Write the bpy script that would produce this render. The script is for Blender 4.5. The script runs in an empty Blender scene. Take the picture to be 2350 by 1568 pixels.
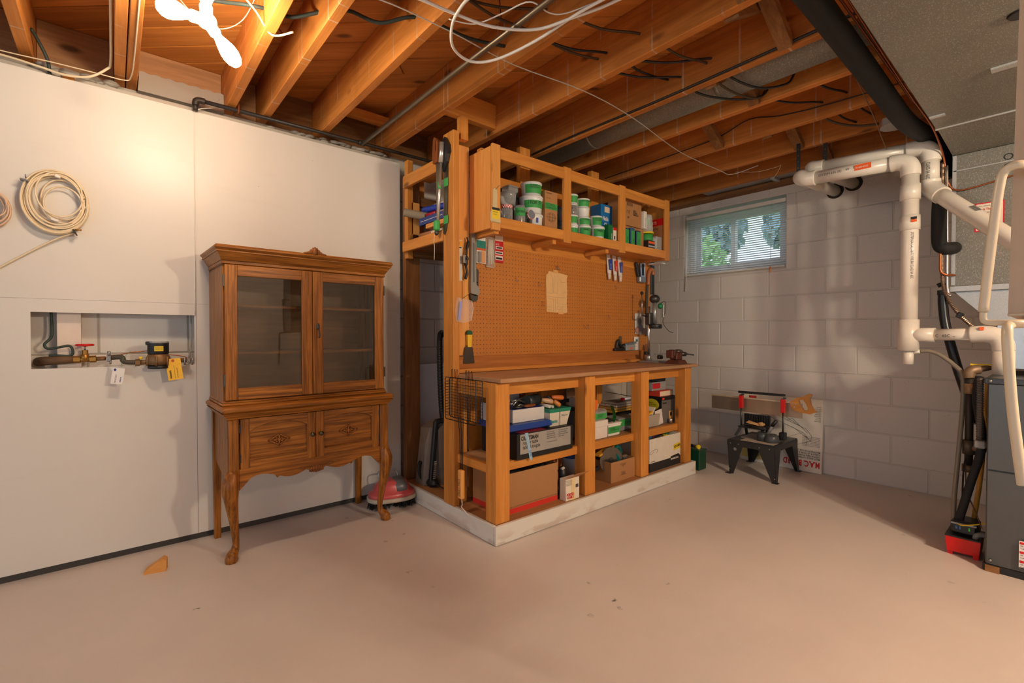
import bpy, bmesh, math, random
from mathutils import Vector as V, Matrix as M
random.seed(7)
S = bpy.context.scene
COL = S.collection
PI = math.pi
# ---------------------------------------------------------------- camera, sky, exposure
cd = bpy.data.cameras.new('camera'); cam = bpy.data.objects.new('camera', cd); COL.objects.link(cam)
cd.sensor_width = 36; cd.lens = 1085.7*36/2350; cd.clip_start = .02
cam.location = (0, 0, 1.063); cam.rotation_euler = (math.radians(90-.84), 0, math.radians(49.89-90))
S.camera = cam
W = bpy.data.worlds.new('sky'); S.world = W; W.use_nodes = True
bg = W.node_tree.nodes['Background']; bg.inputs[0].default_value = (.70, .86, 1, 1); bg.inputs[1].default_value = 1.25
vs = S.view_settings; vs.view_transform = 'Standard'; vs.look = 'None'; vs.gamma = 1; vs.use_curve_mapping = False; vs.exposure = 0.16
BULB = 175.0          # radiance of the bulbs
LAMP2 = 3.0           # the second lamp holds stronger bulbs
BULBC = (1, .82, .60)
# ---------------------------------------------------------------- mesh builder
class MB:
    def __init__(s): s.v = []; s.f = []; s.sm = []
    def add(s, vs_, fs, smooth=False):
        o = len(s.v); s.v += [tuple(q) for q in vs_]
        for f in fs: s.f.append([o+i for i in f]); s.sm.append(smooth)
        return s
    def box(s, x0, y0, z0, x1, y1, z1, c=0, T=None):
        if c:
            P = []
            lo = (min(x0,x1), min(y0,y1), min(z0,z1)); hi = (max(x0,x1), max(y0,y1), max(z0,z1))
            for i in (0,1):
                for j in (0,1):
                    for k in (0,1):
                        b = [(lo,hi)[i][0], (lo,hi)[j][1], (lo,hi)[k][2]]; sg = [1-2*i, 1-2*j, 1-2*k]
                        for a in range(3):
                            q = list(b)
                            for a2 in range(3):
                                if a2 != a: q[a2] += sg[a2]*c
                            P.append(q)
            return s.hull(P, T)
        P = [(x0,y0,z0),(x1,y0,z0),(x1,y1,z0),(x0,y1,z0),(x0,y0,z1),(x1,y0,z1),(x1,y1,z1),(x0,y1,z1)]
        if T: P = [T @ V(q) for q in P]
        return s.add(P, [(0,3,2,1),(4,5,6,7),(0,1,5,4),(1,2,6,5),(2,3,7,6),(3,0,4,7)])
    def hull(s, P, T=None, smooth=False):
        bm = bmesh.new()
        for q in P: bm.verts.new(T @ V(q) if T else q)
        r = bmesh.ops.convex_hull(bm, input=bm.verts)
        bmesh.ops.delete(bm, geom=[g for g in r['geom_interior'] if isinstance(g, bmesh.types.BMVert)], context='VERTS')
        bmesh.ops.dissolve_limit(bm, angle_limit=.01, verts=bm.verts, edges=bm.edges)
        bm.verts.index_update()
        s.add([q.co for q in bm.verts], [[q.index for q in f.verts] for f in bm.faces], smooth); bm.free()
        return s
    def bar(s, p, q, w, h, up=(0,0,1), c=0):      # rectangular bar from p to q: w sideways, h along up
        p = V(p); q = V(q); d = (q-p); L = d.length; d.normalize(); r = d.cross(V(up))
        if r.length < 1e-5: r = d.cross(V((0,1,0)))
        r.normalize(); u = r.cross(d)
        T = M(((d.x, r.x, u.x, p.x), (d.y, r.y, u.y, p.y), (d.z, r.z, u.z, p.z), (0,0,0,1)))
        return s.box(0, -w/2, -h/2, L, w/2, h/2, c, T)
    def tube(s, pts, r, n=8, caps=True, smooth=True, closed=False):
        pts = [V(q) for q in pts]; k = len(pts); rs = r if isinstance(r, (list,tuple)) else [r]*k
        rings = []; prev = None
        for i, q in enumerate(pts):
            if closed: d = pts[(i+1)%k]-pts[i-1]
            else: d = pts[min(i+1,k-1)]-pts[max(i-1,0)]
            d = d.normalized() if d.length > 1e-9 else V((0,0,1))
            if prev is None:
                a = V((0,0,1)) if abs(d.z) < .9 else V((1,0,0)); a = (a-d*a.dot(d)).normalized()
            else:
                a = prev-d*prev.dot(d); a = a.normalized() if a.length > 1e-6 else prev
            b = d.cross(a); prev = a
            rings.append([q+(a*math.cos(2*PI*j/n)+b*math.sin(2*PI*j/n))*rs[i] for j in range(n)])
        o = len(s.v); s.v += [tuple(q) for R in rings for q in R]
        for i in range(k if closed else k-1):
            for j in range(n):
                A = o+i*n; B = o+((i+1)%k)*n
                s.f.append([A+j, A+(j+1)%n, B+(j+1)%n, B+j]); s.sm.append(smooth)
        if caps and not closed:
            s.f.append([o+j for j in range(n)][::-1]); s.sm.append(False)
            s.f.append([o+(k-1)*n+j for j in range(n)]); s.sm.append(False)
        return s
    def cyl(s, p, q, r, r2=None, n=16, smooth=True): return s.tube([p, q], [r, r if r2 is None else r2], n, True, smooth)
    def lathe(s, prof, T=None, n=20, smooth=True, caps=True):   # profile (r, z) turned about z
        T = T or M(); o = len(s.v)
        for r, z in prof:
            for j in range(n): s.v.append(tuple(T @ V((r*math.cos(2*PI*j/n), r*math.sin(2*PI*j/n), z))))
        k = len(prof)
        for i in range(k-1):
            for j in range(n):
                s.f.append([o+i*n+j, o+i*n+(j+1)%n, o+(i+1)*n+(j+1)%n, o+(i+1)*n+j]); s.sm.append(smooth)
        if caps:
            s.f.append([o+j for j in range(n)][::-1]); s.sm.append(False)
            s.f.append([o+(k-1)*n+j for j in range(n)]); s.sm.append(False)
        return s
    def prism(s, poly, d0, d1, T=None, smooth=False):  # polygon (a, b) in local XY, extruded along local Z
        n = len(poly); P = [V((a,b,d0)) for a,b in poly]+[V((a,b,d1)) for a,b in poly]
        if T: P = [T @ q for q in P]
        ar = sum(poly[i][0]*poly[(i+1)%n][1]-poly[(i+1)%n][0]*poly[i][1] for i in range(n))
        fs = [list(range(n))[::-1], list(range(n,2*n))]+[[i,(i+1)%n,n+(i+1)%n,n+i] for i in range(n)]
        if (ar < 0) != (d1 < d0): fs = [f[::-1] for f in fs]
        o = len(s.v); s.v += [tuple(q) for q in P]
        for k, f in enumerate(fs): s.f.append([o+i for i in f]); s.sm.append(smooth and k > 1)
        return s
    def ell(s, c, r, n=12, m=8, T=None, zmin=-1):
        prof = []
        for i in range(m+1):
            a = -PI/2+PI*i/m
            if math.sin(a) < zmin: continue
            prof.append((max(math.cos(a), 1e-4), math.sin(a)))
        T2 = M.Translation(c) @ M.Diagonal((r[0], r[1], r[2], 1))
        return s.lathe(prof, (T @ T2) if T else T2, n)
    def mesh(s, name):
        me = bpy.data.meshes.new(name); me.from_pydata(s.v, [], s.f); me.update()
        me.polygons.foreach_set('use_smooth', s.sm)
        return me
    def build(s, name, mat, parent=None, label=None):
        me = s.mesh(name); me.materials.append(mat)
        return link(name, me, parent, label)
def link(name, me, parent=None, label=None):
    o = bpy.data.objects.new(name, me); COL.objects.link(o)
    if parent:
        o.parent = parent
        q = parent; LO = V()
        if not parent.get('_loc'):
            while q: LO += q.location; q = q.parent
            o.matrix_parent_inverse = M.Translation(-LO)
        else: o['_loc'] = 1
    if label: o['label'] = label
    return o
def tag(o, label, cat, group=None):
    o['label'] = label; o['category'] = cat
    if group: o['group'] = group
    return o
def thing(name, label, cat, loc=(0,0,0), rz=None, group=None, rot=None):
    # an Empty at the thing's base; with rz or rot given its parts are built in local coordinates
    o = bpy.data.objects.new(name, None); COL.objects.link(o); o.location = loc; o.empty_display_size = .05
    if rz is not None or rot is not None:
        o['_loc'] = 1; o.rotation_euler = rot or (0, 0, rz)
    return tag(o, label, cat, group)
def struct(o): o['kind'] = 'structure'; return o
def dup(root, loc=None, rz=None, label=None, parent=None):
    r = root.copy(); COL.objects.link(r)
    if parent: r.parent = parent
    if loc is not None: r.location = loc
    if rz is not None: r.rotation_euler = (0, 0, rz)
    if label: r['label'] = label
    for ch in list(root.children): dup(ch, parent=r)
    return r
def bx(*a, c=0, T=None): return MB().box(*a, c=c, T=T)
def Rx(a): return M.Rotation(a, 4, 'X')
def Ry(a): return M.Rotation(a, 4, 'Y')
def Rz(a): return M.Rotation(a, 4, 'Z')
def Tr(*a): return M.Translation(a)
def fit(p, q, wd):  # matrix whose local X runs p->q, local Z = wd
    p = V(p); x = (V(q)-p).normalized(); z = V(wd); z = (z-x*z.dot(x)).normalized(); y = z.cross(x)
    return M(((x.x,y.x,z.x,p.x),(x.y,y.y,z.y,p.y),(x.z,y.z,z.z,p.z),(0,0,0,1)))
def spline(pts, k=6):
    P = [V(q) for q in pts]; out = []
    for i in range(len(P)-1):
        a = P[max(i-1,0)]; b = P[i]; c = P[i+1]; d = P[min(i+2,len(P)-1)]
        for j in range(k):
            t = j/k
            out.append(.5*((2*b)+(c-a)*t+(2*a-5*b+4*c-d)*t*t+(3*b-a-3*c+d)*t**3))
    return out+[P[-1]]
# faces that look along -y (bench, left wall) and -x (block wall, furnace)
FY = M(((1,0,0,0),(0,0,-1,0),(0,1,0,0),(0,0,0,1)))
FX = M(((0,0,-1,0),(-1,0,0,0),(0,1,0,0),(0,0,0,1)))
TEXTS = []
def text(body, size, T, mat, parent, sx=1.0, name='lettering', align='LEFT', bold=0.0, shear=0.0):
    TEXTS.append((body, size, T, mat, parent, sx, name, align, bold, shear))
def flush_texts():
    jobs = []
    for body, size, T, mat, parent, sx, name, align, bold, shear in TEXTS:
        cu = bpy.data.curves.new('t', 'FONT'); cu.body = body; cu.size = size; cu.align_x = align; cu.offset = bold; cu.shear = shear
        cu.space_line = .85; cu.resolution_u = 2
        o = bpy.data.objects.new('t', cu); COL.objects.link(o); jobs.append((o, T, mat, parent, sx, name))
    bpy.context.view_layer.update()
    dg = bpy.context.evaluated_depsgraph_get()
    for o, T, mat, parent, sx, name in jobs:
        me = bpy.data.meshes.new_from_object(o.evaluated_get(dg)); me.transform(T @ M.Diagonal((sx, 1, 1, 1)))
        me.materials.clear(); me.materials.append(mat); me.name = name
        link(name, me, parent); cu = o.data; bpy.data.objects.remove(o); bpy.data.curves.remove(cu)
# ---------------------------------------------------------------- materials
def lin(c): return tuple(((x/255)/12.92 if x/255 <= .04045 else ((x/255+.055)/1.055)**2.4) for x in c)
class NT:
    def __init__(s, name):
        s.m = bpy.data.materials.new(name); s.m.use_nodes = True; s.t = s.m.node_tree; s.n = s.t.nodes
        s.b = s.n['Principled BSDF']; s.co = None
    def nd(s, ty, **k):
        x = s.n.new('ShaderNode'+ty)
        for a, b in k.items(): setattr(x, a, b)
        return x
    def ln(s, a, b): s.t.links.new(a, b)
    def obj(s, sc=(1,1,1), rot=(0,0,0), co='Object'):
        if s.co is None: s.co = s.nd('TexCoord')
        mp = s.nd('Mapping'); mp.inputs['Scale'].default_value = sc; mp.inputs['Rotation'].default_value = rot
        s.ln(s.co.outputs[co], mp.inputs[0]); return mp.outputs[0]
    def noise(s, vec, scale=5, detail=3, rough=.55, dist=0):
        x = s.nd('TexNoise'); x.inputs['Scale'].default_value = scale; x.inputs['Detail'].default_value = detail
        x.inputs['Roughness'].default_value = rough; x.inputs['Distortion'].default_value = dist; s.ln(vec, x.inputs['Vector']); return x.outputs['Fac']
    def vor(s, vec, scale=5, feature='F1', out='Distance', rand=1):
        x = s.nd('TexVoronoi', feature=feature); x.inputs['Scale'].default_value = scale; x.inputs['Randomness'].default_value = rand
        s.ln(vec, x.inputs['Vector']); return x.outputs[out]
    def ramp(s, fac, stops, interp='LINEAR'):
        r = s.nd('ValToRGB'); e = r.color_ramp.elements; r.color_ramp.interpolation = interp
        while len(e) < len(stops): e.new(.5)
        for i, (p, c) in enumerate(stops):
            e[i].position = p; e[i].color = (c, c, c, 1) if isinstance(c, (int, float)) else tuple(c)+(1,)
        s.ln(fac, r.inputs[0]); return r.outputs[0]
    def mix(s, fac, a, b, mode='MIX'):
        x = s.nd('Mix', data_type='RGBA', blend_type=mode)
        for sock, val in ((x.inputs[0], fac), (x.inputs[6], a), (x.inputs[7], b)):
            if isinstance(val, (int, float)): sock.default_value = val
            elif isinstance(val, tuple): sock.default_value = val+(1,) if len(val) == 3 else val
            else: s.ln(val, sock)
        return x.outputs[2]
    def math(s, op, a, b=0.0, clamp=False):
        x = s.nd('Math', operation=op, use_clamp=clamp)
        for sock, val in ((x.inputs[0], a), (x.inputs[1], b)):
            if isinstance(val, (int, float)): sock.default_value = val
            else: s.ln(val, sock)
        return x.outputs[0]
    def sep(s, vec): x = s.nd('SeparateXYZ'); s.ln(vec, x.inputs[0]); return x.outputs
    def bump(s, h, strength=.2, dist=.01):
        x = s.nd('Bump'); x.inputs['Strength'].default_value = strength; x.inputs['Distance'].default_value = dist
        s.ln(h, x.inputs['Height']); s.ln(x.outputs[0], s.b.inputs['Normal'])
    def out(s, col, rough=.5, metal=0, spec=None):
        for k, val in (('Base Color', col), ('Roughness', rough), ('Metallic', metal)):
            if isinstance(val, (int, float)): s.b.inputs[k].default_value = val
            elif isinstance(val, tuple): s.b.inputs[k].default_value = val+(1,)
            else: s.ln(val, s.b.inputs[k])
        if spec is not None: s.b.inputs['Specular IOR Level'].default_value = spec
        return s.m
def rnd_tint(t, col, amt=.18):
    oi = t.nd('ObjectInfo'); f = t.math('MULTIPLY_ADD', oi.outputs['Random'], amt); f.node.inputs[2].default_value = 1-amt/2
    x = t.nd('VectorMath', operation='SCALE'); t.ln(col, x.inputs[0]); t.ln(f, x.inputs['Scale']); return x.outputs[0]
def wood(name, light, dark, axis, rough=.5, cross=16, along=1.3, knots=True, tint=.2, bump=.1, rays=False, streak=False):
    t = NT(name); sc = [cross]*3; sc[axis] = along
    v = t.obj(tuple(sc)); n1 = t.noise(v, 1.6, 5, .6, .9)
    sc2 = [cross*5]*3; sc2[axis] = along*1.5
    n2 = t.noise(t.obj(tuple(sc2)), 1.5, 3, .6)
    md = tuple((a+b)/2 for a, b in zip(light, dark))
    c = t.ramp(n1, [(.28, dark), (.5, md), (.68, light)])
    c = t.mix(t.ramp(n2, [(.35, 1), (.6, 0)]), c, tuple(x*.62 for x in dark)) if rays else t.mix(t.ramp(n2, [(.3, .45), (.6, 0)]), c, dark)
    if knots:
        k = [5.5]*3; k[axis] = 2.2
        kd = t.vor(t.obj(tuple(k)), 1.0)
        c = t.mix(t.ramp(kd, [(.05, .85), (.12, 0)]), c, tuple(x*.25 for x in dark))
    c = rnd_tint(t, c, tint)
    if streak:
        y = t.sep(t.obj((1,1,1)))[1]; ox_ = t.nd('ObjectInfo'); yy = t.math('ADD', y, t.math('MULTIPLY', ox_.outputs['Random'], 7.0)); vq = t.nd('TexVoronoi', voronoi_dimensions='1D'); vq.inputs['Scale'].default_value = 4.2; t.ln(yy, vq.inputs['W'])
        e = vq.outputs['Distance']; n3 = t.noise(t.obj((4,9,5)), 1.5, 2)
        f = t.math('MULTIPLY', t.ramp(e, [(.010, .7), (.022, 0)]), t.ramp(n3, [(.42, 0), (.6, 1)]))
        c = t.mix(f, c, (.55, .47, .36))
        n4 = t.noise(t.obj((2,3,2)), 1.2, 4); c = t.mix(t.ramp(n4, [(.55, 0), (.8, .5)]), c, tuple(x*.5 for x in dark))
    t.bump(n2, bump, .004)
    return t.out(c, rough, 0, .3)
_pc = {}
def pl(rgb, rough=.5, metal=0.0, var=.08):
    k = (rgb, rough, metal, var)
    if k not in _pc:
        t = NT('paint_%d_%d_%d' % rgb); c = lin(rgb); n = t.noise(t.obj((1,1,1)), 22, 3)
        _pc[k] = t.out(t.mix(n, tuple(x*(1-var) for x in c), tuple(min(x*(1+var), 1) for x in c)), rough, metal)
    return _pc[k]
def clear(name, col, op=.25, rough=.08):
    t = NT(name); tr = t.nd('BsdfTransparent'); tr.inputs[0].default_value = col+(1,)
    mx = t.nd('MixShader'); fr = t.nd('Fresnel'); fr.inputs[0].default_value = 1.45
    f = t.math('ADD', fr.outputs[0], op, True); t.ln(f, mx.inputs[0]); t.ln(tr.outputs[0], mx.inputs[1])
    n = t.noise(t.obj(), 30, 2); t.b.inputs['Base Color'].default_value = col+(1,); t.b.inputs['Roughness'].default_value = rough; t.b.inputs['Specular IOR Level'].default_value = 1
    t.ln(t.math('MULTIPLY_ADD', n, .05), t.b.inputs['Roughness']); t.b.inputs['Roughness'].links[0].from_node.inputs[2].default_value = rough
    t.ln(t.b.outputs[0], mx.inputs[2]); t.ln(mx.outputs[0], t.n['Material Output'].inputs[0]); return t.m
PL_, PD_ = (.74, .315, .065), (.53, .185, .028)
PINE = [wood('pine_%s' % 'xyz'[a], PL_, PD_, a) for a in range(3)]
PINEL = [wood('pale_pine_%s' % 'xyz'[a], (.84, .41, .12), (.66, .26, .05), a) for a in range(3)]
OLDW = [wood('old_wood_%s' % 'xyz'[a], (.32, .15, .05), (.17, .065, .018), a, .7) for a in range(3)]
JOIST = wood('joist_wood', (.66, .25, .05), (.42, .135, .02), 1, .65, 12, .9, True, .25, .15, streak=True)
PLANK = wood('plank_wood', (.70, .28, .06), (.46, .16, .028), 0, .65, 12, .8, True, .5, .15)
OAK = [wood('oak_%s' % 'xyz'[a], (.50, .185, .026), (.24, .076, .008), a, .38, 13, 1.6, False, .10, .12, rays=True) for a in range(3)]
OAKDK = wood('carved_oak', (.34, .12, .024), (.18, .058, .012), 0, .4, 18, 8, False)
PLY = wood('plywood_top', (.50, .27, .13), (.33, .17, .085), 0, .6, 9, 1.2, False, .05)
HARDB = wood('hardboard', (.64, .235, .035), (.52, .175, .022), 0, .55, 5, 4, False, .05, .03)
def m_sheet():
    t = NT('white_sheet'); n = t.noise(t.obj(), 2.2, 4); s2 = t.vor(t.obj((1,1,1)), 5.5)
    c = t.mix(n, (.655, .61, .55), (.715, .675, .62)); c = t.mix(t.ramp(s2, [(.012, .55), (.02, 0)]), c, (.3, .2, .12))
    d = t.noise(t.obj((1.5,1,6)), 2, 4); c = t.mix(t.ramp(d, [(.6, 0), (.8, .18)]), c, (.55, .48, .40))
    return t.out(c, .38)
SHEET = m_sheet()
def m_floor():
    t = NT('painted_floor'); v = t.obj(); n = t.noise(v, 1.1, 5, .6); n2 = t.noise(t.obj((3,7,1), (0,0,.6)), 2.4, 5, .7)
    c = t.mix(t.ramp(n, [(.3, 0), (.7, 1)]), (.60, .535, .495), (.69, .62, .575)); c = t.mix(t.ramp(n2, [(.55, 0), (.75, .3)]), c, (.70, .62, .57))
    ch = t.vor(v, 9); g = t.noise(v, 1.3, 3); f = t.math('MULTIPLY', t.ramp(ch, [(.09, 1), (.15, 0)]), t.ramp(g, [(.56, 0), (.64, 1)]))
    gm = t.math('MULTIPLY', f, t.ramp(t.noise(v, 40, 2), [(.45, 0), (.55, 1)])); c = t.mix(gm, c, (.10, .13, .11))
    sc = t.noise(t.obj((2,30,1), (0,0,.9)), 3, 3); c = t.mix(t.ramp(sc, [(.70, 0), (.74, .35)]), c, (.72, .65, .58))
    dk = t.noise(t.obj((1,1,1)), .55, 2); c = t.mix(t.ramp(dk, [(.55, 0), (.75, .25)]), c, (.36, .30, .26))
    t.bump(t.noise(v, 30, 4), .05, .004); return t.out(c, t.ramp(n, [(.3, .33), (.7, .5)]))
FLOOR = m_floor()
def m_block(name, a, b, spot=.3):
    t = NT(name); v = t.obj(co='Object'); n = t.noise(v, 1.6, 4); n2 = t.noise(v, 60, 3, .7)
    c = t.mix(n, a, b); s2 = t.vor(t.obj((1,1,1.2)), 26); g = t.noise(v, 3, 2)
    f = t.math('MULTIPLY', t.ramp(s2, [(.06, spot), (.13, 0)]), t.ramp(g, [(.52, 0), (.6, 1)])); c = t.mix(f, c, (.16, .13, .10)); c = rnd_tint(t, c, .07)
    t.bump(n2, .25, .004); return t.out(c, .55)
BLOCK = m_block('painted_block', (.60, .555, .505), (.67, .625, .575))
MORTAR = m_block('painted_mortar', (.53, .49, .44), (.60, .56, .51), .5)
BLOCKL = m_block('pitted_block', (.66, .62, .57), (.74, .70, .65), 1.0)
CONC = m_block('rough_concrete', (.36, .31, .25), (.52, .47, .40), .6)
def m_galv(name='galvanized', base=(.22, .205, .17), k=1.0, rough=.42, lo=.84, amt=.4):
    t = NT(name); v = t.obj(); d = t.vor(t.obj((1,2.4,1), (0,0,.5)), 270*k, 'F1', 'Color'); sp = t.ramp(t.sep(d)[0], [(lo, 0), (.98, amt)])
    n = t.noise(v, 3, 3); c = t.mix(t.ramp(n, [(.35, .4), (.65, 0)]), base, tuple(x*.6 for x in base)); c = t.mix(sp, c, (.72, .70, .62))
    t.bump(t.sep(d)[1], .05, .002); return t.out(c, rough, .35)
GALV = m_galv(); GALVP = m_galv('plain_galvanized', (.50, .50, .49), 1.4, .35, .7, .5)
def m_pvc():
    t = NT('pvc'); n = t.noise(t.obj((1,1,1)), 4, 4); c = t.mix(t.ramp(n, [(.4, 0), (.8, .5)]), (.76, .70, .61), (.58, .49, .38)); return t.out(c, .28)
PVC = m_pvc()
BLK = pl((26, 26, 27), .45); RUB = pl((20, 20, 21), .75); STEEL = pl((150, 148, 145), .35, .9); DSTEEL = pl((82, 80, 77), .42, .8); BRASS = pl((170, 125, 60), .4, .8)
COPPER = pl((176, 100, 58), .35, .85); RED = pl((205, 20, 18), .38); WHITE = pl((232, 226, 216), .45); GREENT = pl((62, 160, 78), .6); INK = pl((30, 28, 26), .7); CARD = pl((176, 124, 76), .75, 0, .06)
BLUE = pl((22, 60, 140), .4); YEL = pl((235, 200, 40), .5); GREY = pl((120, 118, 115), .5); CREAM = pl((226, 205, 170), .5); PAPER = pl((226, 214, 190), .7); ORANGE = pl((238, 96, 26), .5)
def glass(name, col):
    t = NT(name); tr = t.nd('BsdfTransparent'); tr.inputs[0].default_value = col+(1,); gl = t.nd('BsdfGlossy'); gl.inputs['Roughness'].default_value = .01
    t.ln(t.mix(t.noise(t.obj(), 3, 1), (.95, .95, .95), (1, 1, 1)), gl.inputs[0]); mx = t.nd('MixShader'); fr = t.nd('Fresnel'); fr.inputs[0].default_value = 1.5
    t.ln(t.math('MULTIPLY', fr.outputs[0], 1.15, True), mx.inputs[0]); t.ln(tr.outputs[0], mx.inputs[1]); t.ln(gl.outputs[0], mx.inputs[2]); t.ln(mx.outputs[0], t.n['Material Output'].inputs[0]); return t.m
GLASS = glass('window_glass', (.97, .99, 1)); CGLASS = glass('cabinet_glass', (.86, .84, .80)); CLEARP = clear('clear_plastic', (.86, .87, .86), .22, .12); FILM = clear('plastic_film', (.95, .94, .92), .07, .1)
# ================================================================ the room
wl = struct(bx(-4.2, 3.03, 0, 4.36, 3.25, 2.28).build('wall_left', CONC))
fl = struct(bx(-4.2, -3.6, -.12, 4.36, 3.25, 0).build('floor', FLOOR))
wbk = struct(bx(-.6, -3.75, 0, 4.36, -3.6, 2.5).build('wall_back', BLOCK))
# sheets of painted hardboard on furring in front of the foundation
def sheet(boxes):
    m = MB()
    for b in boxes: m.box(b[0], 2.919, b[1], b[2], 2.929, b[3])
    return m.build('panel', SHEET, wl)
sheet([(-2.11, 1.2213, .327, 2.208)])
sheet([(-2.11, .032, -.275, 1.2205), (-.275, .032, .327, .912), (-.275, 1.162, .327, 1.2205), (.319, .912, .327, 1.162)])
sheet([(0.3285, 1.2213, 1.476, 2.208)]); sheet([(.3285, .032, 1.476, 1.2205)])
sheet([(-4.2, .032, -2.113, 2.208)])
for x0, x1 in ((-4.2, -.9), (-.9, .35), (.35, 1.45)): bx(x0, 2.931, .0, x1, 3.03, .045).build('bottom_plate', pl((66, 62, 58), .8, 0, .3), wl)  # plate coloured dark to give the shade of the gap below the sheets
for x in (-2.11, -.86, -.36, .40, .85, 1.40): bx(x-.03, 2.93, .05, x+.03, 2.985, 2.2).build('furring_strip', OLDW[2], wl)
bx(-.195, 2.962, .9, -.115, 3.03, 1.2).build('furring_strip', pl((222, 205, 190), .6), wl)
bx(-.30, 2.932, .835, .33, 3.0, .905).build('furring_strip', pl((205, 190, 172), .6), wl)
bx(-.165, 2.935, 2.18, -.125, 2.96, 2.235).build('shim', PINE[2], wl)
# rough mortar ledge on top of the foundation
m = MB(); random.seed(3)
m.box(-4.2, 2.95, 2.15, 1.44, 3.03, 2.235)
m.build('mortar_ledge', CONC, wl)
m = MB(); pts = []
for i in range(60):
    x = .11+.36*i/59; pts.append((x, 2.366+.003*math.sin(i*.7)))
m.prism([(.103, 2.27)]+[(x, z) for x, z in pts]+[(.472, 2.27)], 0, .06, Tr(0, 3.05, 0) @ FY)
m.build('grout_fill', m_block('grout', (.26, .225, .18), (.40, .35, .29), .8), wl)
m = MB()
for i in range(22):
    x = -.245+.25*random.random(); m.ell((x, 3.0+random.uniform(-.01,.02), 2.262+random.uniform(-.006, .014)), (random.uniform(.02,.05), .025, random.uniform(.008,.02)), 7, 4)
for i in range(26):
    x = .7+.72*random.random(); m.ell((x, 3.0+random.uniform(-.01,.02), 2.262+random.uniform(-.004, .01)), (random.uniform(.02,.05), .025, random.uniform(.006,.014)), 7, 4)
o = m.build('mortar_crumbs', CONC, wl); o['kind'] = 'stuff'
# ---- block wall on the right with its window opening; every block its own piece
XW = 4.134; HY0, HY1, HZ0, HZ1 = 1.497, 2.378, 1.60, 2.19
m = MB()
m.box(XW+.004, -3.6, 0, XW+.2, HY0, 2.275); m.box(XW+.004, HY1, 0, XW+.2, 3.03, 2.275); m.box(XW+.004, HY0, 0, XW+.2, HY1, HZ0); m.box(XW+.004, HY0, HZ1, XW+.2, HY1, 2.275)
wr = struct(m.build('wall_right', MORTAR))
random.seed(11); BM = {}
def block(par, horiz, a0, a1, z0, z1, face, mat):
    g = .0035; w = round(a1-a0, 3); h = round(z1-z0, 3); k = (horiz, w, h, mat.name)
    if w < .03 or h < .02: return
    if k not in BM:
        b = MB()
        if horiz == 'y': b.box(0, g, g, .03, w-g, h-g, c=.0035)
        else: b.box(g, 0, g, w-g, .03, h-g, c=.0035)
        me = b.mesh('block'); me.materials.append(mat); BM[k] = me
    o = link('block', BM[k], par)
    o.location = ((face+random.uniform(-.001, .001), a0, z0) if horiz == 'y' else (a0, face+random.uniform(-.001, .001), z0))
ZC = [0, .1606]+[.1606+.2032*i for i in range(1, 11)]+[2.275]
for r in range(len(ZC)-1):
    off = 2.235 if r % 2 == 0 else 2.235+.2032
    ys = sorted([off+.4064*i for i in range(-14, 4)]); ys = [-3.6]+[y for y in ys if -3.55 < y < 2.98]+[3.03]
    for a, b in zip(ys, ys[1:]):
        z0, z1 = ZC[r], ZC[r+1]
        if z1 <= HZ0+.03 or z0 >= HZ1: segs = [(a, b)]
        else: segs = [q for q in ((a, min(b, HY0)), (max(a, HY1), b)) if q[1]-q[0] > .02]
        for s0, s1 in segs: block(wr, 'y', s0, s1, z0, z1 if not (z0 < HZ0 < z1 and s0 < HY1 and s1 > HY0) else min(z1, HZ0), XW, BLOCK)
    # left wall behind the bench and behind the meter
    xs_ = [1.20+.4064*i+(.2032 if r % 2 else 0) for i in range(8)]+[4.13]
    xs_ = [x for x in xs_ if x <= 4.13]
    for a, b in zip(xs_, xs_[1:]): block(wl, 'x', a, b, ZC[r], min(ZC[r+1], 2.2), 3.027, BLOCK)
for z0, z1, xs_ in ((.79, .968, (-.50, -.095, .31, .4)), (.968, 1.171, (-.46, -.055, .305, .4)), (1.171, 1.3, (-.5, -.1, .31, .4))):
    for a, b in zip(xs_, xs_[1:]): block(wl, 'x', a, b, z0, z1, 3.0265, BLOCKL)
# ---- ceiling: joists along y, diagonal board subfloor above
ceil = struct(bx(-4.2, -3.6, 2.535, 4.36, 3.25, 2.60).build('ceiling', OLDW[0]))
def joist(x0, x1, y0=-3.6, y1=3.12): return bx(x0, y0, 2.28, x1, y1, 2.508, c=.003).build('joist', JOIST, ceil)
JX = [(-3.53,-3.49),(-3.12,-3.08),(-2.71,-2.67),(-2.3,-2.26),(-1.89,-1.85),(-1.48,-1.44),(-1.07,-1.03),(-.66,-.62),(-.303,-.258),(.014,.054),(.058,.1),(.472,.515),(.645,.686),(.962,1.004),(1.376,1.418),(1.775,1.817),(2.20,2.242),(2.612,2.654),(3.04,3.082),(3.452,3.493),(3.862,3.903)]
for a, b in JX: joist(a, b)
joist(4.07, 4.11, -3.6, 3.0)
bx(4.12, -3.6, 2.262, 4.36, 3.25, 2.5).build('rim_board', OLDW[1], ceil); bx(4.02, -3.6, 2.255, 4.2, 3.03, 2.279).build('sill_plate', OLDW[1], ceil)
for (a, b), (c, d) in zip(JX[7:], JX[8:]):
    if c-b > .1: bx(b+.002, 3.07, 2.285 if not (.1 <= b < .2) else 2.372, c-.002, 3.11, 2.505).build('rim_board', OLDW[0] if b > .6 else wood('rim_wood_%d' % int(b*100+100), (.50,.27,.13), (.34,.17,.075), 0, .7), ceil)
bx(.53, 3.035, 2.262, 4.1, 3.12, 2.28).build('sill_plate', OLDW[0], ceil); bx(-4.2, 3.12, 2.27, 4.36, 3.25, 2.53).build('rim_board', OLDW[0], ceil)
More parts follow.
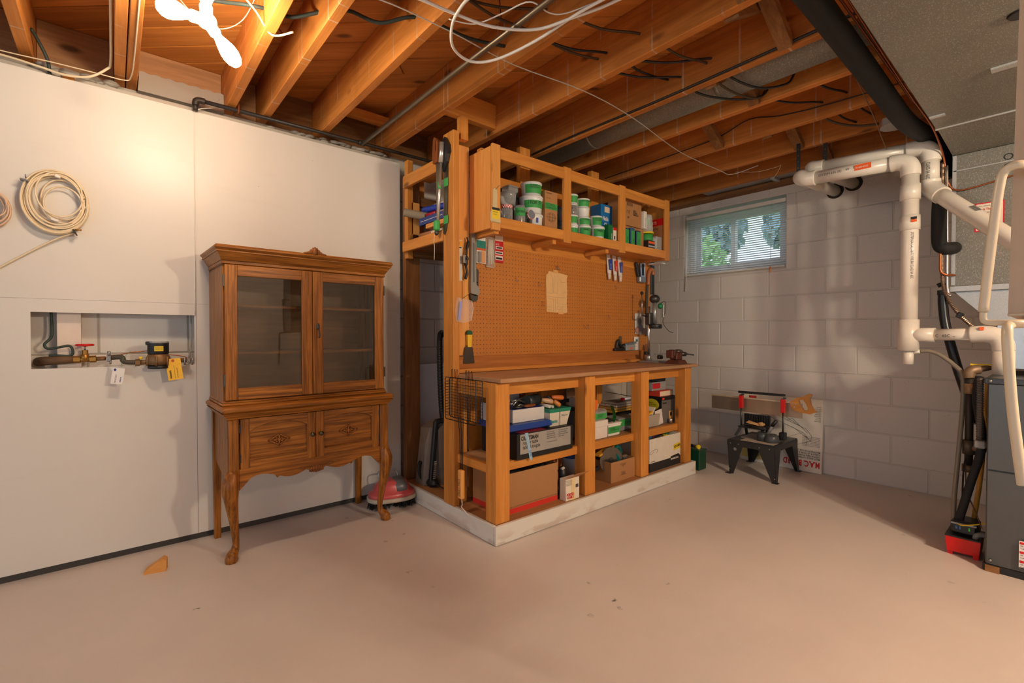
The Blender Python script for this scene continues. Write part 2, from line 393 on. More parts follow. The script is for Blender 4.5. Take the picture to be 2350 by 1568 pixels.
# short flat blocking seen between joists
bx(1.005, 2.86, 2.405, 1.375, 2.90, 2.46).build('blocking', PINE[0], ceil)
bx(1.419, 2.255, 2.30, 1.774, 2.295, 2.44).build('blocking', PINE[0], ceil)
# diagonal subfloor boards
random.seed(5); dirn = math.radians(-42); wdt = .146; PM = {}
for i in range(-34, 26):
    off = i*wdt; L0, L1 = -5.5, 5.5
    T = Tr(0, 0, 2.508) @ Rz(dirn)
    cuts = [L0, random.uniform(-1.5, .5), random.uniform(1.2, 3.0), L1]
    for a, b in zip(cuts, cuts[1:]):
        c0 = T @ V(((a+b)/2, off, 0))
        if not (-4.6 < c0.x < 5.6 and -4.6 < c0.y < 4.6): continue
        me = bx(a+.002, off+.0025, 0, b-.002, off+wdt-.0025, .022, c=.004).mesh('plank'); me.materials.append(PLANK)
        o = link('plank', me, ceil); o.matrix_local = T
# cross bridging between joists
for (xa, za, xb, zb, y) in ((1.82,2.50,2.20,2.29,.80),(1.82,2.29,2.20,2.50,.86),(2.245,2.5,2.61,2.29,1.10),(2.66,2.5,3.04,2.29,1.50),(3.085,2.29,3.45,2.5,1.23),(3.085,2.5,3.45,2.29,1.17),(2.245,2.29,2.61,2.5,1.16),(1.42,2.5,1.774,2.29,.78),(3.50,2.5,3.86,2.29,1.12)):
    MB().bar((xa, y, za), (xb, y, zb), .04, .055, (0,1,0)).build('bridging', OLDW[0], ceil)
# ---- window in the block wall
win = struct(bpy.data.objects.new('window_1', None)); COL.objects.link(win); win.location = (XW+.1, 1.94, 1.6)
FR = pl((226, 232, 236), .35); x0, x1 = XW+.11, XW+.18
def frame(y0, y1, z0, z1, w, xa, xb, name):
    m = MB(); m.box(xa, y0, z0, xb, y0+w, z1, c=.003); m.box(xa, y1-w, z0, xb, y1, z1, c=.003); m.box(xa, y0+w, z0, xb, y1-w, z0+w, c=.003); m.box(xa, y0+w, z1-w, xb, y1-w, z1, c=.003)
    return m.build(name, FR, win)
frame(HY0, HY1, HZ0+.015, HZ1-.02, .045, x0, x1, 'window_frame')
YM = 1.975
for y0, y1, xa in ((HY0+.045, YM+.02, x0+.005), (YM-.02, HY1-.045, x0+.035)):
    f = frame(y0, y1, HZ0+.06, HZ1-.065, .042, xa, xa+.025, 'sash')
    bx(xa+.010, y0+.04, HZ0+.10, xa+.014, y1-.04, HZ1-.105).build('pane', GLASS, f)
bx(XW+.0, HY0, HZ0-.001, XW+.2, HY1, HZ0+.012, c=.003).build('sill', CONC, win)
# ---- mini blind hung in the opening
bl = thing('window_blind', 'white slatted mini blind lowered over the basement window', 'blind', (XW+.05, 1.94, 2.18))
bx(XW+.012, HY0+.006, 2.138, XW+.04, HY1-.006, 2.17, c=.004).build('headrail', WHITE, bl)
sm = MB().box(-.012, HY0+.01, -.0005, .012, HY1-.012, .0005, T=Ry(.16)).mesh('slat'); sm.materials.append(pl((222, 226, 232), .4))
for i in range(27):
    o = link('slat', sm, bl); o.location = (XW+.028, 0, 2.123-.0187*i)
bx(XW+.016, HY0+.01, 1.612, XW+.038, HY1-.012, 1.626, c=.003).build('bottom_rail', WHITE, bl)
MB().tube([(XW-.0, 2.352, 2.14), (XW-.004, 2.353, 1.8), (XW-.012, 2.358, 1.47)], .0045, 6).build('tilt_wand', WHITE, bl)
for y in (1.62, 2.27): MB().tube([(XW+.028, y, 2.14), (XW+.028, y, 1.62)], .001, 4).build('ladder_cord', WHITE, bl)
m = MB().tube([(XW+.004, 1.61, 2.14), (XW+.0, 1.612, 1.61)], .0012, 4); m.build('pull_cord', WHITE, bl)
MB().lathe([(.004, .03), (.007, 0)], Tr(XW-.004, 1.612, 1.575), 10).build('tassel', PINEL[2], bl)
MB().tube([(XW-.004, 1.612, 1.62), (XW-.004, 1.612, 1.6)], .005, 6).build('cord_bead', ORANGE, bl)
# outdoors beyond the window: lawn, hedge and hanging conifer boughs
lawn = struct(bx(XW+.2, -6, 1.40, 16, 9, 1.52).build('lawn', pl((120, 165, 80), .9, 0, .4)))
def m_leaf(name, a, b):
    t = NT(name); c = t.mix(t.noise(t.obj(), 3, 3), a, b); t.out(c, .6); return t.m
LEAF1 = m_leaf('leaf_green', (.42, .70, .25), (.65, .88, .5)); LEAF2 = m_leaf('spruce_green', (.40, .57, .68), (.54, .70, .80))  # bluish haze of the outdoor view is put into the bough colour
def shrub(name, label, cat, c, r, n, ls, mat, droop=False, grp=None):
    m = MB()
    for i in range(n):
        d = V((random.gauss(0,1), random.gauss(0,1), random.gauss(0,1))).normalized()*random.uniform(.55, 1)
        p = V(c)+V((d.x*r[0], d.y*r[1], d.z*r[2])); a = V((random.gauss(0,1), random.gauss(0,1), random.gauss(0,1) if not droop else -2.5)).normalized()*ls; b = a.cross(V((random.gauss(0,1),random.gauss(0,1),random.gauss(0,1)))).normalized()*ls*.4
        m.add([p, p+a*.5+b, p+a, p+a*.5-b], [(0,1,2,3)])
    t = thing(name, label, cat, (c[0], c[1], 1.52 if not droop else c[2]), group=grp); m.build('foliage', mat, t)
    MB().tube([(c[0], c[1], 1.5 if not droop else c[2]-r[2]*.3), (c[0], c[1], c[2]+(0 if not droop else r[2]*1.1))], .03, 6).build('stem', OLDW[2], t)
shrub('garden_shrub', 'bright green leafy shrub seen through the left window sash', 'shrub', (6.2, 3.35, 1.95), (.35, .42, .42), 500, .13, LEAF1)
shrub('garden_hedge', 'pale green low hedge along the bottom of the window view', 'hedge', (7.5, 3.2, 1.72), (.5, 2.4, .35), 1200, .13, LEAF1)
for i, (y, z, s, nm) in enumerate(((4.45, 2.42, .34, 'leftmost'), (3.40, 2.75, .38, 'middle'), (2.55, 2.68, .34, 'rightmost'))):
    shrub('conifer_bough', nm+' dark conifer bough drooping outside the basement window', 'bough', (7.0, y, z), (.25, s*.75, s*1.1), 500, .16, LEAF2, True, 'conifer boughs outside')
# ================================================================ lamp with three bulbs
def m_bulb(power=1.0):
    t = NT('lit_bulb'); e = t.nd('Emission'); n = t.noise(t.obj(), 8, 1); c = t.mix(n, BULBC, tuple(min(x*1.03, 1) for x in BULBC)); t.ln(c, e.inputs[0]); e.inputs[1].default_value = BULB*power
    t.ln(e.outputs[0], t.n['Material Output'].inputs[0]); return t.m
LIT = m_bulb(); PORC = pl((232, 228, 220), .25)
BP = [(.0001, 0), (.018, .002), (.026, .012), (.030, .026), (.029, .042), (.022, .062), (.015, .078), (.0135, .088)]
def bulb_lamp(name, label, c, dirs, glow):
    t = thing(name, label, 'light fixture', c)
    MB().lathe([(.055, 2.508-c[2]), (.055, 2.47-c[2]), (.045, 2.465-c[2])], Tr(*c), 20).build('junction_box', GALVP, t)
    MB().tube([(c[0], c[1], 2.47), (c[0], c[1], c[2]+.03)], .009, 8).build('stem', PORC, t)
    MB().ell(c, (.034, .034, .03), 14, 8).build('socket_cluster', PORC, t)
    for d, k in dirs:
        d = V(d).normalized(); q = V(c)+d*.022
        T = fit(q, q+d.orthogonal(), d)
        MB().lathe([(.02, 0), (.021, .03), (.017, .036)], T, 14).build('socket', PORC, t)
        b = MB().lathe([(r*k[0], z*k[1]) for r, z in [(r, .088-z) for r, z in BP[::-1]]], T @ Tr(0, 0, .034), 14).build('bulb', glow, t)
    return t
bulb_lamp('ceiling_lamp', 'porcelain lamp holder with three glowing bulbs hung between the joists', (.270, 2.045, 2.205),
    [((-.75, -.25, -.16), (1.12, 1.15)), ((-.1, -.62, .35), (1.1, 1.0)), ((.55, -.35, -.95), (.98, 1.45))], LIT)
bulb_lamp('ceiling_lamp', 'second porcelain lamp holder further back in the basement behind the viewer', (1.90, -1.27, 1.98), [((-.6, .3, -.3), (1.5, 1.5)), ((.6, .4, -.3), (1.5, 1.5)), ((0, -.5, -.6), (1.5, 1.5))], m_bulb(LAMP2))
# ================================================================ china cabinet
cab = thing('china_cabinet', 'oak china cabinet with two glass doors above and carved doors on cabriole legs', 'cabinet', (.372, 2.48, 0), math.radians(1.5))
ox, oy, oz = OAK
m = MB()
m.box(.021, .085, .745, .040, .415, 1.40); m.box(.815, .085, .745, .833, .415, 1.40); m.box(.021, .085, 1.385, .833, .415, 1.40)
m.build('upper_case', oz, cab)
bx(.04, .40, .745, .815, .412, 1.39).build('back_panel', wood('oak_back', (.34,.17,.065), (.22,.10,.035), 0, .3, 14, 1.2, False, 0, .03), cab)
for z in (1.195, .965): bx(.04, .12, z, .815, .40, z+.016, c=.003).build('shelf', ox, cab)
m = MB(); m.box(.014, .068, .725, .840, .415, .737, c=.004); m.box(.018, .072, .737, .836, .415, .748, c=.003); m.build('base_moulding', ox, cab)
m = MB(); m.box(.016, .074, 1.395, .838, .415, 1.412, c=.003)
m.hull([(a, b, 1.412) for a in (.016, .838) for b in (.074, .415)]+[(a, b, 1.447) for a in (-.004, .858) for b in (.050, .415)])
m.box(-.010, .044, 1.447, .864, .416, 1.456, c=.002); m.box(-.018, .036, 1.456, .872, .416, 1.480, c=.009)
crown = m.build('crown', ox, cab)
m = MB(); random.seed(2)
for i in range(-5, 6):
    h = .03*math.exp(-(i/2.6)**2)+.008; m.ell((.432+i*.010, .046, 1.476+h*.5), (.008, .010, h*.6), 8, 6)
m.ell((.432, .042, 1.492), (.012, .012, .022), 8, 6); m.build('carved_crest', OAKDK, crown)
def gdoor(x0, x1, lk):
    w = .052; y0, y1 = .068, .090; z0, z1 = .752, 1.392
    d = bx(x0+w-.004, y0+.012, z0+.05, x1-w+.004, y0+.016, z1-.045).build('glass_door', CGLASS, cab)
    for a, b in ((x0, x0+w), (x1-w, x1)): bx(a, y0, z0, b, y1, z1, c=.002).build('stile', oz, d)
    for a, b in ((z0, z0+.055), (z1-.05, z1)): bx(x0+w, y0+.001, a, x1-w, y1, b, c=.002).build('door_rail', ox, d)
    xh = x0-.006 if lk else x1+.003
    for z in (.82, 1.29): bx(xh, y0+.004, z, xh+.008, y0+.018, z+.055).build('hinge', DSTEEL, d)
    return d
gdoor(.028, .425, True); d2 = gdoor(.428, .826, False)
m = MB().ell((.452, .066, 1.105), (.009, .004, .018), 10, 6); m.build('escutcheon', DSTEEL, d2)
MB().tube([(.452, .062, 1.095), (.452, .052, 1.085), (.455, .05, 1.06), (.452, .052, 1.045)], .0035, 6).build('key_handle', DSTEEL, d2)
# table top with rounded edge, lower case
m = MB(); m.box(0, 0, .697, .855, .42, .725, c=.010); m.hull([(a, b, .697) for a in (.004, .851) for b in (.004, .42)]+[(a, b, .668) for a in (.026, .829) for b in (.024, .41)]); m.build('table_top', ox, cab)
m = MB(); m.box(.034, .06, .42, .05, .40, .668); m.box(.805, .06, .42, .821, .40, .668); m.box(.05, .385, .42, .805, .40, .668); m.box(.05, .05, .42, .805, .40, .432)
m.hull([(.034, .06, .42), (.05, .06, .42), (.034, .37, .42), (.05, .37, .42), (.034, .06, .36), (.05, .06, .36), (.034, .10, .36)]); m.hull([(.805, .06, .42), (.821, .06, .42), (.805, .37, .42), (.821, .37, .42), (.805, .06, .36), (.821, .06, .36), (.805, .10, .36)])
m.build('lower_case', oz, cab)
def ldoor(x0, x1, left):
    y0, y1 = .030, .050; z0, z1 = .428, .664; w = .040
    a, b = x0+w, x1-w; d = bx(a, y0+.015, z0+.03, b, y1, z1-.01).build('cabinet_door', ox, cab)
    for q in (x0, x1-w): bx(q, y0, z0, q+w, y1, z1, c=.0015).build('stile', oz, d)
    bx(a, y0, z0, b, y1, z0+.042, c=.0015).build('door_rail', ox, d); m = MB(); arc = [(a+(b-a)*i/14, z1-.058+.034*math.sin(PI*i/14)**.8) for i in range(15)]
    m.prism([(a, z1)]+arc+[(b, z1)], 0, y1-y0, Tr(0, y1, 0) @ FY); m.build('arched_rail', ox, d); MB().tube([(q, y0+.010, w_) for q, w_ in [(a, z0+.042)]+arc+[(b, z0+.042)]], .0038, 6, closed=True).build('panel_moulding', OAKDK, d)  # dark bead puts the shadow of the panel recess into colour
    c = ((a+b)/2, (z0+.042+z1-.045)/2); m = MB()
    for i in range(9):
        for s in (-1, 1):
            t = i/8; m.ell((c[0]+s*.046*t, y0+.010, c[1]+.026*(1-t)), (.006, .005, .005), 6, 4); m.ell((c[0]+s*.046*t, y0+.010, c[1]-.026*(1-t)), (.006, .005, .005), 6, 4)
    for dx, dz, rx, rz_ in ((0,0,.010,.010),(.018,0,.012,.005),(-.018,0,.012,.005),(0,.012,.005,.011),(0,-.012,.005,.011),(.012,.008,.006,.004),(-.012,.008,.006,.004),(.012,-.008,.006,.004),(-.012,-.008,.006,.004)): m.ell((c[0]+dx, y0+.009, c[1]+dz), (rx, .006, rz_), 8, 5)
    m.build('carved_ornament', OAKDK, d)
    kx = x1-.02 if left else x0+.02
    MB().lathe([(.004, 0), (.004, .012), (.011, .016), (.0115, .022), (.006, .027), (.0001, .028)], Tr(kx, y0, .552) @ Rx(PI/2), 14).build('knob', pl((95, 88, 72), .3, .9), d)
    for z in (.46, .60): bx(x0-.004 if left else x1-.003, y0-.002, z, x0+.003 if left else x1+.004, y0+.01, z+.04).build('hinge', BLK, d)
ldoor(.079, .4245, True); ldoor(.4275, .776, False)
N = 60; low = []
for i in range(N+1):
    t = abs(i/N-.5)*2
    z = .372+.018*math.cos(t*PI*2.6+.3)+(.0 if t > .12 else -.012)+(.020*max(0, (t-.86)/.14)*-1.6)
    if .50 < t < .535: z -= .012
    low.append((.075+.705*i/N, z))
m = MB().prism([(.075, .428)]+low+[(.78, .428)], 0, .018, Tr(0, .050, 0) @ FY); m.build('apron', ox, cab)
m = MB()
for i in range(-4, 5): m.ell((.4275+i*.008, .030, .372-.006*abs(i)*.2), (.006, .007, .024-.003*abs(i)), 7, 6)
for s in (-1, 1):
    for i in range(6): m.ell((.4275+s*(.03+.009*i), .031, .372+.003*i), (.008, .005, .006-.0006*i), 6, 4)
m.build('carved_shell', OAKDK, cab)
def cabriole(cx, sx):
    m = MB(); m.box(cx-.024, .022, .40, cx+.024, .070, .668, c=.006)
    prof = [(.42,0,.029),(.39,.006,.034),(.36,.012,.037),(.32,.012,.034),(.26,.006,.0265),(.18,-.004,.0195),(.11,-.011,.0155),(.075,-.013,.0145),(.05,-.008,.018),(.035,.004,.0235),(.02,.010,.028),(.006,.010,.0265),(0,.008,.022)]
    P = [V((cx+sx*o, .046-o, z)) for z, o, r in prof]
    P = spline(P, 2); R = []
    rr = [r for _, _, r in prof]
    for i in range(len(P)): j = i//2; R.append(rr[j] if i % 2 == 0 else (rr[j]+rr[min(j+1, len(rr)-1)])/2)
    m.tube(P, R, 12); m.build('leg', oz, cab)
cabriole(.050, -1); cabriole(.805, 1)
for x in (.045, .810):
    MB().hull([(x+a, y, z) for a, y, z in ((-.02,.37,.668),(.02,.37,.668),(-.02,.41,.668),(.02,.41,.668))]+[(x+a, y, 0) for a in (-.014, .014) for y in (.382, .41)]).build('leg', oz, cab)
# ================================================================ water service
def ell_pipe(pts, r, k=5): return MB().tube(spline(pts, k), r, 12)
RUST = pl((110, 82, 58), .7, .3, .3); BRZ = pl((128, 96, 62), .5, .5, .2)
t = thing('water_pipe', 'corroded water service pipe crossing the cut-out in the white wall', 'pipe', (-.24, 2.93, .92))
m = MB(); m.tube([(-.26, 3.02, .94), (-.235, 2.965, .945), (-.20, 2.94, .947), (-.138, 2.935, .949)], [.02, .02, .019, .016], 12); m.build('inlet_pipe', RUST, t)
MB().tube([(-.066, 2.925, .950), (-.03, 2.915, .952)], .0095, 10).build('copper_stub', BRZ, t)
m = MB(); m.box(-.026, 2.895, .937, -.008, 2.932, .968, c=.003); m.cyl((-.017, 2.9, .962), (-.017, 2.9, .985), .006); m.cyl((-.012, 2.9, .925), (-.012, 2.9, .940), .004); m.build('ground_clamp', STEEL, t)
ell_pipe([(-.008, 2.912, .955), (.022, 2.905, .957), (.031, 2.9, .953), (.033, 2.897, .945), (.036, 2.893, .937), (.048, 2.89, .932), (.082, 2.885, .930)], .0115).build('elbow_pipe', pl((84, 74, 62), .6, .4), t)
m = MB().cyl((.078, 2.884, .929), (.096, 2.884, .929), .017, n=6, smooth=False); m.cyl((.096, 2.884, .929), (.13, 2.884, .93), .0115); m.build('coupling', BRZ, t)
MB().tube([(.205, 2.884, .932), (.262, 2.884, .934), (.29, 2.886, .932)], .011, 10).build('outlet_pipe', RUST, t)
m = MB(); m.box(.278, 2.87, .922, .298, 2.9, .946, c=.003)
for x in (.272, .304): m.cyl((x, 2.87, .91), (x, 2.87, .945), .004, n=6)
m.build('ground_clamp', STEEL, t)
v = thing('gate_valve', 'brass gate valve with a red handwheel in the wall cut-out', 'valve', (-.10, 2.93, .95))
m = MB(); m.cyl((-.14, 2.932, .949), (-.118, 2.931, .949), .016, n=6, smooth=False); m.cyl((-.085, 2.928, .949), (-.062, 2.926, .950), .016, n=6, smooth=False); m.cyl((-.12, 2.93, .949), (-.083, 2.93, .949), .0125)
m.cyl((-.101, 2.93, .945), (-.101, 2.93, .972), .015); m.cyl((-.101, 2.93, .972), (-.101, 2.93, .992), .0115, n=6, smooth=False); m.build('body', BRASS, v)
MB().cyl((-.101, 2.93, .99), (-.101, 2.93, 1.014), .0035, n=8).build('valve_stem', STEEL, v)
m = MB(); m.tube([(-.101+.029*math.cos(a), 2.93+.029*math.sin(a), 1.015) for a in [2*PI*i/24 for i in range(24)]], .005, 8, closed=True); m.cyl((-.101, 2.93, 1.008), (-.101, 2.93, 1.018), .009)
for i in range(5): a = 2*PI*i/5; m.tube([(-.101, 2.93, 1.012), (-.101+.028*math.cos(a), 2.93+.028*math.sin(a), 1.015)], .004, 6)
m.build('handwheel', RED, v)
w = thing('water_meter', 'bronze and black water meter with a yellow sticker below the wall cut-out', 'meter', (.167, 2.884, .90))
T = Tr(.167, 2.884, 0)
MB().lathe([(.030, .912), (.044, .918), (.047, .935), (.047, .95), (.042, .966), (.034, .97)], T, 24).build('bronze_body', BRZ, w)
MB().lathe([(.040, .897), (.043, .90), (.043, .913)], T, 24).build('base_cap', BLK, w)
m = None
for x0, x1, rr in ((.118, .135, .02), (.2, .215, .018)): MB().cyl((x0, 2.884, .935), (x1, 2.884, .935), rr).build('port', BRZ, w)
for i in range(6): a = 2*PI*i/6+.3; MB().cyl((.167+.046*math.cos(a), 2.884+.046*math.sin(a), .912), (.167+.046*math.cos(a), 2.884+.046*math.sin(a), .955), .005, n=8).build('flange_bolt', BRZ, w)
MB().lathe([(.041, .968), (.043, .972), (.043, 1.015), (.044, 1.02), (.042, 1.024)], T, 28).build('register', BLK, w)
MB().lathe([(.0435, 1.0205), (.0435, 1.028), (.038, 1.031)], T, 28).build('register_cover', CLEARP, w)
bx(.117, 2.86, 1.012, .143, 2.90, 1.030, c=.004).build('lid', BLK, w)
s_ = MB(); 
for i in range(6):
    a0, a1 = -PI/2-.42+.14*i, -PI/2-.42+.14*(i+1); R = .0436
    s_.add([(.167+R*math.cos(a), 2.884+R*math.sin(a), z) for a, z in ((a0,.983),(a1,.983),(a1,1.007),(a0,1.007))], [(0,1,2,3)], True)
st = s_.build('sticker', YEL, w)
for i in range(3): text('METER SERIAL NO READ', .0045, Tr(.152, 2.8393, .999-.005*i) @ FY, INK, w, .62)
MB().ell((.099, 2.876, .951), (.009, .008, .007), 8, 5).build('seal', YEL, w)
def wire(name, label, pts, r, mat, k=6, cat='wire', n=6, grp=None): return tag(MB().tube(spline(pts, k), r, n).build(name, mat), label, cat, grp)
wire('ground_wire', 'bare copper ground wire arching over the water meter', [(-.05, 2.91, .958), (-.01, 2.905, .957), (.05, 2.905, .975), (.10, 2.905, .981), (.14, 2.92, .982), (.20, 2.925, .965), (.26, 2.91, .955), (.285, 2.892, .945)], .0022, COPPER)
wire('cable', 'dark green armoured cable looping behind the water pipe', [(-.215, 2.98, 1.165), (-.212, 2.975, 1.09), (-.215, 2.965, 1.05), (-.235, 2.955, 1.02), (-.225, 2.95, 1.0), (-.19, 2.945, 1.005), (-.155, 2.945, 1.012), (-.143, 2.945, .99), (-.15, 2.945, .967), (-.20, 2.945, .970), (-.22, 2.95, .967)], .0055, pl((44, 62, 54), .6))
wire('cable', 'pale grey cable hanging down the right end of the wall cut-out', [(.309, 2.975, 1.20), (.309, 2.955, 1.10), (.305, 2.935, 1.0), (.292, 2.90, .948)], .003, pl((150, 150, 142), .6))
yt = thing('warning_tag', 'yellow paper WARNING tag hanging from the water meter', 'tag', (.235, 2.862, .84), rot=(0, math.radians(-7), 0))
bx(-.030, 0, 0, .031, .0008, .105).build('card', pl((245, 190, 55), .6), yt)
MB().lathe([(.0065, 0), (.0065, .001)], Tr(-.001, -.0003, .095) @ Rx(PI/2), 14).build('eyelet', pl((190, 80, 40), .5), yt)
TT = Tr(-.014, -.0008, .008) @ FY @ Rz(PI/2)
text('WARNING', .0105, TT, INK, yt, .8, bold=.0004); text('Please call before tampering with seal', .0055, Tr(.001, -.0008, .008) @ FY @ Rz(PI/2), INK, yt, .75); text('City Water Department', .0062, Tr(.012, -.0008, .008) @ FY @ Rz(PI/2), INK, yt, .8)
wt = thing('paper_tag', 'white paper tag with blue print hanging below the ground clamp', 'tag', (.008, 2.872, .832), rot=(0, math.radians(8), 0))
bx(-.022, 0, 0, .022, .0008, .075).build('card', pl((228, 224, 220), .6), wt)
MB().ell((-.013, -.0006, .066), (.005, .0006, .006), 10, 6).build('logo', pl((40, 60, 140), .5), wt)
text('PRIVATE EYE', .0085, Tr(-.003, -.0008, .006) @ FY @ Rz(PI/2), pl((120, 120, 125), .6), wt, .8); text('INSPECTED', .0055, Tr(.014, -.0008, .01) @ FY @ Rz(PI/2), pl((40, 60, 140), .5), wt, .9, bold=.0002)
wire('string', 'green string tied round the elbow of the water pipe', [(.062, 2.868, .985), (.045, 2.868, .967), (.034, 2.875, .953), (.03, 2.872, .935), (.026, 2.87, .912)], .0008, pl((40, 130, 70), .6))
# ================================================================ cable coils on the white wall
def coil(name, label, c, rx, rz, n, mat, r, tail=None, seed=1):
    random.seed(seed); t = thing(name, label, 'cable', (c[0], 2.915, c[1]-rz)); m = MB(); P = []
    for k in range(n):
        f = 1-.42*random.random()*(k % 3 != 0); dx = rx*(1-f)*random.uniform(-.2, .7); dz = rz*(1-f)*random.uniform(-.3, .9); ph = random.random()*.6
        for i in range(22):
            a = 2*PI*i/22
            P.append((c[0]+dx+rx*f*math.cos(a+ph), 2.905-.0042*(k % 6)+.002*math.sin(3*a+k), c[1]+dz+rz*f*math.sin(a+ph)))
    m.tube(spline(P, 2), r, 6); m.build('loops', mat, t)
    if tail: MB().tube(spline(tail, 6), r*1.15, 6).build('tail', mat, t)
    return t
CB = pl((226, 206, 172), .45)
ct = coil('coaxial_cable', 'cream coaxial cable coiled in a wide ring on the white wall', (-.190, 1.645), .108, .138, 18, CB, .0036, [(-.13, 2.90, 1.52), (-.18, 2.902, 1.492), (-.25, 2.908, 1.44), (-.36, 2.91, 1.348), (-.5, 2.91, 1.23)])
bx(-.002, -.012, -.013, .003, .02, .013, T=Tr(-.128, 2.885, 1.52) @ Ry(-.5)).build('black_tie', BLK, ct); bx(-.014, -.012, -.003, .014, .02, .003, T=Tr(-.283, 2.885, 1.72) @ Ry(.2)).build('silver_tie', STEEL, ct)
MB().cyl((-.128, 2.878, 1.531), (-.105, 2.878, 1.532), .004, n=8).build('plug', BRASS, ct)
MB().bar((-.19, 2.885, 1.76), (-.172, 2.885, 1.755), .02, .012, c=.002).build('connector', WHITE, ct); MB().bar((-.205, 2.885, 1.57), (-.18, 2.885, 1.562), .016, .011, c=.002).build('connector', WHITE, ct)
MB().tube([(-.28, 2.919, 1.735), (-.28, 2.88, 1.735), (-.28, 2.878, 1.745)], .002, 6).build('hook', STEEL, ct)
coil('coaxial_cable', 'pinkish cable coil half out of view at the left edge', (-.385, 1.585), .058, .075, 6, pl((214, 180, 150), .45), .0036, seed=4)
wire('cable', 'thick white cable sagging along the top of the white wall', [(-.6, 2.93, 2.24), (-.36, 2.925, 2.243), (-.235, 2.92, 2.232), (-.153, 2.9, 2.217), (-.073, 2.89, 2.233), (-.012, 2.875, 2.283), (.002, 2.83, 2.30), (.004, 2.5, 2.31), (.004, 1.6, 2.31)], .0055, CB, 6, 'cable')
wire('cable', 'thin cream cable running up the double joist above the white wall', [(-.6, 2.90, 2.25), (-.351, 2.9, 2.25), (-.194, 2.9, 2.258), (-.035, 2.9, 2.262), (.05, 2.9, 2.264), (.074, 2.86, 2.271), (.082, 2.6, 2.276), (.085, 1.6, 2.276)], .0028, CB, 6, 'cable')
wire('cable', 'thin white wire stapled down the vertical seam of the white wall', [(.49, 2.97, 2.30), (.42, 2.94, 2.262), (.345, 2.915, 2.222), (.328, 2.914, 2.19), (.326, 2.914, 1.6), (.322, 2.915, 1.16)], .0022, WHITE, 4, 'cable')
wire('cable', 'dark green cable dropping behind the white wall beside the leftmost joist', [(-.255, 2.86, 2.36), (-.235, 2.9, 2.33), (-.21, 2.93, 2.27), (-.205, 2.945, 2.19)], .0065, pl((52, 62, 56), .6), 5, 'cable')
# black iron gas line on top of the wall and the long bare pipe
gp = thing('black_pipe', 'black iron pipe with an elbow running along the top of the white wall', 'pipe', (.334, 2.9, 2.2)); IRON = pl((58, 52, 47), .5, .5, .2)
MB().tube([(.330, 2.905, 2.205), (.332, 2.902, 2.245)], .0115, 10).build('stub', IRON, gp); MB().tube(spline([(.332, 2.902, 2.235), (.335, 2.90, 2.256), (.352, 2.9, 2.263), (.372, 2.9, 2.263)], 4), .016, 10).build('elbow', IRON, gp)
MB().tube([(.37, 2.9, 2.263), (1.2, 2.9, 2.268), (2.4, 2.9, 2.27)], .0105, 10).build('run', IRON, gp)
m = MB(); m.cyl((1.185, 2.9, 2.268), (1.225, 2.9, 2.268), .016, n=10); m.build('tee', IRON, gp); bx(.52, 2.888, 2.252, .527, 2.912, 2.30).build('strap', COPPER, gp)
tag(MB().tube([(1.205, 2.90, 2.262), (1.203, 2.0, 2.258), (1.195, -1.5, 2.25)], .0125, 12).build('steel_pipe', pl((120, 106, 88), .38, .8)), 'bare steel pipe hung under the joists running out from the white wall', 'pipe')
# ================================================================ wires among the joists
wire('cable', 'white electrical cable slung in a shallow arc under the joists', [(.70, 1.56, 2.272), (.847, 1.526, 2.268), (.98, 1.504, 2.262), (1.119, 1.445, 2.24), (1.253, 1.345, 2.236), (1.324, 1.23, 2.25), (1.40, 1.099, 2.272), (1.43, .9, 2.272)], .0058, WHITE, 6, 'cable', 8)
wire('cable', 'white electrical cable hanging in a wide loop under the joists', [(.99, 1.40, 2.273), (.983, 1.45, 2.262), (.999, 1.539, 2.245), (1.063, 1.631, 2.225), (1.159, 1.646, 2.212), (1.237, 1.568, 2.215), (1.296, 1.391, 2.232), (1.33, 1.188, 2.255), (1.38, 1.0, 2.272)], .0058, WHITE, 6, 'cable', 8)
wire('cable', 'long thin grey wire stapled diagonally across the joist bottoms', [(.66, 1.70, 2.276), (.745, 1.63, 2.274), (1.034, 1.618, 2.274), (1.387, 1.632, 2.274), (1.8, 1.582, 2.274), (2.22, 1.599, 2.274), (2.852, 1.678, 2.262), (3.366, 1.669, 2.255), (3.5, 1.638, 2.245), (3.537, 1.467, 2.272)], .0026, pl((205, 200, 188), .5), 5, 'cable')
wire('cable', 'thin white wavy wire crossing behind the bare steel pipe', [(.994, 1.556, 2.272), (1.078, 1.502, 2.262), (1.124, 1.398, 2.266), (1.163, 1.283, 2.268), (1.245, 1.265, 2.255), (1.303, 1.232, 2.262), (1.36, 1.11, 2.272)], .0028, WHITE, 6, 'cable')
wire('cable', 'thick dark green cable passing through the joists beside the lamp', [(.10, 2.2, 2.36), (.3, 2.22, 2.39), (.408, 2.13, 2.37), (.48, 2.102, 2.37), (.56, 2.05, 2.345), (.659, 1.974, 2.37), (.738, 1.9, 2.37), (.85, 1.852, 2.345), (.973, 1.754, 2.37), (1.2, 1.72, 2.36), (1.4, 1.68, 2.38)], .0075, pl((40, 52, 48), .65), 6, 'cable', 8)
wire('cable', 'white lamp cable clamped to the joist right of the lamp', [(.27, 2.05, 2.47), (.36, 2.05, 2.38), (.44, 2.08, 2.33), (.50, 2.10, 2.274), (.56, 2.02, 2.27)], .004, CREAM, 6, 'cable', 8)
wire('cable', 'thin yellowed wire drooping behind the lit bulbs', [(.12, 2.3, 2.5), (.25, 2.30, 2.36), (.34, 2.28, 2.32), (.42, 2.22, 2.36), (.46, 2.12, 2.45)], .0018, CREAM, 6, 'cable')
ARM = pl((78, 60, 40), .6, .2, .3)
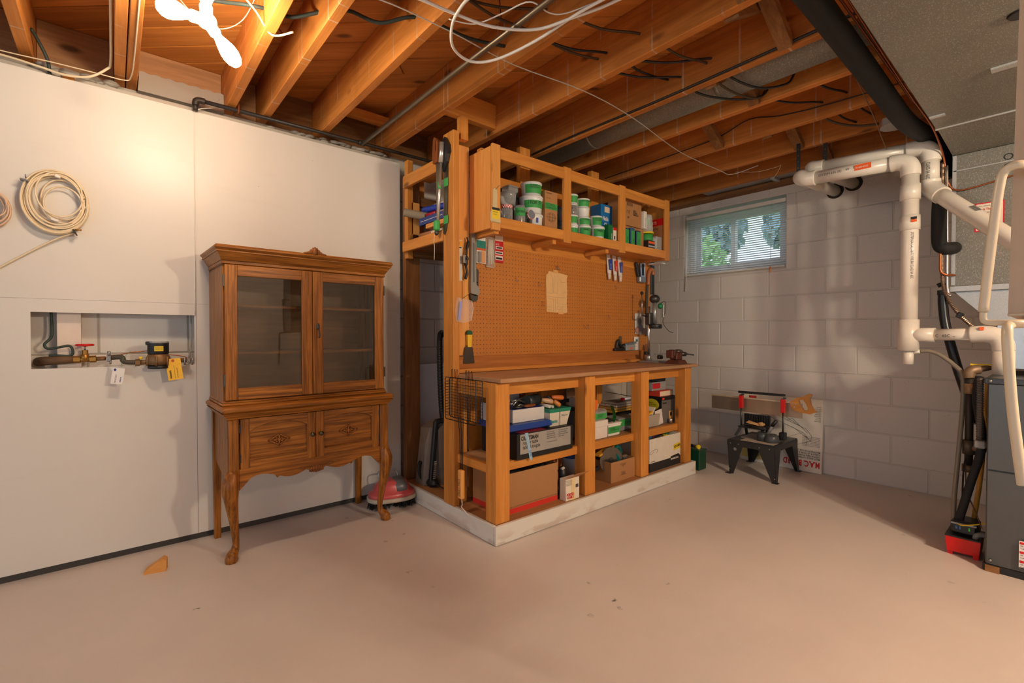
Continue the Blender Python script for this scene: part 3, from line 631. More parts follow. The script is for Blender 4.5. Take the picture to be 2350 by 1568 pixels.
def arm(label, pts, mat=None, r=.0056):
    P = [pts[0]]
    for a, b in zip(pts, pts[1:]):
        mid = (V(a)+V(b))/2+V((0, 0, -.022))
        if a[0] < 2.4 < b[0]: P += [tuple(V(a).lerp(V(b), .14)+V((0,0,-.07))), (mid.x, mid.y, 2.272), tuple(V(a).lerp(V(b), .86)+V((0,0,-.07))), b]   # dips under the round duct
        else: P += [tuple(mid), b]
    return wire('armoured_cable', label, P, r, mat or ARM, 5, 'cable', 8)
arm('brown cloth cable through the joists just beyond the white loop', [(.99, 1.545, 2.39), (1.40, 1.54, 2.385), (1.80, 1.466, 2.375)])
arm('black cable through the joists ending beside the bright joist face', [(1.38, 1.542, 2.37), (1.80, 1.414, 2.38), (2.22, 1.36, 2.38)], BLK)
arm('brown cloth cable through the joists above the white arc', [(.99, 1.62, 2.41), (1.40, 1.40, 2.40), (1.80, 1.23, 2.38), (2.22, 1.15, 2.37), (2.63, 1.05, 2.36)])
arm('short tarred cable between two joists near the cross bridging', [(1.80, 1.53, 2.37), (2.22, 1.28, 2.36), (2.63, 1.03, 2.365)], BLK)
arm('black cable through the joists under the cross bridging', [(1.80, 1.40, 2.36), (2.22, 1.12, 2.385), (2.63, .90, 2.38), (3.06, .80, 2.37), (3.47, .78, 2.37)], BLK)
arm('tarred cable sagging below the round duct', [(2.63, 1.15, 2.365), (3.06, .91, 2.36), (3.47, .86, 2.35), (3.6, .75, 2.32)], BLK)
wire('cable', 'black cable stapled along the joist in front of the round duct', [(2.196, 2.40, 2.29), (2.193, 2.25, 2.292), (2.193, 1.966, 2.295), (2.193, 1.446, 2.288), (2.193, .991, 2.292), (2.193, .5, 2.30)], .0062, BLK, 5, 'cable', 8)
wire('cable', 'thin black wire wandering along a far joist towards the furnace', [(3.034, 2.438, 2.317), (3.034, 1.787, 2.336), (3.034, 1.507, 2.353), (3.034, 1.314, 2.40), (3.034, 1.138, 2.361), (3.034, .891, 2.337), (3.034, .5, 2.325)], .0032, BLK, 5, 'cable')
wire('cable', 'thin brown wire hanging from the joists beside the insulated line', [(2.234, .63, 2.275), (2.583, .65, 2.23), (2.931, .67, 2.19), (3.35, .70, 2.13), (3.43, .71, 2.14)], .0022, pl((120, 95, 75), .6), 5, 'cable')
wire('cable', 'thin loose wire end curling below the joist near the window', [(3.52, 1.62, 2.262), (3.60, 1.50, 2.25), (3.64, 1.38, 2.262), (3.60, 1.34, 2.255), (3.6, 1.36, 2.21), (3.62, 1.40, 2.18)], .0016, CREAM, 5, 'cable')
# round supply duct in a joist bay, flat duct by the window, junction box
d = thing('round_duct', 'round galvanized duct lying between two joists', 'duct', (2.427, 1.4, 2.28))
MB().tube([(2.427, 2.62, 2.392), (2.427, 1.4, 2.390), (2.427, -1.5, 2.388)], .104, 24).build('barrel', GALV, d)
for y in (2.05, 1.2): MB().tube([(2.427, y, 2.39), (2.427, y-.02, 2.39)], .1055, 24).build('seam_band', GALV, d)
d = thing('flat_duct', 'flat galvanized duct tucked above the basement window', 'duct', (3.985, 1.6, 2.28))
bx(3.915, .9, 2.292, 4.06, 2.1, 2.36).build('body', GALVP, d); bx(3.908, 1.50, 2.268, 4.068, 1.53, 2.29).build('strap', GALVP, d)
jb = thing('junction_box', 'round metal junction box under the joists beside the insulated line', 'junction box', (3.40, .615, 2.22))
MB().lathe([(.062, 2.235), (.064, 2.24), (.064, 2.275), (.05, 2.279)], Tr(3.36, .66, 0), 8, False).build('box', GALVP, jb); MB().lathe([(.066, 2.228), (.066, 2.234)], Tr(3.36, .66, 0), 20).build('cover', GALVP, jb)
MB().tube(spline([(3.31, .72, 2.25), (3.28, .80, 2.258), (3.2, .87, 2.268), (3.12, .93, 2.30), (3.09, .95, 2.36)], 5), .007, 8).build('conduit_tail', ARM, jb)
# ================================================================ floor polisher, wedge of wood
fp = thing('floor_polisher', 'pink floor polisher with black brushes under the china cabinet', 'floor polisher', (1.315, 2.725, 0), math.radians(-14))
for x in (-.075, .075):
    m = MB(); random.seed(int(x*100)+20); m.lathe([(.055, .02), (.058, .045)], Tr(x, 0, 0), 16)
    for i in range(90):
        a = random.random()*2*PI; r = random.uniform(.035, .062); b = (x+r*math.cos(a), r*math.sin(a)*1.1); m.tube([(b[0]*1.0, b[1], .04), (x+(b[0]-x)*1.18, b[1]*1.15, .001)], .0024, 3, smooth=False)
    m.build('brush', BLK, fp)
def oval(rx, ry, n=28, p=2.6): return [(rx*math.copysign(abs(math.cos(a))**(2/p), math.cos(a)), ry*math.copysign(abs(math.sin(a))**(2/p), math.sin(a))) for a in [2*PI*i/n for i in range(n)]]
def loft(layers, n=28, p=2.6):   # (cx, cy, rx, ry, z) superellipse sections
    m = MB(); o = 0
    for cx, cy, rx, ry, z in layers: m.v += [(cx+a, cy+b, z) for a, b in oval(rx, ry, n, p)]
    for i in range(len(layers)-1):
        for j in range(n): m.f.append([i*n+j, i*n+(j+1)%n, (i+1)*n+(j+1)%n, (i+1)*n+j]); m.sm.append(True)
    m.f.append(list(range(n))[::-1]); m.sm.append(False); m.f.append([(len(layers)-1)*n+j for j in range(n)]); m.sm.append(False); return m
loft([(0,0,.138,.088,.042),(0,0,.148,.098,.048),(0,0,.148,.098,.066),(0,0,.14,.09,.070)]).build('bumper', pl((196, 182, 160), .5), fp)
PINK = pl((214, 92, 92), .3)
loft([(0,0,.138,.09,.068),(0,0,.140,.092,.085),(0,0,.128,.083,.096),(.0,0,.112,.075,.103),(.0,0,.102,.066,.135),(.005,0,.085,.052,.158),(.01,0,.06,.035,.166)]).build('housing', PINK, fp)
loft([(.045,-.008,.042,.071,.106),(.045,-.008,.043,.064,.138),(.04,0,.038,.05,.162),(.04,0,.03,.036,.1695)], 20, 3.5).build('duct_tape', pl((120, 122, 126), .35, .3, .3), fp)
MB().tube(spline([(-.06, .05, .15), (-.07, .06, .19), (-.05, .065, .205), (.02, .065, .205), (.045, .06, .19), (.05, .05, .15)], 5), .004, 6).build('handle_wire', STEEL, fp)
wd = tag(MB().hull([(0,0,0),(.082,-.012,0),(.088,.035,0),(.008,.04,0),(.002,.0,.012),(.012,.038,.018),(.068,-.010,.058),(.074,.032,.058),(.084,-.010,.05),(.088,.033,.048)]).build('wood_block', PINEL[0]), 'rough wedge of scrap wood lying on the floor near the white wall', 'wood block')
wd.location = (.09, 2.635, 0); wd.rotation_euler = (0, 0, -.1)
# ================================================================ workbench on its painted platform
px, py, pz = PINE
wb = thing('workbench', 'pine workbench with open shelf standing on a white painted platform', 'workbench', (1.46, 1.85, 0))
def m_scuff():
    t = NT('scuffed_white'); v = t.obj(); n = t.noise(t.obj((2,2,6)), 2.2, 4); z = t.sep(v)[2]
    f = t.math('MULTIPLY', t.ramp(n, [(.5, 0), (.58, .8)]), t.ramp(z, [(.02, .9), (.075, 0)]))
    return t.out(t.mix(f, (.72, .69, .62), (.52, .42, .35)), .5)
SCUF = m_scuff()
bx(1.451, 1.847, .002, 3.39, 1.866, .0981, c=.002).build('platform_front', SCUF, wb); bx(1.451, 1.868, .002, 1.470, 2.84, .0981, c=.002).build('platform_side', SCUF, wb); bx(3.371, 1.868, .002, 3.39, 2.84, .0981, c=.002).build('platform_side', SCUF, wb)
bx(1.472, 1.868, .070, 3.37, 2.84, .0975).build('platform_deck', wood('deck_board', (.50,.25,.10), (.36,.16,.06), 0, .6), wb)
for x0, x1 in ((1.468, 1.560), (2.146, 2.238), (2.715, 2.800), (3.270, 3.355)): bx(x0, 1.868, .0985, x1, 1.955, .815, c=.003).build('post', pz, wb)
for x0 in (1.50, 2.15, 2.72, 3.28): bx(x0, 2.255, .0985, x0+.06, 2.29, .815, c=.003).build('rear_post', pz, wb)
bx(1.476, 1.838, .818, 3.40, 2.305, .840, c=.003).build('bench_top', PLY, wb)
for x0, x1 in ((1.561, 2.145), (2.239, 2.714), (2.801, 3.269)): bx(x0, 1.925, .745, x1, 1.955, .816).build('top_rail', px, wb)
for x0 in (1.476, 3.30): bx(x0, 1.957, .735, x0+.035, 2.254, .816).build('end_rail', py, wb)
bx(1.50, 1.958, .372, 3.37, 2.254, .386).build('shelf', PLY, wb)
for x0, x1 in ((1.561, 2.145), (2.239, 2.714), (2.801, 3.269)): bx(x0, 1.930, .338, x1, 1.957, .388, c=.002).build('shelf_rail', px, wb)
bx(1.473, 1.958, .345, 1.498, 2.254, .390, c=.002).build('shelf_end', py, wb)
bx(1.60, 2.292, .10, 2.72, 2.297, .80).build('back_board', HARDB, wb)
bx(1.49, 2.262, .842, 3.37, 2.284, .864, c=.003).build('rear_cleat', px, wb); bx(1.49, 2.284, .842, 3.37, 2.300, .936, c=.003).build('backsplash', wood('backsplash_wood', (.55,.20,.045), (.36,.11,.02), 0, .45), wb)
# ---- frame behind the bench: tall posts, pegboard, top rail
pf = thing('pegboard_stand', 'tall pine frame carrying the pegboard behind the workbench', 'frame', (1.45, 2.25, .1))
bx(1.447, 2.222, .0985, 1.487, 2.328, 2.20, c=.003).build('post', pz, pf); bx(1.488, 2.296, .94, 1.606, 2.312, 2.16, c=.003).build('face_board', PINEL[2], pf)
bx(1.51, 2.24, 2.17, 1.56, 2.28, 2.30).build('block', pz, pf); bx(3.405, 2.302, .94, 3.46, 2.34, 2.2).build('post', pz, pf)
for x in (2.02, 2.72): bx(x, 2.315, .94, x+.085, 2.352, 2.278).build('stud', pz, pf)
bx(1.61, 2.298, 1.60, 3.40, 2.314, 1.70, c=.002).build('top_rail', px, pf)
def m_peg():
    t = NT('pegboard'); s = t.sep(t.obj()); n = t.noise(t.obj(), 7, 5, .65); n2 = t.noise(t.obj(), 60, 3)
    fx = t.math('SUBTRACT', t.math('FRACT', t.math('DIVIDE', s[0], .0254)), .5); fz = t.math('SUBTRACT', t.math('FRACT', t.math('DIVIDE', s[2], .0254)), .5)
    d = t.math('SQRT', t.math('ADD', t.math('MULTIPLY', fx, fx), t.math('MULTIPLY', fz, fz)))
    c = t.mix(n, (.46, .15, .018), (.62, .225, .032)); c = t.mix(t.ramp(n2, [(.3, .25), (.7, 0)]), c, (.3, .1, .02))
    h = t.ramp(d, [(.10, 1), (.14, 0)]); c = t.mix(h, c, (.09, .03, .008)); t.bump(t.math('SUBTRACT', 1.0, h), .3, .003); return t.out(c, .5)
pg = tag(bx(1.606, 2.302, .90, 3.404, 2.308, 1.626).build('pegboard', m_peg()), 'brown perforated pegboard above the workbench', 'pegboard')
for x, z in ((1.965,1.41),(2.165,1.40),(2.20,1.27),(2.33,1.52),(2.345,1.52),(2.62,1.12),(2.66,1.12),(2.98,1.43),(2.90,1.20)):
    m = MB().tube([(x, 2.30, z+.012), (x, 2.292, z+.012), (x, 2.289, z), (x, 2.285, z-.012), (x, 2.277, z-.012), (x, 2.275, z-.002)], .0016, 5); m.build('peg_hook', STEEL, pg)
# ---- overhead shelf box
ov = thing('overhead_shelf', 'open fronted pine shelf box mounted above the pegboard', 'shelf', (1.61, 2.10, 1.66))
bx(1.605, 2.094, 1.655, 1.622, 2.294, 2.110, c=.002).build('side_panel', PINEL[2], ov); bx(3.362, 2.094, 1.655, 3.378, 2.294, 2.110, c=.002).build('side_panel', pz, ov)
bx(1.622, 2.094, 1.672, 3.362, 2.294, 1.690).build('shelf_board', px, ov)
for x0, x1 in ((1.608, 1.665), (2.176, 2.244), (2.744, 2.812), (3.322, 3.382)): bx(x0, 2.075, 1.645, x1, 2.094, 2.122, c=.002).build('stile', pz if x0 > 1.7 else PINEL[2], ov)
for x0, x1 in ((1.665, 2.176), (2.244, 2.744), (2.812, 3.322)):
    bx(x0, 2.076, 2.045, x1, 2.094, 2.112, c=.002).build('face_rail', px, ov); bx(x0, 2.076, 1.662, x1, 2.094, 1.722, c=.002).build('face_rail', px, ov)
bx(1.622, 2.288, 1.69, 2.90, 2.294, 2.03).build('back_panel', HARDB, ov)
for x in (1.64, 2.10, 2.62): bx(x, 2.10, 1.630, x+.03, 2.29, 1.655).build('brace', py, ov)
bx(1.622, 2.20, 2.115, 3.38, 2.24, 2.135).build('hanger_rail', px, ov)
# ---- side rack between the frame and the white wall
sr = thing('storage_rack', 'pine framing with a loaded shelf between the white wall and the tall post', 'rack', (1.47, 2.86, .1))
bx(1.478, 2.845, .0985, 1.585, 2.885, 2.10, c=.003).build('stud', wood('dark_stud', (.36,.16,.055), (.20,.075,.02), 2, .6), sr); bx(1.470, 2.80, 1.56, 1.512, 2.843, 2.20, c=.003).build('stud', pz, sr)
bx(1.445, 2.331, 2.012, 1.469, 2.815, 2.088, c=.003).build('rail', py, sr); bx(1.445, 2.331, 1.600, 1.469, 2.825, 1.665, c=.003).build('rail', py, sr)
bx(1.472, 2.34, 1.610, 1.90, 2.84, 1.628).build('shelf_board', OLDW[0], sr)
bx(1.515, 2.80, 1.575, 2.02, 2.84, 1.61).build('ledger', OLDW[0], sr); bx(1.515, 2.86, 1.93, 2.02, 2.90, 1.99).build('ledger', OLDW[0], sr)
bx(1.50, 2.80, 1.72, 1.56, 2.82, 1.93, c=.002).build('cleat', PINEL[2], sr); bx(1.60, 2.90, 1.70, 1.65, 2.94, 2.12).build('stud', pz, sr)
MB().bar((1.60, 2.80, 2.10), (1.60, 2.34, 2.06), .08, .04).build('brace', py, sr)
# ================================================================ things hung on the frame and pegboard
def flat(poly, y, th, mat, name, parent): return MB().prism(poly, 0, th, Tr(0, y, 0) @ FY).build(name, mat, parent)
t = thing('notched_trowel', 'beige plastic notched spreader hung on the overhead shelf by a nail', 'scraper', (1.62, 2.07, 1.684)); BE = pl((206, 184, 140), .45)
P = [(1.590, 1.690), (1.590, 1.735), (1.606, 1.77), (1.608, 1.862), (1.614, 1.872), (1.630, 1.872), (1.636, 1.862), (1.637, 1.77), (1.658, 1.735), (1.660, 1.690)]
for i in range(9): x = 1.659-.0075*i; P += [(x, 1.684), (x-.003, 1.684), (x-.003, 1.690), (x-.0045, 1.690)]
flat(P, 2.073, .004, BE, 'blade', t); bx(1.601, 2.0682, 1.702, 1.652, 2.0688, 1.752).build('label', YEL, t); bx(1.600, 2.0681, 1.752, 1.653, 2.0687, 1.766).build('label_band', BLK, t)
text('SPREADER', .009, Tr(1.606, 2.0678, 1.738) @ FY, INK, t, .8); text('NOTCHED', .007, Tr(1.606, 2.0678, 1.725) @ FY, INK, t, .8); MB().cyl((1.622, 2.08, 1.858), (1.632, 2.045, 1.885), .0014, n=6).build('nail', DSTEEL, t)
# saws on the tall post
t = thing('hand_saw', 'hand saw with reddish wooden handle hung on the side rack', 'saw', (1.43, 2.43, 1.62)); FXm = FX
WH = wood('saw_handle_wood', (.33,.10,.03), (.2,.05,.012), 2, .4)
def flatx(poly, x, th, mat, name, parent): return MB().prism([(-a, b) for a, b in poly], 0, th, Tr(x, 0, 0) @ FX).build(name, mat, parent)
flatx([(2.385, 1.655), (2.37, 1.66), (2.352, 2.075), (2.392, 2.09)], 1.440, .002, pl((120, 112, 100), .4, .8), 'blade', t)
flatx([(2.346, 2.05), (2.40, 2.05), (2.404, 2.10), (2.398, 2.185), (2.385, 2.20), (2.372, 2.19), (2.376, 2.12), (2.368, 2.11), (2.362, 2.17), (2.35, 2.175), (2.344, 2.16)], 1.444, .022, WH, 'handle', t)
bx(1.438, 2.362, 1.66, 1.4395, 2.368, 2.09).build('brass_edge', BRASS, t)
t = thing('hacksaw', 'silver tubular hacksaw with green tape hung on the tall post', 'saw', (1.42, 2.31, 1.64))
MB().cyl((1.418, 2.292, 2.14), (1.418, 2.302, 2.03), .0145, n=12).build('grip', pl((200, 198, 192), .3, .7), t); MB().tube([(1.418, 2.302, 2.03), (1.420, 2.345, 1.665)], .0085, 10).build('frame_tube', pl((205, 200, 190), .25, .8), t)
MB().cyl((1.419, 2.318, 1.885), (1.419, 2.324, 1.925), .0105, n=10).build('tape', GREENT, t); m = MB().box(1.400, 2.33, 1.655, 1.432, 2.365, 1.715, c=.008); m.build('tape', GREENT, t); MB().ell((1.418, 2.352, 1.645), (.012, .016, .016), 10, 6).build('end_nut', DSTEEL, t)
MB().tube(spline([(1.41, 2.36, 1.64), (1.412, 2.372, 1.60), (1.41, 2.362, 1.56), (1.41, 2.366, 1.49)], 5), .0016, 5).build('cord', CREAM, t)
t = thing('pruning_saw', 'wide curved saw blade with black handle hung behind the hacksaw', 'saw', (1.44, 2.27, 1.62))
flatx([(2.268, 2.02), (2.306, 2.02), (2.32, 1.64), (2.305, 1.628), (2.284, 1.66), (2.276, 1.72)], 1.444, .002, pl((96, 94, 84), .35, .8), 'blade', t)
flatx([(2.262, 2.03), (2.30, 1.98), (2.305, 2.06), (2.296, 2.16), (2.28, 2.17), (2.245, 2.12), (2.24, 2.08), (2.25, 2.07)], 1.446, .02, BLK, 'handle', t)
for z in (1.69, 1.90): bx(1.4415, 2.268, z, 1.4428, 2.315, z+.045).build('tape', GREENT, t)
# cards, wrench and blister packs
def card(name, label, x0, x1, z0, z1, y, mat, extra=(), cat='package', th=.003, tilt=0):
    t = thing(name, label, cat, ((x0+x1)/2, y, z0))
    bx(x0, y-th, z0, x1, y, z1, c=.0008).build('card', mat, t)
    for nm, a0, a1, b0, b1, d, mt in extra: bx(x0+(x1-x0)*a0, y-th-d, z0+(z1-z0)*b0, x0+(x1-x0)*a1, y-th, z0+(z1-z0)*b1, c=min(.002, d*.4)).build(nm, mt, t)
    return t
t = card('file_package', 'tall white and yellow tool card hung on the pegboard frame', 1.505, 1.552, 1.372, 1.61, 2.294, pl((212, 205, 195), .5), (('header', 0, 1, .84, .98, .0006, pl((238, 160, 30), .5)), ('print', .1, .9, .80, .83, .0006, INK)))
text('KNIFE', .012, Tr(1.509, 2.2898, 1.585) @ FY, INK, t, .8)
t = thing('spokeshave', 'black cast iron spokeshave hung beside the pipe wrench', 'spokeshave', (1.565, 2.28, 1.38))
m = MB().tube(spline([(1.575, 2.275, 1.628), (1.58, 2.272, 1.60), (1.573, 2.272, 1.565), (1.568, 2.272, 1.53), (1.562, 2.27, 1.50), (1.566, 2.272, 1.46), (1.572, 2.272, 1.42), (1.563, 2.275, 1.385)], 4), [.005]*4+[.009]*5+[.007]*5+[.012]*6+[.007]*4+[.008]*5, 8); m.build('body', BLK, t); bx(1.540, 2.262, 1.475, 1.562, 2.267, 1.52).build('cutter', STEEL, t); MB().cyl((1.565, 2.26, 1.5), (1.565, 2.25, 1.5), .008, n=10).build('thumb_screw', DSTEEL, t)
t = thing('pipe_wrench', 'large grey aluminium pipe wrench hung on the pegboard', 'wrench', (1.63, 2.285, 1.256)); AL = pl((150, 148, 142), .42, .6)
MB().prism([(1.600, 1.33), (1.606, 1.655), (1.612, 1.664), (1.628, 1.664), (1.634, 1.655), (1.636, 1.60), (1.640, 1.36), (1.662, 1.335), (1.664, 1.31), (1.655, 1.295), (1.602, 1.305)], 0, .026, Tr(0, 2.298, 0) @ FY).build('handle', AL, t)
bx(1.614, 2.269, 1.37, 1.626, 2.272, 1.60).build('groove', pl((120, 118, 114), .5, .6), t)
MB().prism([(1.60, 1.30), (1.604, 1.275), (1.618, 1.258), (1.640, 1.258), (1.652, 1.270), (1.654, 1.298), (1.640, 1.292), (1.612, 1.292)], 0, .022, Tr(0, 2.297, 0) @ FY).build('jaw', DSTEEL, t)
MB().prism([(1.645, 1.345), (1.656, 1.345), (1.660, 1.44), (1.652, 1.452), (1.642, 1.446), (1.640, 1.40)], 0, .02, Tr(0, 2.296, 0) @ FY).build('hook_jaw', DSTEEL, t); MB().cyl((1.650, 2.286, 1.352), (1.650, 2.286, 1.375), .012, n=12).build('adjusting_nut', DSTEEL, t)
t = card('drill_bit_package', 'teal and white blister card of slim bits hung on the pegboard', 1.656, 1.724, 1.49, 1.664, 2.296, pl((222, 220, 212), .4), (('teal_band', .02, .98, .52, .78, .0007, pl((22, 122, 110), .45)), ('orange_band', .02, .98, .44, .52, .0007, pl((200, 90, 40), .5)), ('bits', .1, .42, .02, .40, .006, STEEL), ('bits', .5, .9, .02, .42, .005, pl((214, 150, 92), .5))))
bx(1.676, 2.2905, 1.643, 1.704, 2.2925, 1.650).build('hang_slot', BLK, t)
t = thing('wire_bundle', 'bundle of clear plastic rods in a bag hung below the overhead shelf', 'package', (1.76, 2.28, 1.48))
for i in range(6): MB().tube([(1.737+.008*i, 2.288-.004*(i % 2), 1.48+.003*i), (1.744+.006*i, 2.288, 1.64)], .0032, 6).build('rod', pl((226, 216, 200), .4), t)
bx(1.724, 2.279, 1.47, 1.79, 2.296, 1.655, c=.006).build('bag', FILM, t)
t = card('screwdriver_bit_package', 'red blister card of bits hung below the overhead shelf', 1.793, 1.862, 1.507, 1.64, 2.296, pl((190, 24, 30), .4), (('hanger', .05, .95, 1.0, 1.28, .0004, pl((222, 206, 188), .5)), ('window', .08, .92, .12, .32, .001, pl((225, 215, 205), .5)), ('window', .08, .92, .38, .52, .001, pl((225, 215, 205), .5)), ('window', .12, .9, .62, .75, .001, pl((225, 215, 205), .5)), ('bits', .14, .84, .15, .24, .004, BLK), ('bits', .14, .84, .42, .48, .004, BLK), ('bits', .2, .8, .65, .72, .003, DSTEEL)))
text('BITS', .016, Tr(1.80, 2.2915, 1.613) @ FY, WHITE, t, .9)
for i, (x, z0) in enumerate(((1.528, 1.24), (1.553, 1.25))):
    tag(bx(x, 2.289, z0, x+.018, 2.294, 1.375, c=.001).build('paint_stick', PINEL[2]), ('wider' if i == 0 else 'narrower')+' pale wooden stir stick hung on the pegboard frame', 'stick')
t = thing('plastic_bag', 'small clear plastic bag hung on the tall post from a nail', 'bag', (1.525, 2.215, 1.13))
MB().prism([(1.465, 1.27), (1.452, 1.20), (1.46, 1.135), (1.50, 1.128), (1.56, 1.142), (1.575, 1.21), (1.566, 1.255), (1.53, 1.262)], 0, .006, Tr(0, 2.216, 0) @ FY).build('film', FILM, t); bx(1.475, 2.2085, 1.145, 1.49, 2.2098, 1.25, T=Tr(1.48,2.2,1.2) @ Ry(.12) @ Tr(-1.48,-2.2,-1.2)).build('leaflet', pl((150, 150, 205), .5), t); MB().cyl((1.50, 2.2225, 1.262), (1.528, 2.19, 1.29), .0015, n=6).build('nail', DSTEEL, t)
t = thing('putty_knife', 'broad putty knife with yellow and green handle hung over the backsplash', 'putty knife', (1.59, 2.28, .893))
MB().prism([(1.553, .893), (1.551, .905), (1.566, .985), (1.578, 1.0), (1.606, 1.0), (1.618, .985), (1.631, .905), (1.629, .893)], 0, .002, Tr(0, 2.282, 0) @ FY).build('blade', pl((92, 84, 76), .3, .85), t)
MB().prism([(1.579, .99), (1.605, .99), (1.609, 1.062), (1.577, 1.062)], 0, .016, Tr(0, 2.289, 0) @ FY).build('handle', pl((238, 190, 40), .4), t); MB().prism([(1.576, 1.062), (1.610, 1.062), (1.612, 1.074), (1.604, 1.086), (1.584, 1.088), (1.573, 1.074)], 0, .018, Tr(0, 2.29, 0) @ FY).build('end_cap', pl((16, 82, 52), .4), t)
t = thing('paper_template', 'yellowed sheet of drawn plans taped to the pegboard', 'paper', (2.34, 2.298, 1.21)); PY_ = 2.3005
flat([(2.245, 1.217), (2.238, 1.44), (2.240, 1.468), (2.256, 1.477), (2.262, 1.494), (2.305, 1.492), (2.375, 1.488), (2.449, 1.479), (2.440, 1.45), (2.446, 1.36), (2.44, 1.28), (2.447, 1.222), (2.43, 1.213)], PY_, .001, pl((224, 180, 122), .7), 'sheet', t)
MB().prism([(2.305, 1.486), (2.306, 1.508), (2.354, 1.508), (2.352, 1.484)], 0, .0012, Tr(0, PY_-.0003, 0) @ FY).build('masking_tape', pl((222, 165, 95), .6), t); MB().prism([(2.352, 1.222), (2.36, 1.205), (2.408, 1.205), (2.406, 1.224)], 0, .0012, Tr(0, PY_-.0003, 0) @ FY).build('masking_tape', pl((226, 168, 104), .6), t)
m = MB(); GI = pl((150, 130, 100), .8)
for a, b, c, d_ in ((2.25,1.345,2.30,1.345),(2.30,1.345,2.30,1.45),(2.30,1.45,2.28,1.478),(2.31,1.348,2.35,1.348),(2.31,1.348,2.315,1.47),(2.35,1.348,2.352,1.47),(2.37,1.45,2.39,1.425),(2.39,1.425,2.43,1.43),(2.395,1.35,2.43,1.36),(2.25,1.32,2.43,1.32),(2.25,1.31,2.31,1.305),(2.31,1.305,2.31,1.22),(2.325,1.31,2.33,1.22),(2.345,1.31,2.345,1.275),(2.345,1.275,2.43,1.275),(2.35,1.26,2.375,1.26),(2.35,1.235,2.375,1.235),(2.35,1.235,2.35,1.26),(2.375,1.235,2.375,1.26),(2.39,1.258,2.42,1.258),(2.39,1.225,2.39,1.258),(2.25,1.25,2.29,1.25),(2.25,1.235,2.29,1.235)): m.bar((a, PY_-.0013, b), (c, PY_-.0013, d_), .0004, .0012, (0,0,1) if abs(a-c) > abs(b-d_) else (1,0,0))
o = m.build('pencil_lines', GI, t); o['kind'] = 'stuff'
for i, (x, c1, nm, tx) in enumerate(((2.865, (36, 70, 160), 'blue printed', 'SILICONE'), (2.935, (214, 60, 40), 'red printed', 'SEALER'), (3.0, (70, 80, 160), 'white and violet', 'ADHESIVE'))):
    t = thing('caulking_tube', nm+' squeeze tube hung under the overhead shelf', 'tube', (x+.02, 2.28, 1.475)); z0 = 1.484-.005*i
    MB().hull([(x+a, 2.29, 1.675-.004*i) for a in (0, .042)]+[(x+.021+.019*math.cos(q), 2.278+.012*math.sin(q), z0+.045) for q in [2*PI*k/10 for k in range(10)]]).build('body', pl((222, 216, 208), .4), t)
    MB().cyl((x+.021, 2.278, z0+.045), (x+.021, 2.278, z0), .014, .010, 12).build('cap', pl((226, 214, 196), .5), t); bx(x+.006, 2.2635, z0+.07, x+.036, 2.2665, z0+.15, T=Tr(0,0,0)).build('print', pl(c1, .5), t)
    text(tx, .014, Tr(x+.026, 2.263, z0+.075) @ FY @ Rz(PI/2), WHITE, t, .7)
t = thing('staple_gun', 'chrome staple gun with black handle hung on the pegboard', 'staple gun', (3.30, 2.28, 1.485)); CH = pl((190, 192, 196), .2, .95)
MB().hull([(a, y, z) for a, y, z in ((3.268,2.268,1.64),(3.335,2.268,1.655),(3.268,2.296,1.64),(3.335,2.296,1.655),(3.275,2.266,1.53),(3.34,2.266,1.53),(3.275,2.297,1.53),(3.34,2.297,1.53))]).build('body', CH, t); bx(3.296, 2.262, 1.545, 3.314, 2.2665, 1.64).build('slot', BLK, t)
bx(3.262, 2.262, 1.487, 3.345, 2.298, 1.535, c=.006).build('base', pl((150, 158, 168), .35, .7), t); MB().bar((3.225, 2.28, 1.645), (3.262, 2.28, 1.535), .024, .022, (0,1,0), .005).build('handle', BLK, t)
t = thing('coping_saw', 'wood handled saw hung at the right end of the pegboard', 'saw', (3.44, 2.29, 1.0))
MB().tube(spline([(3.478, 2.285, 1.565), (3.47, 2.285, 1.60), (3.44, 2.285, 1.607), (3.418, 2.285, 1.58), (3.408, 2.285, 1.53), (3.405, 2.285, 1.475)], 5), [.016]*20+[.017]*6, 10).build('handle', pl((176, 106, 62), .4), t); MB().prism([(3.382, 1.05), (3.374, 1.20), (3.39, 1.48), (3.418, 1.48), (3.402, 1.05)], 0, .002, Tr(0, 2.29, 0) @ FY).build('blade', pl((110, 106, 96), .4, .8), t)
tag(bx(3.452, 2.286, 1.40, 3.50, 2.296, 1.69, c=.002).build('black_strip', BLK), 'flat black strip hung at the right end of the overhead shelf', 'strip')
tag(bx(3.385, 2.16, 1.640, 3.46, 2.27, 1.648).build('white_board', WHITE), 'small white board lying under the right end of the overhead shelf', 'board')
t = thing('plastic_bag', 'clear plastic bag of small parts hung behind the drill stand', 'bag', (3.32, 2.28, 1.065)); m = MB().prism([(3.235, 1.235), (3.24, 1.07), (3.30, 1.062), (3.40, 1.075), (3.395, 1.225), (3.30, 1.24)], 0, .014, Tr(0, 2.298, 0) @ FY); m.build('film', FILM, t)
for i, (a, b, c) in enumerate(((3.27, 1.10, (190,120,90)), (3.31, 1.12, (120,120,150)), (3.35, 1.09, (150,100,100)), (3.30, 1.17, (110,100,110)))): MB().ell((a, 2.291, b), (.028, .004, .03), 8, 5).build('part', pl(c, .5), t)
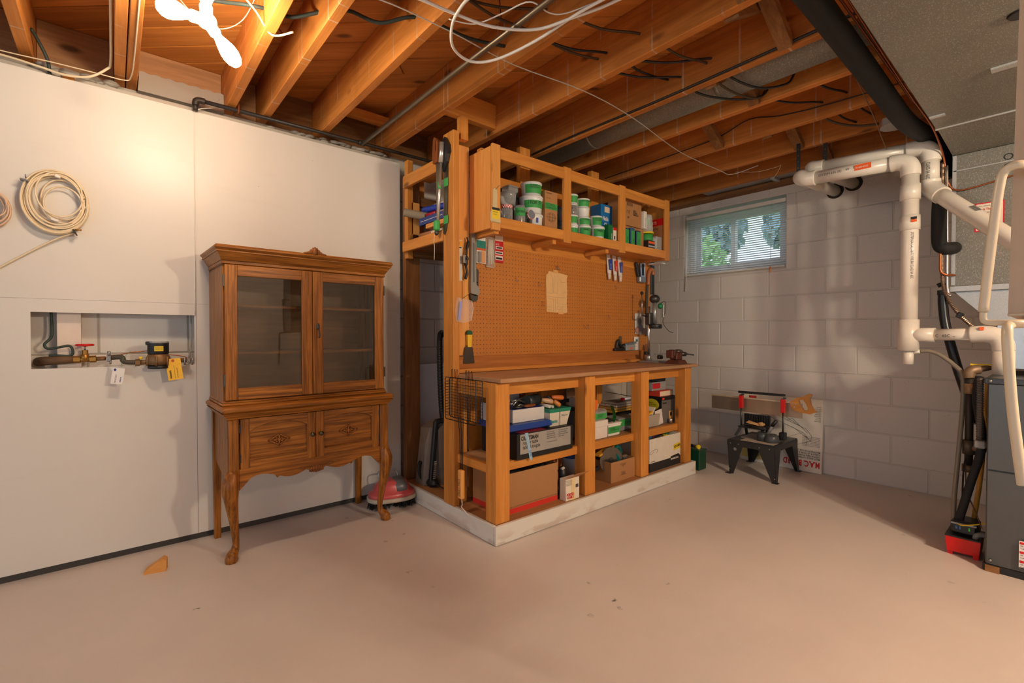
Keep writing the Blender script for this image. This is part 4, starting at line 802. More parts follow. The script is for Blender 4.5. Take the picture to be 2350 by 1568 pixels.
# ---- on the backsplash and bench top
t = thing('hand_plane', 'small black block plane resting on the backsplash', 'hand plane', (3.0, 2.28, .936)); bx(2.955, 2.27, .937, 3.08, 2.296, .958, c=.004).build('sole', BLK, t); MB().tube(spline([(2.985, 2.283, .955), (2.99, 2.283, .99), (3.005, 2.283, 1.018), (3.02, 2.283, .99), (3.05, 2.283, .96)], 4), .011, 8).build('handle', BLK, t); MB().cyl((3.065, 2.283, .955), (3.065, 2.283, .985), .012, n=10).build('knob', BLK, t)
tag(bx(3.035, 2.292, .937, 3.062, 2.2995, 1.05, c=.001).build('metal_square', pl((110, 96, 80), .4, .6)), 'upright metal ruler leaning between the block plane and the grey box', 'ruler')
t = thing('small_box', 'flat grey box with a red sticker resting on the backsplash', 'box', (3.14, 2.28, .936)); bx(3.085, 2.266, .937, 3.205, 2.298, .985, c=.003).build('body', pl((150, 152, 150), .5), t); bx(3.13, 2.2645, .945, 3.165, 2.266, .962).build('sticker', pl((212, 110, 90), .5), t); MB().bar((3.08, 2.28, .985), (3.22, 2.28, 1.0), .03, .016, c=.003).build('metal_bar', pl((150, 160, 168), .3, .8), t)
t = card('booklet', 'white booklet standing on the backsplash beside the drill stand', 3.225, 3.296, .937, 1.045, 2.296, pl((236, 230, 218), .6), (('emblem', .3, .7, .62, .82, .0005, pl((60, 120, 110), .5)),), 'booklet'); text('Operating', .010, Tr(3.236, 2.2918, .985) @ FY, INK, t, .9); text('manual', .009, Tr(3.24, 2.2918, .965) @ FY, INK, t, .9)
t = thing('drill_stand', 'metal drill press stand holding a drill at the right end of the bench', 'drill stand', (3.27, 2.17, .84)); LG = pl((170, 172, 170), .35, .7)
MB().hull([(a, y, z) for a, y in ((3.20,2.09),(3.36,2.07),(3.38,2.20),(3.21,2.24)) for z in (.842, .856)]).build('base', LG, t); MB().lathe([(.026, .856), (.02, .895), (.016, .90)], Tr(3.245, 2.17, 0), 14).build('collar', LG, t)
MB().cyl((3.245, 2.17, .856), (3.245, 2.17, 1.285), .0125, n=14).build('column', pl((205, 205, 202), .18, .95), t); bx(3.22, 2.145, 1.14, 3.30, 2.19, 1.235, c=.006).build('carriage', DSTEEL, t)
MB().lathe([(.05, 1.11), (.054, 1.115), (.054, 1.14), (.05, 1.145)], Tr(3.285, 2.14, 0), 20).build('ring_clamp', BLK, t); MB().ell((3.28, 2.14, 1.345), (.045, .04, .035), 14, 9).build('motor_housing', DSTEEL, t); MB().cyl((3.28, 2.14, 1.32), (3.28, 2.14, 1.15), .017, n=14).build('spindle', LG, t)
MB().ell((3.335, 2.125, 1.29), (.022, .02, .024), 10, 8).build('green_motor', pl((24, 120, 70), .35), t); bx(3.345, 2.1, 1.20, 3.36, 2.12, 1.30, c=.002).build('depth_rod', LG, t); bx(3.24, 2.10, .905, 3.40, 2.12, .915, c=.002).build('table_arm', LG, t); MB().cyl((3.28, 2.11, .885), (3.31, 2.09, .885), .016, n=12).build('table_knob', DSTEEL, t)
MB().cyl((3.225, 2.17, 1.205), (3.165, 2.18, 1.215), .006, n=8).build('lever_shaft', BLK, t); MB().tube([(3.168, 2.18, 1.212), (3.172, 2.185, 1.38)], .005, 8).build('lever', pl((190,190,188), .25, .9), t); MB().ell((3.172, 2.185, 1.388), (.013, .013, .014), 10, 7).build('lever_knob', BLK, t); bx(3.19, 2.15, .905, 3.225, 2.18, .93, c=.004).build('wing_nut', BLK, t)
MB().tube(spline([(3.33, 2.12, 1.31), (3.365, 2.1, 1.325), (3.37, 2.1, 1.25), (3.35, 2.11, 1.16), (3.39, 2.08, 1.09), (3.42, 2.06, 1.08)], 5), .0025, 6).build('power_cord', BLK, t)
t = thing('bench_vise', 'rusty brown bench vise bolted to the right end of the bench top', 'vise', (3.30, 1.95, .84)); RV = pl((98, 52, 36), .6, .3, .4)
MB().hull([(a, y, z) for a, y, z in ((3.235,1.90,.842),(3.355,1.90,.842),(3.235,2.02,.842),(3.355,2.02,.842),(3.25,1.915,.87),(3.345,1.915,.87),(3.25,2.0,.87),(3.345,2.0,.87))]).build('base', RV, t); bx(3.255, 1.93, .868, 3.34, 1.995, .93, c=.008).build('body', RV, t); MB().ell((3.315, 1.955, .935), (.045, .035, .016), 12, 7).build('anvil', pl((110, 96, 88), .35, .8), t)
bx(3.235, 1.935, .90, 3.262, 1.99, .948, c=.004).build('jaw', pl((80, 50, 40), .5, .5), t); bx(3.20, 1.935, .885, 3.228, 1.99, .945, c=.005).build('sliding_jaw', RV, t); MB().cyl((3.34, 1.95, .915), (3.385, 1.935, .912), .018, n=12).build('screw_head', DSTEEL, t); MB().cyl((3.378, 1.937, .915), (3.43, 1.89, .905), .0055, n=8).build('handle_bar', DSTEEL, t)
tag(MB().bar((3.335, 2.25, .845), (3.36, 2.26, .985), .03, .02).build('wood_scrap', OLDW[2]), 'short dark stick of wood standing behind the bench vise', 'stick')
# ================================================================ ducts and furnace
td = thing('trunk_duct', 'wide galvanized trunk duct hung under the joists above the furnace', 'duct', (1.5, .15, 2.1))
bx(-2.4, -.16, 2.10, 1.05, .46, 2.278, c=.002).build('duct_section', GALV, td); bx(1.053, -.16, 2.10, 3.19, .46, 2.278, c=.002).build('duct_section', GALV, td)
m = MB()
m.hull([(3.193, y, z) for y in (-.16, .455) for z in (2.10, 2.278)]+[(3.50, y, 2.035) for y in (-.16, .435)]+[(3.9, y, 2.278) for y in (-.16, .44)]+[(3.9, y, 2.035) for y in (-.16, .435)]); m.build('throat', GALV, td)
bx(3.186, -.165, 2.094, 3.198, .464, 2.283, c=.002).build('seam_cleat', GALVP, td)
bx(2.62, .12, 2.092, 2.66, .22, 2.0995).build('patch_strip', GALVP, td); bx(2.55, -.1, 2.0965, 2.86, .10, 2.0992).build('patch_plate', pl((120, 116, 106), .4, .6), td)
MB().lathe([(.03, 2.094), (.034, 2.099)], Tr(2.25, .12, 0), 16).build('hole_grommet', BLK, td); bx(2.98, .40, 2.092, 3.0, .455, 2.0995).build('clip', GALVP, td)
pm = thing('plenum', 'galvanized supply plenum standing over the furnace coil', 'duct', (3.7, .1, 1.3))
bx(3.50, -.16, 1.325, 4.05, .43, 2.033, c=.002).build('box', GALV, pm); bx(3.492, -.17, 1.295, 4.06, .44, 1.325, c=.002).build('flange', GALVP, pm); bx(3.494, .418, 1.33, 3.499, .434, 2.03).build('corner_seam', GALVP, pm)
bx(3.494, -.17, 1.945, 3.4995, .43, 1.95).build('seam', GALVP, pm)
MB().hull([(3.51, y, 1.294) for y in (-.15, .42)]+[(4.04, y, 1.294) for y in (-.15, .42)]+[(a, y, 1.12) for a in (3.52, 4.0) for y in (-.2, .27)]).build('coil_transition', GALVP, pm); bx(3.30, -.45, .90, 4.0, .24, 1.118).build('coil_case', pl((186, 196, 204), .3, .5), pm)
text('OPEN', .05, Tr(3.4985, .245, 1.955) @ FX, INK, pm, 1.0); text('Close', .05, Tr(3.4985, .25, 1.905) @ FX, INK, pm, 1.0, shear=.2)
st = thing('warning_label', 'white label with red border on the plenum behind the slanting pipe', 'label', (3.498, .33, 1.60)); bx(3.4975, .235, 1.605, 3.4985, .345, 1.755).build('border', pl((196, 30, 40), .5), st); bx(3.4968, .241, 1.611, 3.4974, .339, 1.749).build('paper', pl((226, 212, 194), .5), st)
text('Check These First', .0155, Tr(3.4962, .336, 1.715) @ FX, RED, st, .75, bold=.0004); text('Before calling for service', .008, Tr(3.4962, .336, 1.735) @ FX, INK, st, .9); text('Thermostat  Filter  Breaker', .008, Tr(3.4962, .336, 1.700) @ FX, INK, st, .85)
tag(bx(3.4965, .06, 1.335, 3.4988, .20, 1.56).build('paper_tag', pl((226, 224, 222), .5)), 'blank white sheet stuck low on the plenum', 'paper')
fu = thing('furnace', 'dark grey steel gas furnace with embossed panels at the right edge', 'furnace', (3.3, -.1, .02)); FG = pl((92, 94, 94), .32, .55); FD = pl((70, 72, 73), .35, .55)
bx(3.012, -.42, .03, 3.72, .248, .845, c=.004).build('cabinet', FG, fu); bx(2.998, -.43, .842, 3.74, .257, .868, c=.003).build('top_rim', FD, fu); bx(2.998, -.43, .0, 3.73, .255, .03, c=.003).build('base_rail', BLK, fu)
for z0, z1 in ((.03, .452), (.456, .842)):
    p = bx(3.002, -.42, z0, 3.012, .245, z1, c=.003).build('access_panel', FG, fu)
    h0, h1 = z0+.04, z1-.035; MB().hull([(3.0005, y, z) for y in (-.36, .224) for z in (h0, h1)]+[(2.986, y, z) for y in (-.34, .200) for z in (h0+.025, h1-.025)]+[(3.003, y, z) for y in (-.36, .224) for z in (h0, h1)]).build('embossing', FG, p); MB().tube([(2.9995, -.36, h0+.03), (2.9995, -.34, h0+.003), (2.9995, .20, h0+.003), (2.9995, .222, h0+.03), (2.9995, .222, h1-.03), (2.9995, .20, h1-.003), (2.9995, -.34, h1-.003), (2.9995, -.36, h1-.03)], .006, 8, closed=True).build('panel_bead', FD, p)  # darker tube line painted in for the shade of the embossed groove
for y, z in ((.238, .855), (.23, .05), (.12, .453), (.1, .862)): MB().lathe([(.007, 0), (.006, .004), (.0001, .005)], Tr(2.998, y, z) @ Ry(-PI/2), 10).build('screw', STEEL, fu)
wl_ = bx(2.9845, -.05, .058, 2.9857, .142, .172).build('warning_sticker', pl((232, 228, 224), .5), fu)
for i in range(3): bx(2.9838, -.05, .158-.040*i, 2.9844, .14, .168-.040*i).build('red_stripe', RED, fu)
for i in range(3): text('SEE MANUAL BEFORE SERVICE', .008, Tr(2.9836, .138, .148-.04*i) @ FX, INK, fu, .8); text('TURN OFF POWER AND GAS', .008, Tr(2.9836, .138, .137-.04*i) @ FX, INK, fu, .8)
tag(bx(2.99, .20, .001, 3.0, .246, .028).build('wood_shim', OLDW[1]), 'thin wood shim under the front corner of the furnace', 'shim')
# ---- PVC venting
def pipe(name, label, segs, cat='pipe', loc=None):
    t = thing(name, label, cat, loc or segs[0][1][0])
    for nm, pts, r in segs: MB().tube(spline(pts, 5) if len(pts) > 2 else pts, r, 18).build(nm, PVC, t)
    return t
r = .039
v1 = pipe('vent_pipe', 'white plastic vent pipe dropping to a tee beside the furnace', [
    ('run', [(3.355, .655, 2.022), (3.355, 1.06, 2.04)], r), ('elbow', [(3.355, .675, 2.022), (3.355, .64, 2.021), (3.355, .605, 2.006), (3.355, .589, 1.975), (3.355, .587, 1.935)], r*1.17),
    ('riser', [(3.355, .587, 1.94), (3.355, .587, 1.10)], r), ('coupling', [(3.355, .587, 1.80), (3.355, .587, 1.885)], r*1.16), ('coupling', [(3.355, .587, 1.635), (3.355, .587, 1.715)], r*1.16),
    ('tee', [(3.355, .587, .975), (3.355, .587, 1.145)], r*1.2), ('tee_branch', [(3.355, .587, 1.062), (3.345, .475, 1.062)], r*.95), ('branch_run', [(3.345, .48, 1.062), (3.315, .30, 1.064)], .0305),
    ('elbow', [(3.32, .335, 1.063), (3.312, .28, 1.065), (3.308, .24, 1.052), (3.305, .222, 1.02), (3.305, .218, .985)], .042), ('furnace_stub', [(3.305, .218, .99), (3.305, .218, .868)], .041),
    ('drain_cup', [(3.355, .587, .98), (3.355, .587, .90)], .024), ('drain_nipple', [(3.355, .57, .965), (3.35, .535, .972)], .010),
    ('elbow', [(3.355, 1.045, 2.04), (3.355, 1.10, 2.045), (3.375, 1.135, 2.068), (3.42, 1.145, 2.075)], r*1.17), ('wall_run', [(3.41, 1.145, 2.075), (4.15, 1.16, 2.135)], r)], loc=(3.355, .587, .9))
v2 = pipe('vent_pipe', 'white plastic vent pipe slanting down in front of the plenum', [
    ('run', [(3.45, .60, 2.105), (3.45, 1.04, 2.125)], r), ('elbow', [(3.45, .62, 2.105), (3.45, .575, 2.103), (3.45, .535, 2.088), (3.45, .520, 2.055), (3.45, .518, 2.015)], r*1.17), ('drop', [(3.45, .518, 2.02), (3.45, .518, 1.90)], r),
    ('elbow', [(3.45, .518, 1.915), (3.45, .517, 1.885), (3.438, .505, 1.858), (3.415, .485, 1.832), (3.39, .462, 1.806)], r*1.17), ('slant', [(3.40, .472, 1.816), (3.10, .185, 1.49), (3.04, .13, 1.425)], r),
    ('elbow', [(3.45, 1.03, 2.125), (3.45, 1.07, 2.128), (3.465, 1.098, 2.138), (3.50, 1.105, 2.14)], r*1.17), ('wall_run', [(3.49, 1.105, 2.14), (4.15, 1.045, 2.165)], r)], loc=(3.45, .518, 1.43))
text('CLASS IIA 65C', .024, Tr(3.408, .530, 2.005) @ FX @ Rz(-PI/2), INK, v2, .62); text('IIA 65C', .026, fit((3.075, .195, 1.505), (3.025, .15, 1.45), (-1, .1, .3)) @ Tr(-.01, -.01, .0), INK, v2, .8)
text('SYSTEM 636 GAS VENT TYPE BH CLASS IIA 65C', .017, Tr(3.317, .575, 1.62) @ FX @ Rz(-PI/2), INK, v1, .72); text('C   65C  IIA', .02, Tr(3.302, .47, 1.05) @ FX, INK, v1, .9); text('SYSTEM 636 (R)    W    C', .02, Tr(3.316, 1.02, 2.03) @ FX, INK, v1, .9)
bx(3.3145, .755, 2.018, 3.3155, .835, 2.05).build('orange_sticker', ORANGE, v1); text('WARNING', .014, Tr(3.314, .83, 2.028) @ FX, WHITE, v1, .9)
bx(3.309, .55, 1.672, 3.3105, .575, 1.685).build('orange_mark', ORANGE, v1); bx(3.309, .55, 1.687, 3.3105, .575, 1.70).build('black_mark', BLK, v1); bx(3.27, .285, 1.085, 3.2905, .30, 1.10, T=Tr(0,0,0)).build('orange_mark', ORANGE, v1)
BT = fit((3.262, .340, 1.667), (3.10, .185, 1.49), (-1, -.45, 1.1))
for i in range(9): bx(.006*i, -.012, r, .006*i+.0028, .012, r+.0008, T=BT).build('barcode_bar', INK, v2)
# holes where the vents leave through the block wall
m = MB().tube([(4.129, 1.16, 2.135), (4.136, 1.16, 2.135)], .056, 16); m.build('vent_hole', pl((50, 40, 32), .9), wr); m = MB().tube([(4.129, 1.045, 2.165), (4.136, 1.045, 2.165)], .056, 16); m.build('vent_hole', pl((50, 40, 32), .9), wr)
for i, (x, y, z0, nm) in enumerate(((3.40, 1.16, 2.09, 'left'), (3.47, 1.03, 2.15, 'right'))):
    t = thing('hanger_strap', 'black perforated hanger strap, '+nm+' of the two holding the vent pipes', 'strap', (x, y, z0)); bx(x-.002, y-.011, z0, x+.001, y+.011, 2.36).build('strap', BLK, t)
    for k in range(5): MB().lathe([(.004, 0), (.004, .0012)], Tr(x-.002, y, z0+.05+.04*k) @ Ry(-PI/2), 8).build('hole', pl((120, 80, 40), .8), t)
# ---- insulated refrigerant line and its wires
t = thing('insulated_line', 'thick black foam insulated refrigerant line below the joists', 'pipe', (2.5, .575, 2.1))
MB().tube(spline([(.9, .60, 2.20), (1.4, .59, 2.20), (1.812, .585, 2.205), (2.512, .575, 2.175), (3.1, .565, 2.15), (3.50, .535, 2.165), (3.62, .50, 2.10), (3.64, .485, 1.95)], 6), .043, 14).build('foam', RUB, t)
MB().tube(spline([(3.44, .475, 1.80), (3.435, .478, 1.70), (3.435, .475, 1.56), (3.44, .455, 1.53), (3.47, .43, 1.53), (3.5, .425, 1.535)], 6), .033, 14).build('foam', RUB, t)
MB().tube(spline([(1.6, .55, 2.255), (2.0, .545, 2.25), (2.6, .53, 2.222), (3.1, .515, 2.2), (3.46, .48, 2.19)], 5), .005, 6).build('copper_line', COPPER, t)
t = thing('copper_tube', 'bare copper tube below the short foam elbow beside the plenum', 'pipe', (3.44, .46, 1.35)); MB().tube(spline([(3.435, .47, 1.52), (3.435, .47, 1.45), (3.437, .468, 1.405), (3.445, .445, 1.385), (3.47, .425, 1.385), (3.50, .42, 1.385)], 4), .006, 8).build('tube', COPPER, t)
wire('control_wire', 'brown wire running beside the insulated line down to the plenum edge', [(1.7, .52, 2.24), (2.4, .515, 2.21), (2.9, .50, 2.17), (3.2, .475, 2.12), (3.44, .465, 2.03), (3.475, .452, 1.90), (3.485, .42, 1.845), (3.488, .35, 1.842), (3.49, .2, 1.87), (3.49, .1, 1.88)], .0045, COPPER, 6)
wire('conduit', 'thin steel conduit hanging beside the plenum edge', [(3.47, .455, 1.98), (3.465, .450, 1.7), (3.462, .447, 1.5), (3.46, .444, 1.31), (3.455, .43, 1.27)], .007, pl((176, 170, 162), .25, .9), 5, 'pipe', 10)
t = thing('armoured_cable', 'ribbed armoured cable curling from the plenum edge behind the vent pipe', 'cable', (3.45, .45, 1.0)); m = MB(); P = spline([(3.47, .470, 2.0), (3.455, .468, 1.6), (3.452, .462, 1.35), (3.45, .44, 1.26), (3.44, .40, 1.18), (3.42, .345, 1.11), (3.41, .30, 1.07)], 20)
m.tube(P, [.0095 if i % 2 else .0075 for i in range(len(P))], 8, smooth=False); m.build('jacket', pl((120, 96, 80), .35, .7), t); bx(-.012, -.012, -.015, .012, .012, .015, c=.003, T=Tr(3.437, .39, 1.165) @ Rx(.6)).build('tape', BLK, t)
t = thing('drain_hose', 'black rubber drain hose bowing down behind the vent branch', 'hose', (3.45, .4, .7)); MB().tube(spline([(3.47, .463, 1.285), (3.472, .462, 1.22), (3.468, .448, 1.10), (3.45, .40, .89), (3.44, .36, .74), (3.40, .33, .60)], 6), .022, 12).build('hose', pl((22, 22, 24), .3), t); MB().cyl((3.47, .463, 1.28), (3.47, .463, 1.305), .024, n=12).build('cuff', RUB, t); MB().tube([(3.465, .485, 1.33), (3.468, .455, 1.345)], .012, 8).build('stub', RUB, t)
wire('drain_tube', 'grey vinyl tube arching from the vent drain cup to the floor pump', [(3.35, .535, .972), (3.35, .50, .975), (3.35, .455, .955), (3.345, .40, .905), (3.33, .365, .85), (3.32, .362, .7), (3.27, .37, .45), (3.20, .375, .25), (3.16, .372, .12)], .0105, pl((128, 118, 102), .3), 6, 'tube', 10)
t = thing('gas_pipe', 'rusty iron gas pipe with elbow and tee beside the furnace', 'pipe', (3.30, .335, .33)); GX, GY = 3.30, .335
MB().tube([(GX, GY, .37), (GX, GY, .86)], .0165, 12).build('riser', IRON, t); MB().tube(spline([(GX, GY, .845), (GX, GY, .872), (GX+.006, GY-.012, .884), (GX+.02, GY-.03, .888)], 4), .024, 12).build('elbow', pl((142, 118, 92), .5, .5), t); MB().tube([(GX+.015, GY-.028, .887), (GX+.08, GY-.09, .905)], .0145, 10).build('arm', pl((110, 90, 70), .5, .4), t)
m = MB().cyl((GX, GY, .765), (GX, GY, .815), .024, n=10); m.build('union', pl((150, 122, 92), .5, .5), t); MB().cyl((GX, GY, .46), (GX, GY, .53), .025, n=12).build('tee', pl((92, 80, 68), .5, .5), t); MB().cyl((GX, GY, .495), (GX-.02, GY-.06, .493), .017, n=10).build('tee_branch', pl((110, 95, 80), .5, .5), t); MB().cyl((GX, GY, .37), (GX, GY, .405), .026, n=10).build('drip_cap', pl((110, 95, 80), .5, .5), t); bx(GX+.042, GY-.075, .905, GX+.054, GY+.005, .915, c=.002).build('valve_lever', YEL, t)
t = thing('flexible_conduit', 'ribbed grey flexible conduit along the furnace corner', 'conduit', (3.05, .262, .55)); P = [(3.06, .275, .86-.0055*i) for i in range(56)]; MB().tube(P, [.0135 if i % 2 else .0105 for i in range(56)], 10, smooth=False).build('jacket', pl((96, 96, 95), .35, .6), t); bx(3.03, .252, .54, 3.075, .292, .575, c=.005).build('connector', GREY, t)
wire('drain_hose', 'black hose slanting down from the furnace to the floor pump', [(3.20, .29, .86), (3.20, .30, .75), (3.12, .272, .55), (3.12, .31, .35), (3.14, .35, .16)], .017, RUB, 6, 'hose', 10)
wire('gas_hose', 'yellow hose behind the black drain hose by the furnace', [(3.3, .27, .85), (3.25, .275, .6), (3.2, .285, .35), (3.22, .31, .12)], .010, pl((178, 130, 40), .45), 6, 'hose', 8)
wire('black_cable', 'thin black power cord dropping beside the gas pipe to the floor pump', [(3.24, .34, .45), (3.22, .345, .38), (3.20, .345, .25), (3.17, .34, .15)], .004, RUB, 5, 'cord')
wire('control_wire', 'thin brown control wire looping from the gas pipe to the furnace base', [(3.25, .34, .42), (3.2, .33, .30), (3.12, .29, .22), (3.05, .262, .17)], .0028, pl((96, 70, 55), .6), 6)
cp = thing('condensate_pump', 'red condensate pump with black motor on the floor beside the furnace', 'pump', (3.14, .33, 0), math.radians(0))
RB = pl((206, 16, 16), .32)
MB().hull([(a, b, .018) for a in (-.052, .10) for b in (-.056, .056)]+[(a, b, .09) for a in (-.062, .11) for b in (-.062, .062)]).build('tank', RB, cp)
for a in (-.045, .08):
    for b in (-.045, .045): bx(a, b-.01, 0, a+.02, b+.01, .02).build('foot', RB, cp)
bx(-.064, -.063, .09, .112, .063, .098, c=.002).build('lid', BLK, cp); bx(-.03, -.05, .098, .09, .048, .165, c=.012).build('motor_cover', pl((34, 36, 36), .4), cp); bx(-.035, -.045, .148, -.029, .045, .155).build('switch_plate', pl((150, 150, 148), .4), cp)
for b, mt in ((.025, pl((60, 110, 180), .4)), (.012, pl((60, 110, 180), .4)), (-.02, pl((40, 220, 60), .3))): bx(-.0335, b-.003, .125, -.029, b+.003, .14).build('indicator', mt, cp)
MB().tube(spline([(-.032, .02, .15), (-.05, 0, .152), (-.04, -.04, .165), (-.02, -.08, .18)], 4), .003, 6).build('yellow_wire', YEL, cp); MB().tube(spline([(-.03, -.04, .09), (-.035, -.045, .112), (-.03, -.06, .12), (-.02, -.085, .12)], 4), .012, 10).build('inlet_elbow', GREY, cp)
# ---- humidifier casing with its hose at the right edge
hm = thing('humidifier', 'tan sheet metal humidifier casing at the right edge with a pale hose', 'humidifier', (1.58, -.03, 1.08)); TAN = pl((190, 166, 138), .38)
MB().hull([(x, y, z) for x in (1.50, 1.62) for y, z in ((.0935, 1.105), (.078, 2.098), (-.13, 2.098), (-.13, 1.105))]+[(x, y, 1.085) for x in (1.53, 1.60) for y in (.06, -.1)]).build('casing', TAN, hm); MB().bar((1.496, .094, 1.106), (1.496, -.13, 1.106), .007, .007, c=.002).build('bottom_bead', pl((205, 186, 158), .4), hm)
HO = pl((222, 206, 176), .3); hs = lambda L: [(y_[0]*.557, y_[1]*.557, 1.063+(y_[2]-1.063)*.557) for y_ in L]
MB().tube(spline([(1.50, .05, 1.412)]+hs([(2.56, .13, 1.69), (2.555, .172, 1.675), (2.55, .188, 1.60), (2.55, .21, 1.342), (2.55, .224, 1.15)]), 6), .0085, 12).build('hose', HO, hm); MB().tube(spline(hs([(2.55, .224, 1.15), (2.55, .222, 1.118), (2.55, .20, 1.108), (2.56, .129, 1.108)])+[(1.52, .03, 1.088)], 5), .0062, 10).build('hose_return', HO, hm)
MB().tube(spline([(1.53, .06, 1.086)]+hs([(2.56, .15, 1.10), (2.505, .157, 1.07), (2.50, .150, .933), (2.50, .139, .775), (2.50, .12, .588), (2.50, .112, .52)]), 6), .0088, 12).build('drain_hose', HO, hm)
# ================================================================ stand, mitre saw, cutting board, green tin
ts = thing('tool_stand', 'black pressed steel tool stand with splayed legs near the block wall', 'tool stand', (3.82, 1.53, 0)); TB = pl((34, 34, 35), .4)
m = MB().box(3.60, 1.365, .248, 4.03, 1.705, .262, c=.002); m.build('top', TB, ts)
for a, b, n_ in (((3.60, 1.365), (3.60, 1.705), 0), ((3.60, 1.365), (4.03, 1.365), 0), ((4.03, 1.365), (4.03, 1.705), 0), ((3.60, 1.705), (4.03, 1.705), 0)): MB().bar((a[0], a[1], .235), (b[0], b[1], .235), .004, .034).build('skirt', TB, ts)
for sx, sy, x, y, fx, fy in ((1, 1, 3.60, 1.365, 3.595, 1.352), (1, -1, 3.60, 1.705, 3.603, 1.690), (-1, 1, 4.03, 1.365, 4.06, 1.362), (-1, -1, 4.03, 1.705, 4.06, 1.73)):
    m = MB(); m.hull([(x, y, .235), (x, y+sy*.12, .235), (fx, fy, .004), (fx, fy+sy*.03, .004), (x+sx*.003, y, .235), (x+sx*.003, y+sy*.12, .235), (fx+sx*.003, fy, .004), (fx+sx*.003, fy+sy*.03, .004)]); m.hull([(x, y, .235), (x+sx*.11, y, .235), (fx, fy, .004), (fx+sx*.03, fy, .004), (x, y+sy*.003, .235), (x+sx*.11, y+sy*.003, .235), (fx, fy+sy*.003, .004), (fx+sx*.03, fy+sy*.003, .004)]); m.box(fx-.014, fy-.014, 0, fx+.026, fy+.026, .004); m.build('leg', TB, ts)
for y, z in ((1.40, .235), (1.47, .236), (1.62, .236), (1.68, .235), (1.362, .03), (1.685, .04)): MB().lathe([(.0055, 0), (.004, .003), (.0001, .0035)], Tr(3.597, y, z) @ Ry(-PI/2), 10).build('bolt', STEEL, ts)
MB().lathe([(.012, 0), (.012, .001)], Tr(3.5975, 1.645, .195) @ Ry(-PI/2), 16).build('round_badge', GREY, ts)
ms = thing('mitre_saw', 'hand mitre saw with a long blade and red posts standing on the tool stand', 'mitre saw', (3.82, 1.53, .263))
bx(3.845, 1.27, .448, 3.847, 1.955, .556).build('blade', pl((176, 160, 140), .28, .7), ms); bx(3.840, 1.30, .552, 3.852, 1.955, .564, c=.002).build('blade_spine', pl((216, 196, 168), .35, .4), ms)
HP = [(-1.352, .565), (-1.345, .535), (-1.335, .512), (-1.30, .495), (-1.25, .49), (-1.218, .487), (-1.197, .50), (-1.175, .508), (-1.195, .52), (-1.215, .56), (-1.222, .60), (-1.210, .622), (-1.213, .632), (-1.228, .634), (-1.26, .615), (-1.29, .60), (-1.31, .60), (-1.318, .585)]
HH = [(-1.295, .582), (-1.265, .588), (-1.245, .56), (-1.232, .525), (-1.243, .508), (-1.262, .512), (-1.282, .545)]
def ring_prism(outer, inner, d0, d1, T):
    bm = bmesh.new(); res = []
    for d in (d0, d1):
        vo = [bm.verts.new(T @ V((a, b, d))) for a, b in outer]; vi = [bm.verts.new(T @ V((a, b, d))) for a, b in inner]
        eo = [bm.edges.new((vo[i], vo[(i+1) % len(vo)])) for i in range(len(vo))]; ei = [bm.edges.new((vi[i], vi[(i+1) % len(vi)])) for i in range(len(vi))]
        bmesh.ops.triangle_fill(bm, use_beauty=True, edges=eo+ei); res.append((vo, vi))
    for k in (0, 1):
        A, B = res[0][k], res[1][k]
        for i in range(len(A)): bm.faces.new((A[i], A[(i+1) % len(A)], B[(i+1) % len(B)], B[i]))
    bmesh.ops.recalc_face_normals(bm, faces=bm.faces); bm.verts.index_update(); m = MB(); m.add([q.co for q in bm.verts], [[q.index for q in f.verts] for f in bm.faces]); bm.free(); return m
hd = ring_prism(HP, HH, -.011, .011, Tr(3.846, 0, 0) @ FX).build('handle', wood('beech_handle', (.60,.28,.07), (.45,.17,.03), 1, .35, 10, 3, False), ms)
for y, z in ((1.335, .553), (1.312, .55), (1.322, .528)): MB().lathe([(.006, 0), (.005, .002)], Tr(3.834, y, z) @ Ry(-PI/2), 12).build('rivet', BLUE if 0 else pl((190,190,205), .3, .8), ms)
for y in (1.69, 1.385):
    MB().cyl((3.80, y, .33 if y > 1.5 else .30), (3.80, y, .49), .0065, n=10).build('guide_rod', DSTEEL, ms); bx(3.783, y-.014, .482, 3.812, y+.014, .582, c=.003).build('guide_sleeve', RED, ms); bx(3.79, y-.016, .582, 3.81, y+.012, .592, c=.002).build('sleeve_cap', STEEL, ms); bx(3.786, y-.022, .589, 3.806, y-.002, .597, c=.002).build('latch', BLK, ms)
MB().bar((3.80, 1.715, .608), (3.80, 1.37, .612), .018, .018, c=.004).build('cross_bar', BLK, ms)
bx(3.73, 1.40, .262, 3.90, 1.66, .268).build('base_plate', GREY, ms); bx(3.76, 1.50, .335, 3.86, 1.70, .345, c=.002).build('work_table', TB, ms)
for y in (1.52, 1.68): MB().bar((3.77, y, .335), (3.745, y+(.03 if y > 1.6 else -.03), .266), .016, .016).build('table_leg', TB, ms); MB().bar((3.855, y, .335), (3.88, y, .266), .016, .016).build('table_leg', TB, ms)
for i in range(16): bx(3.862, 1.50+.0125*i, .345, 3.874, 1.508+.0125*i, .43, c=.001).build('fence_rib', TB, ms)
bx(3.872, 1.50, .345, 3.878, 1.70, .432).build('fence', TB, ms); MB().lathe([(.075, .348), (.078, .352), (.07, .36), (.04, .362)], Tr(3.80, 1.53, 0), 22).build('angle_dial', TB, ms)
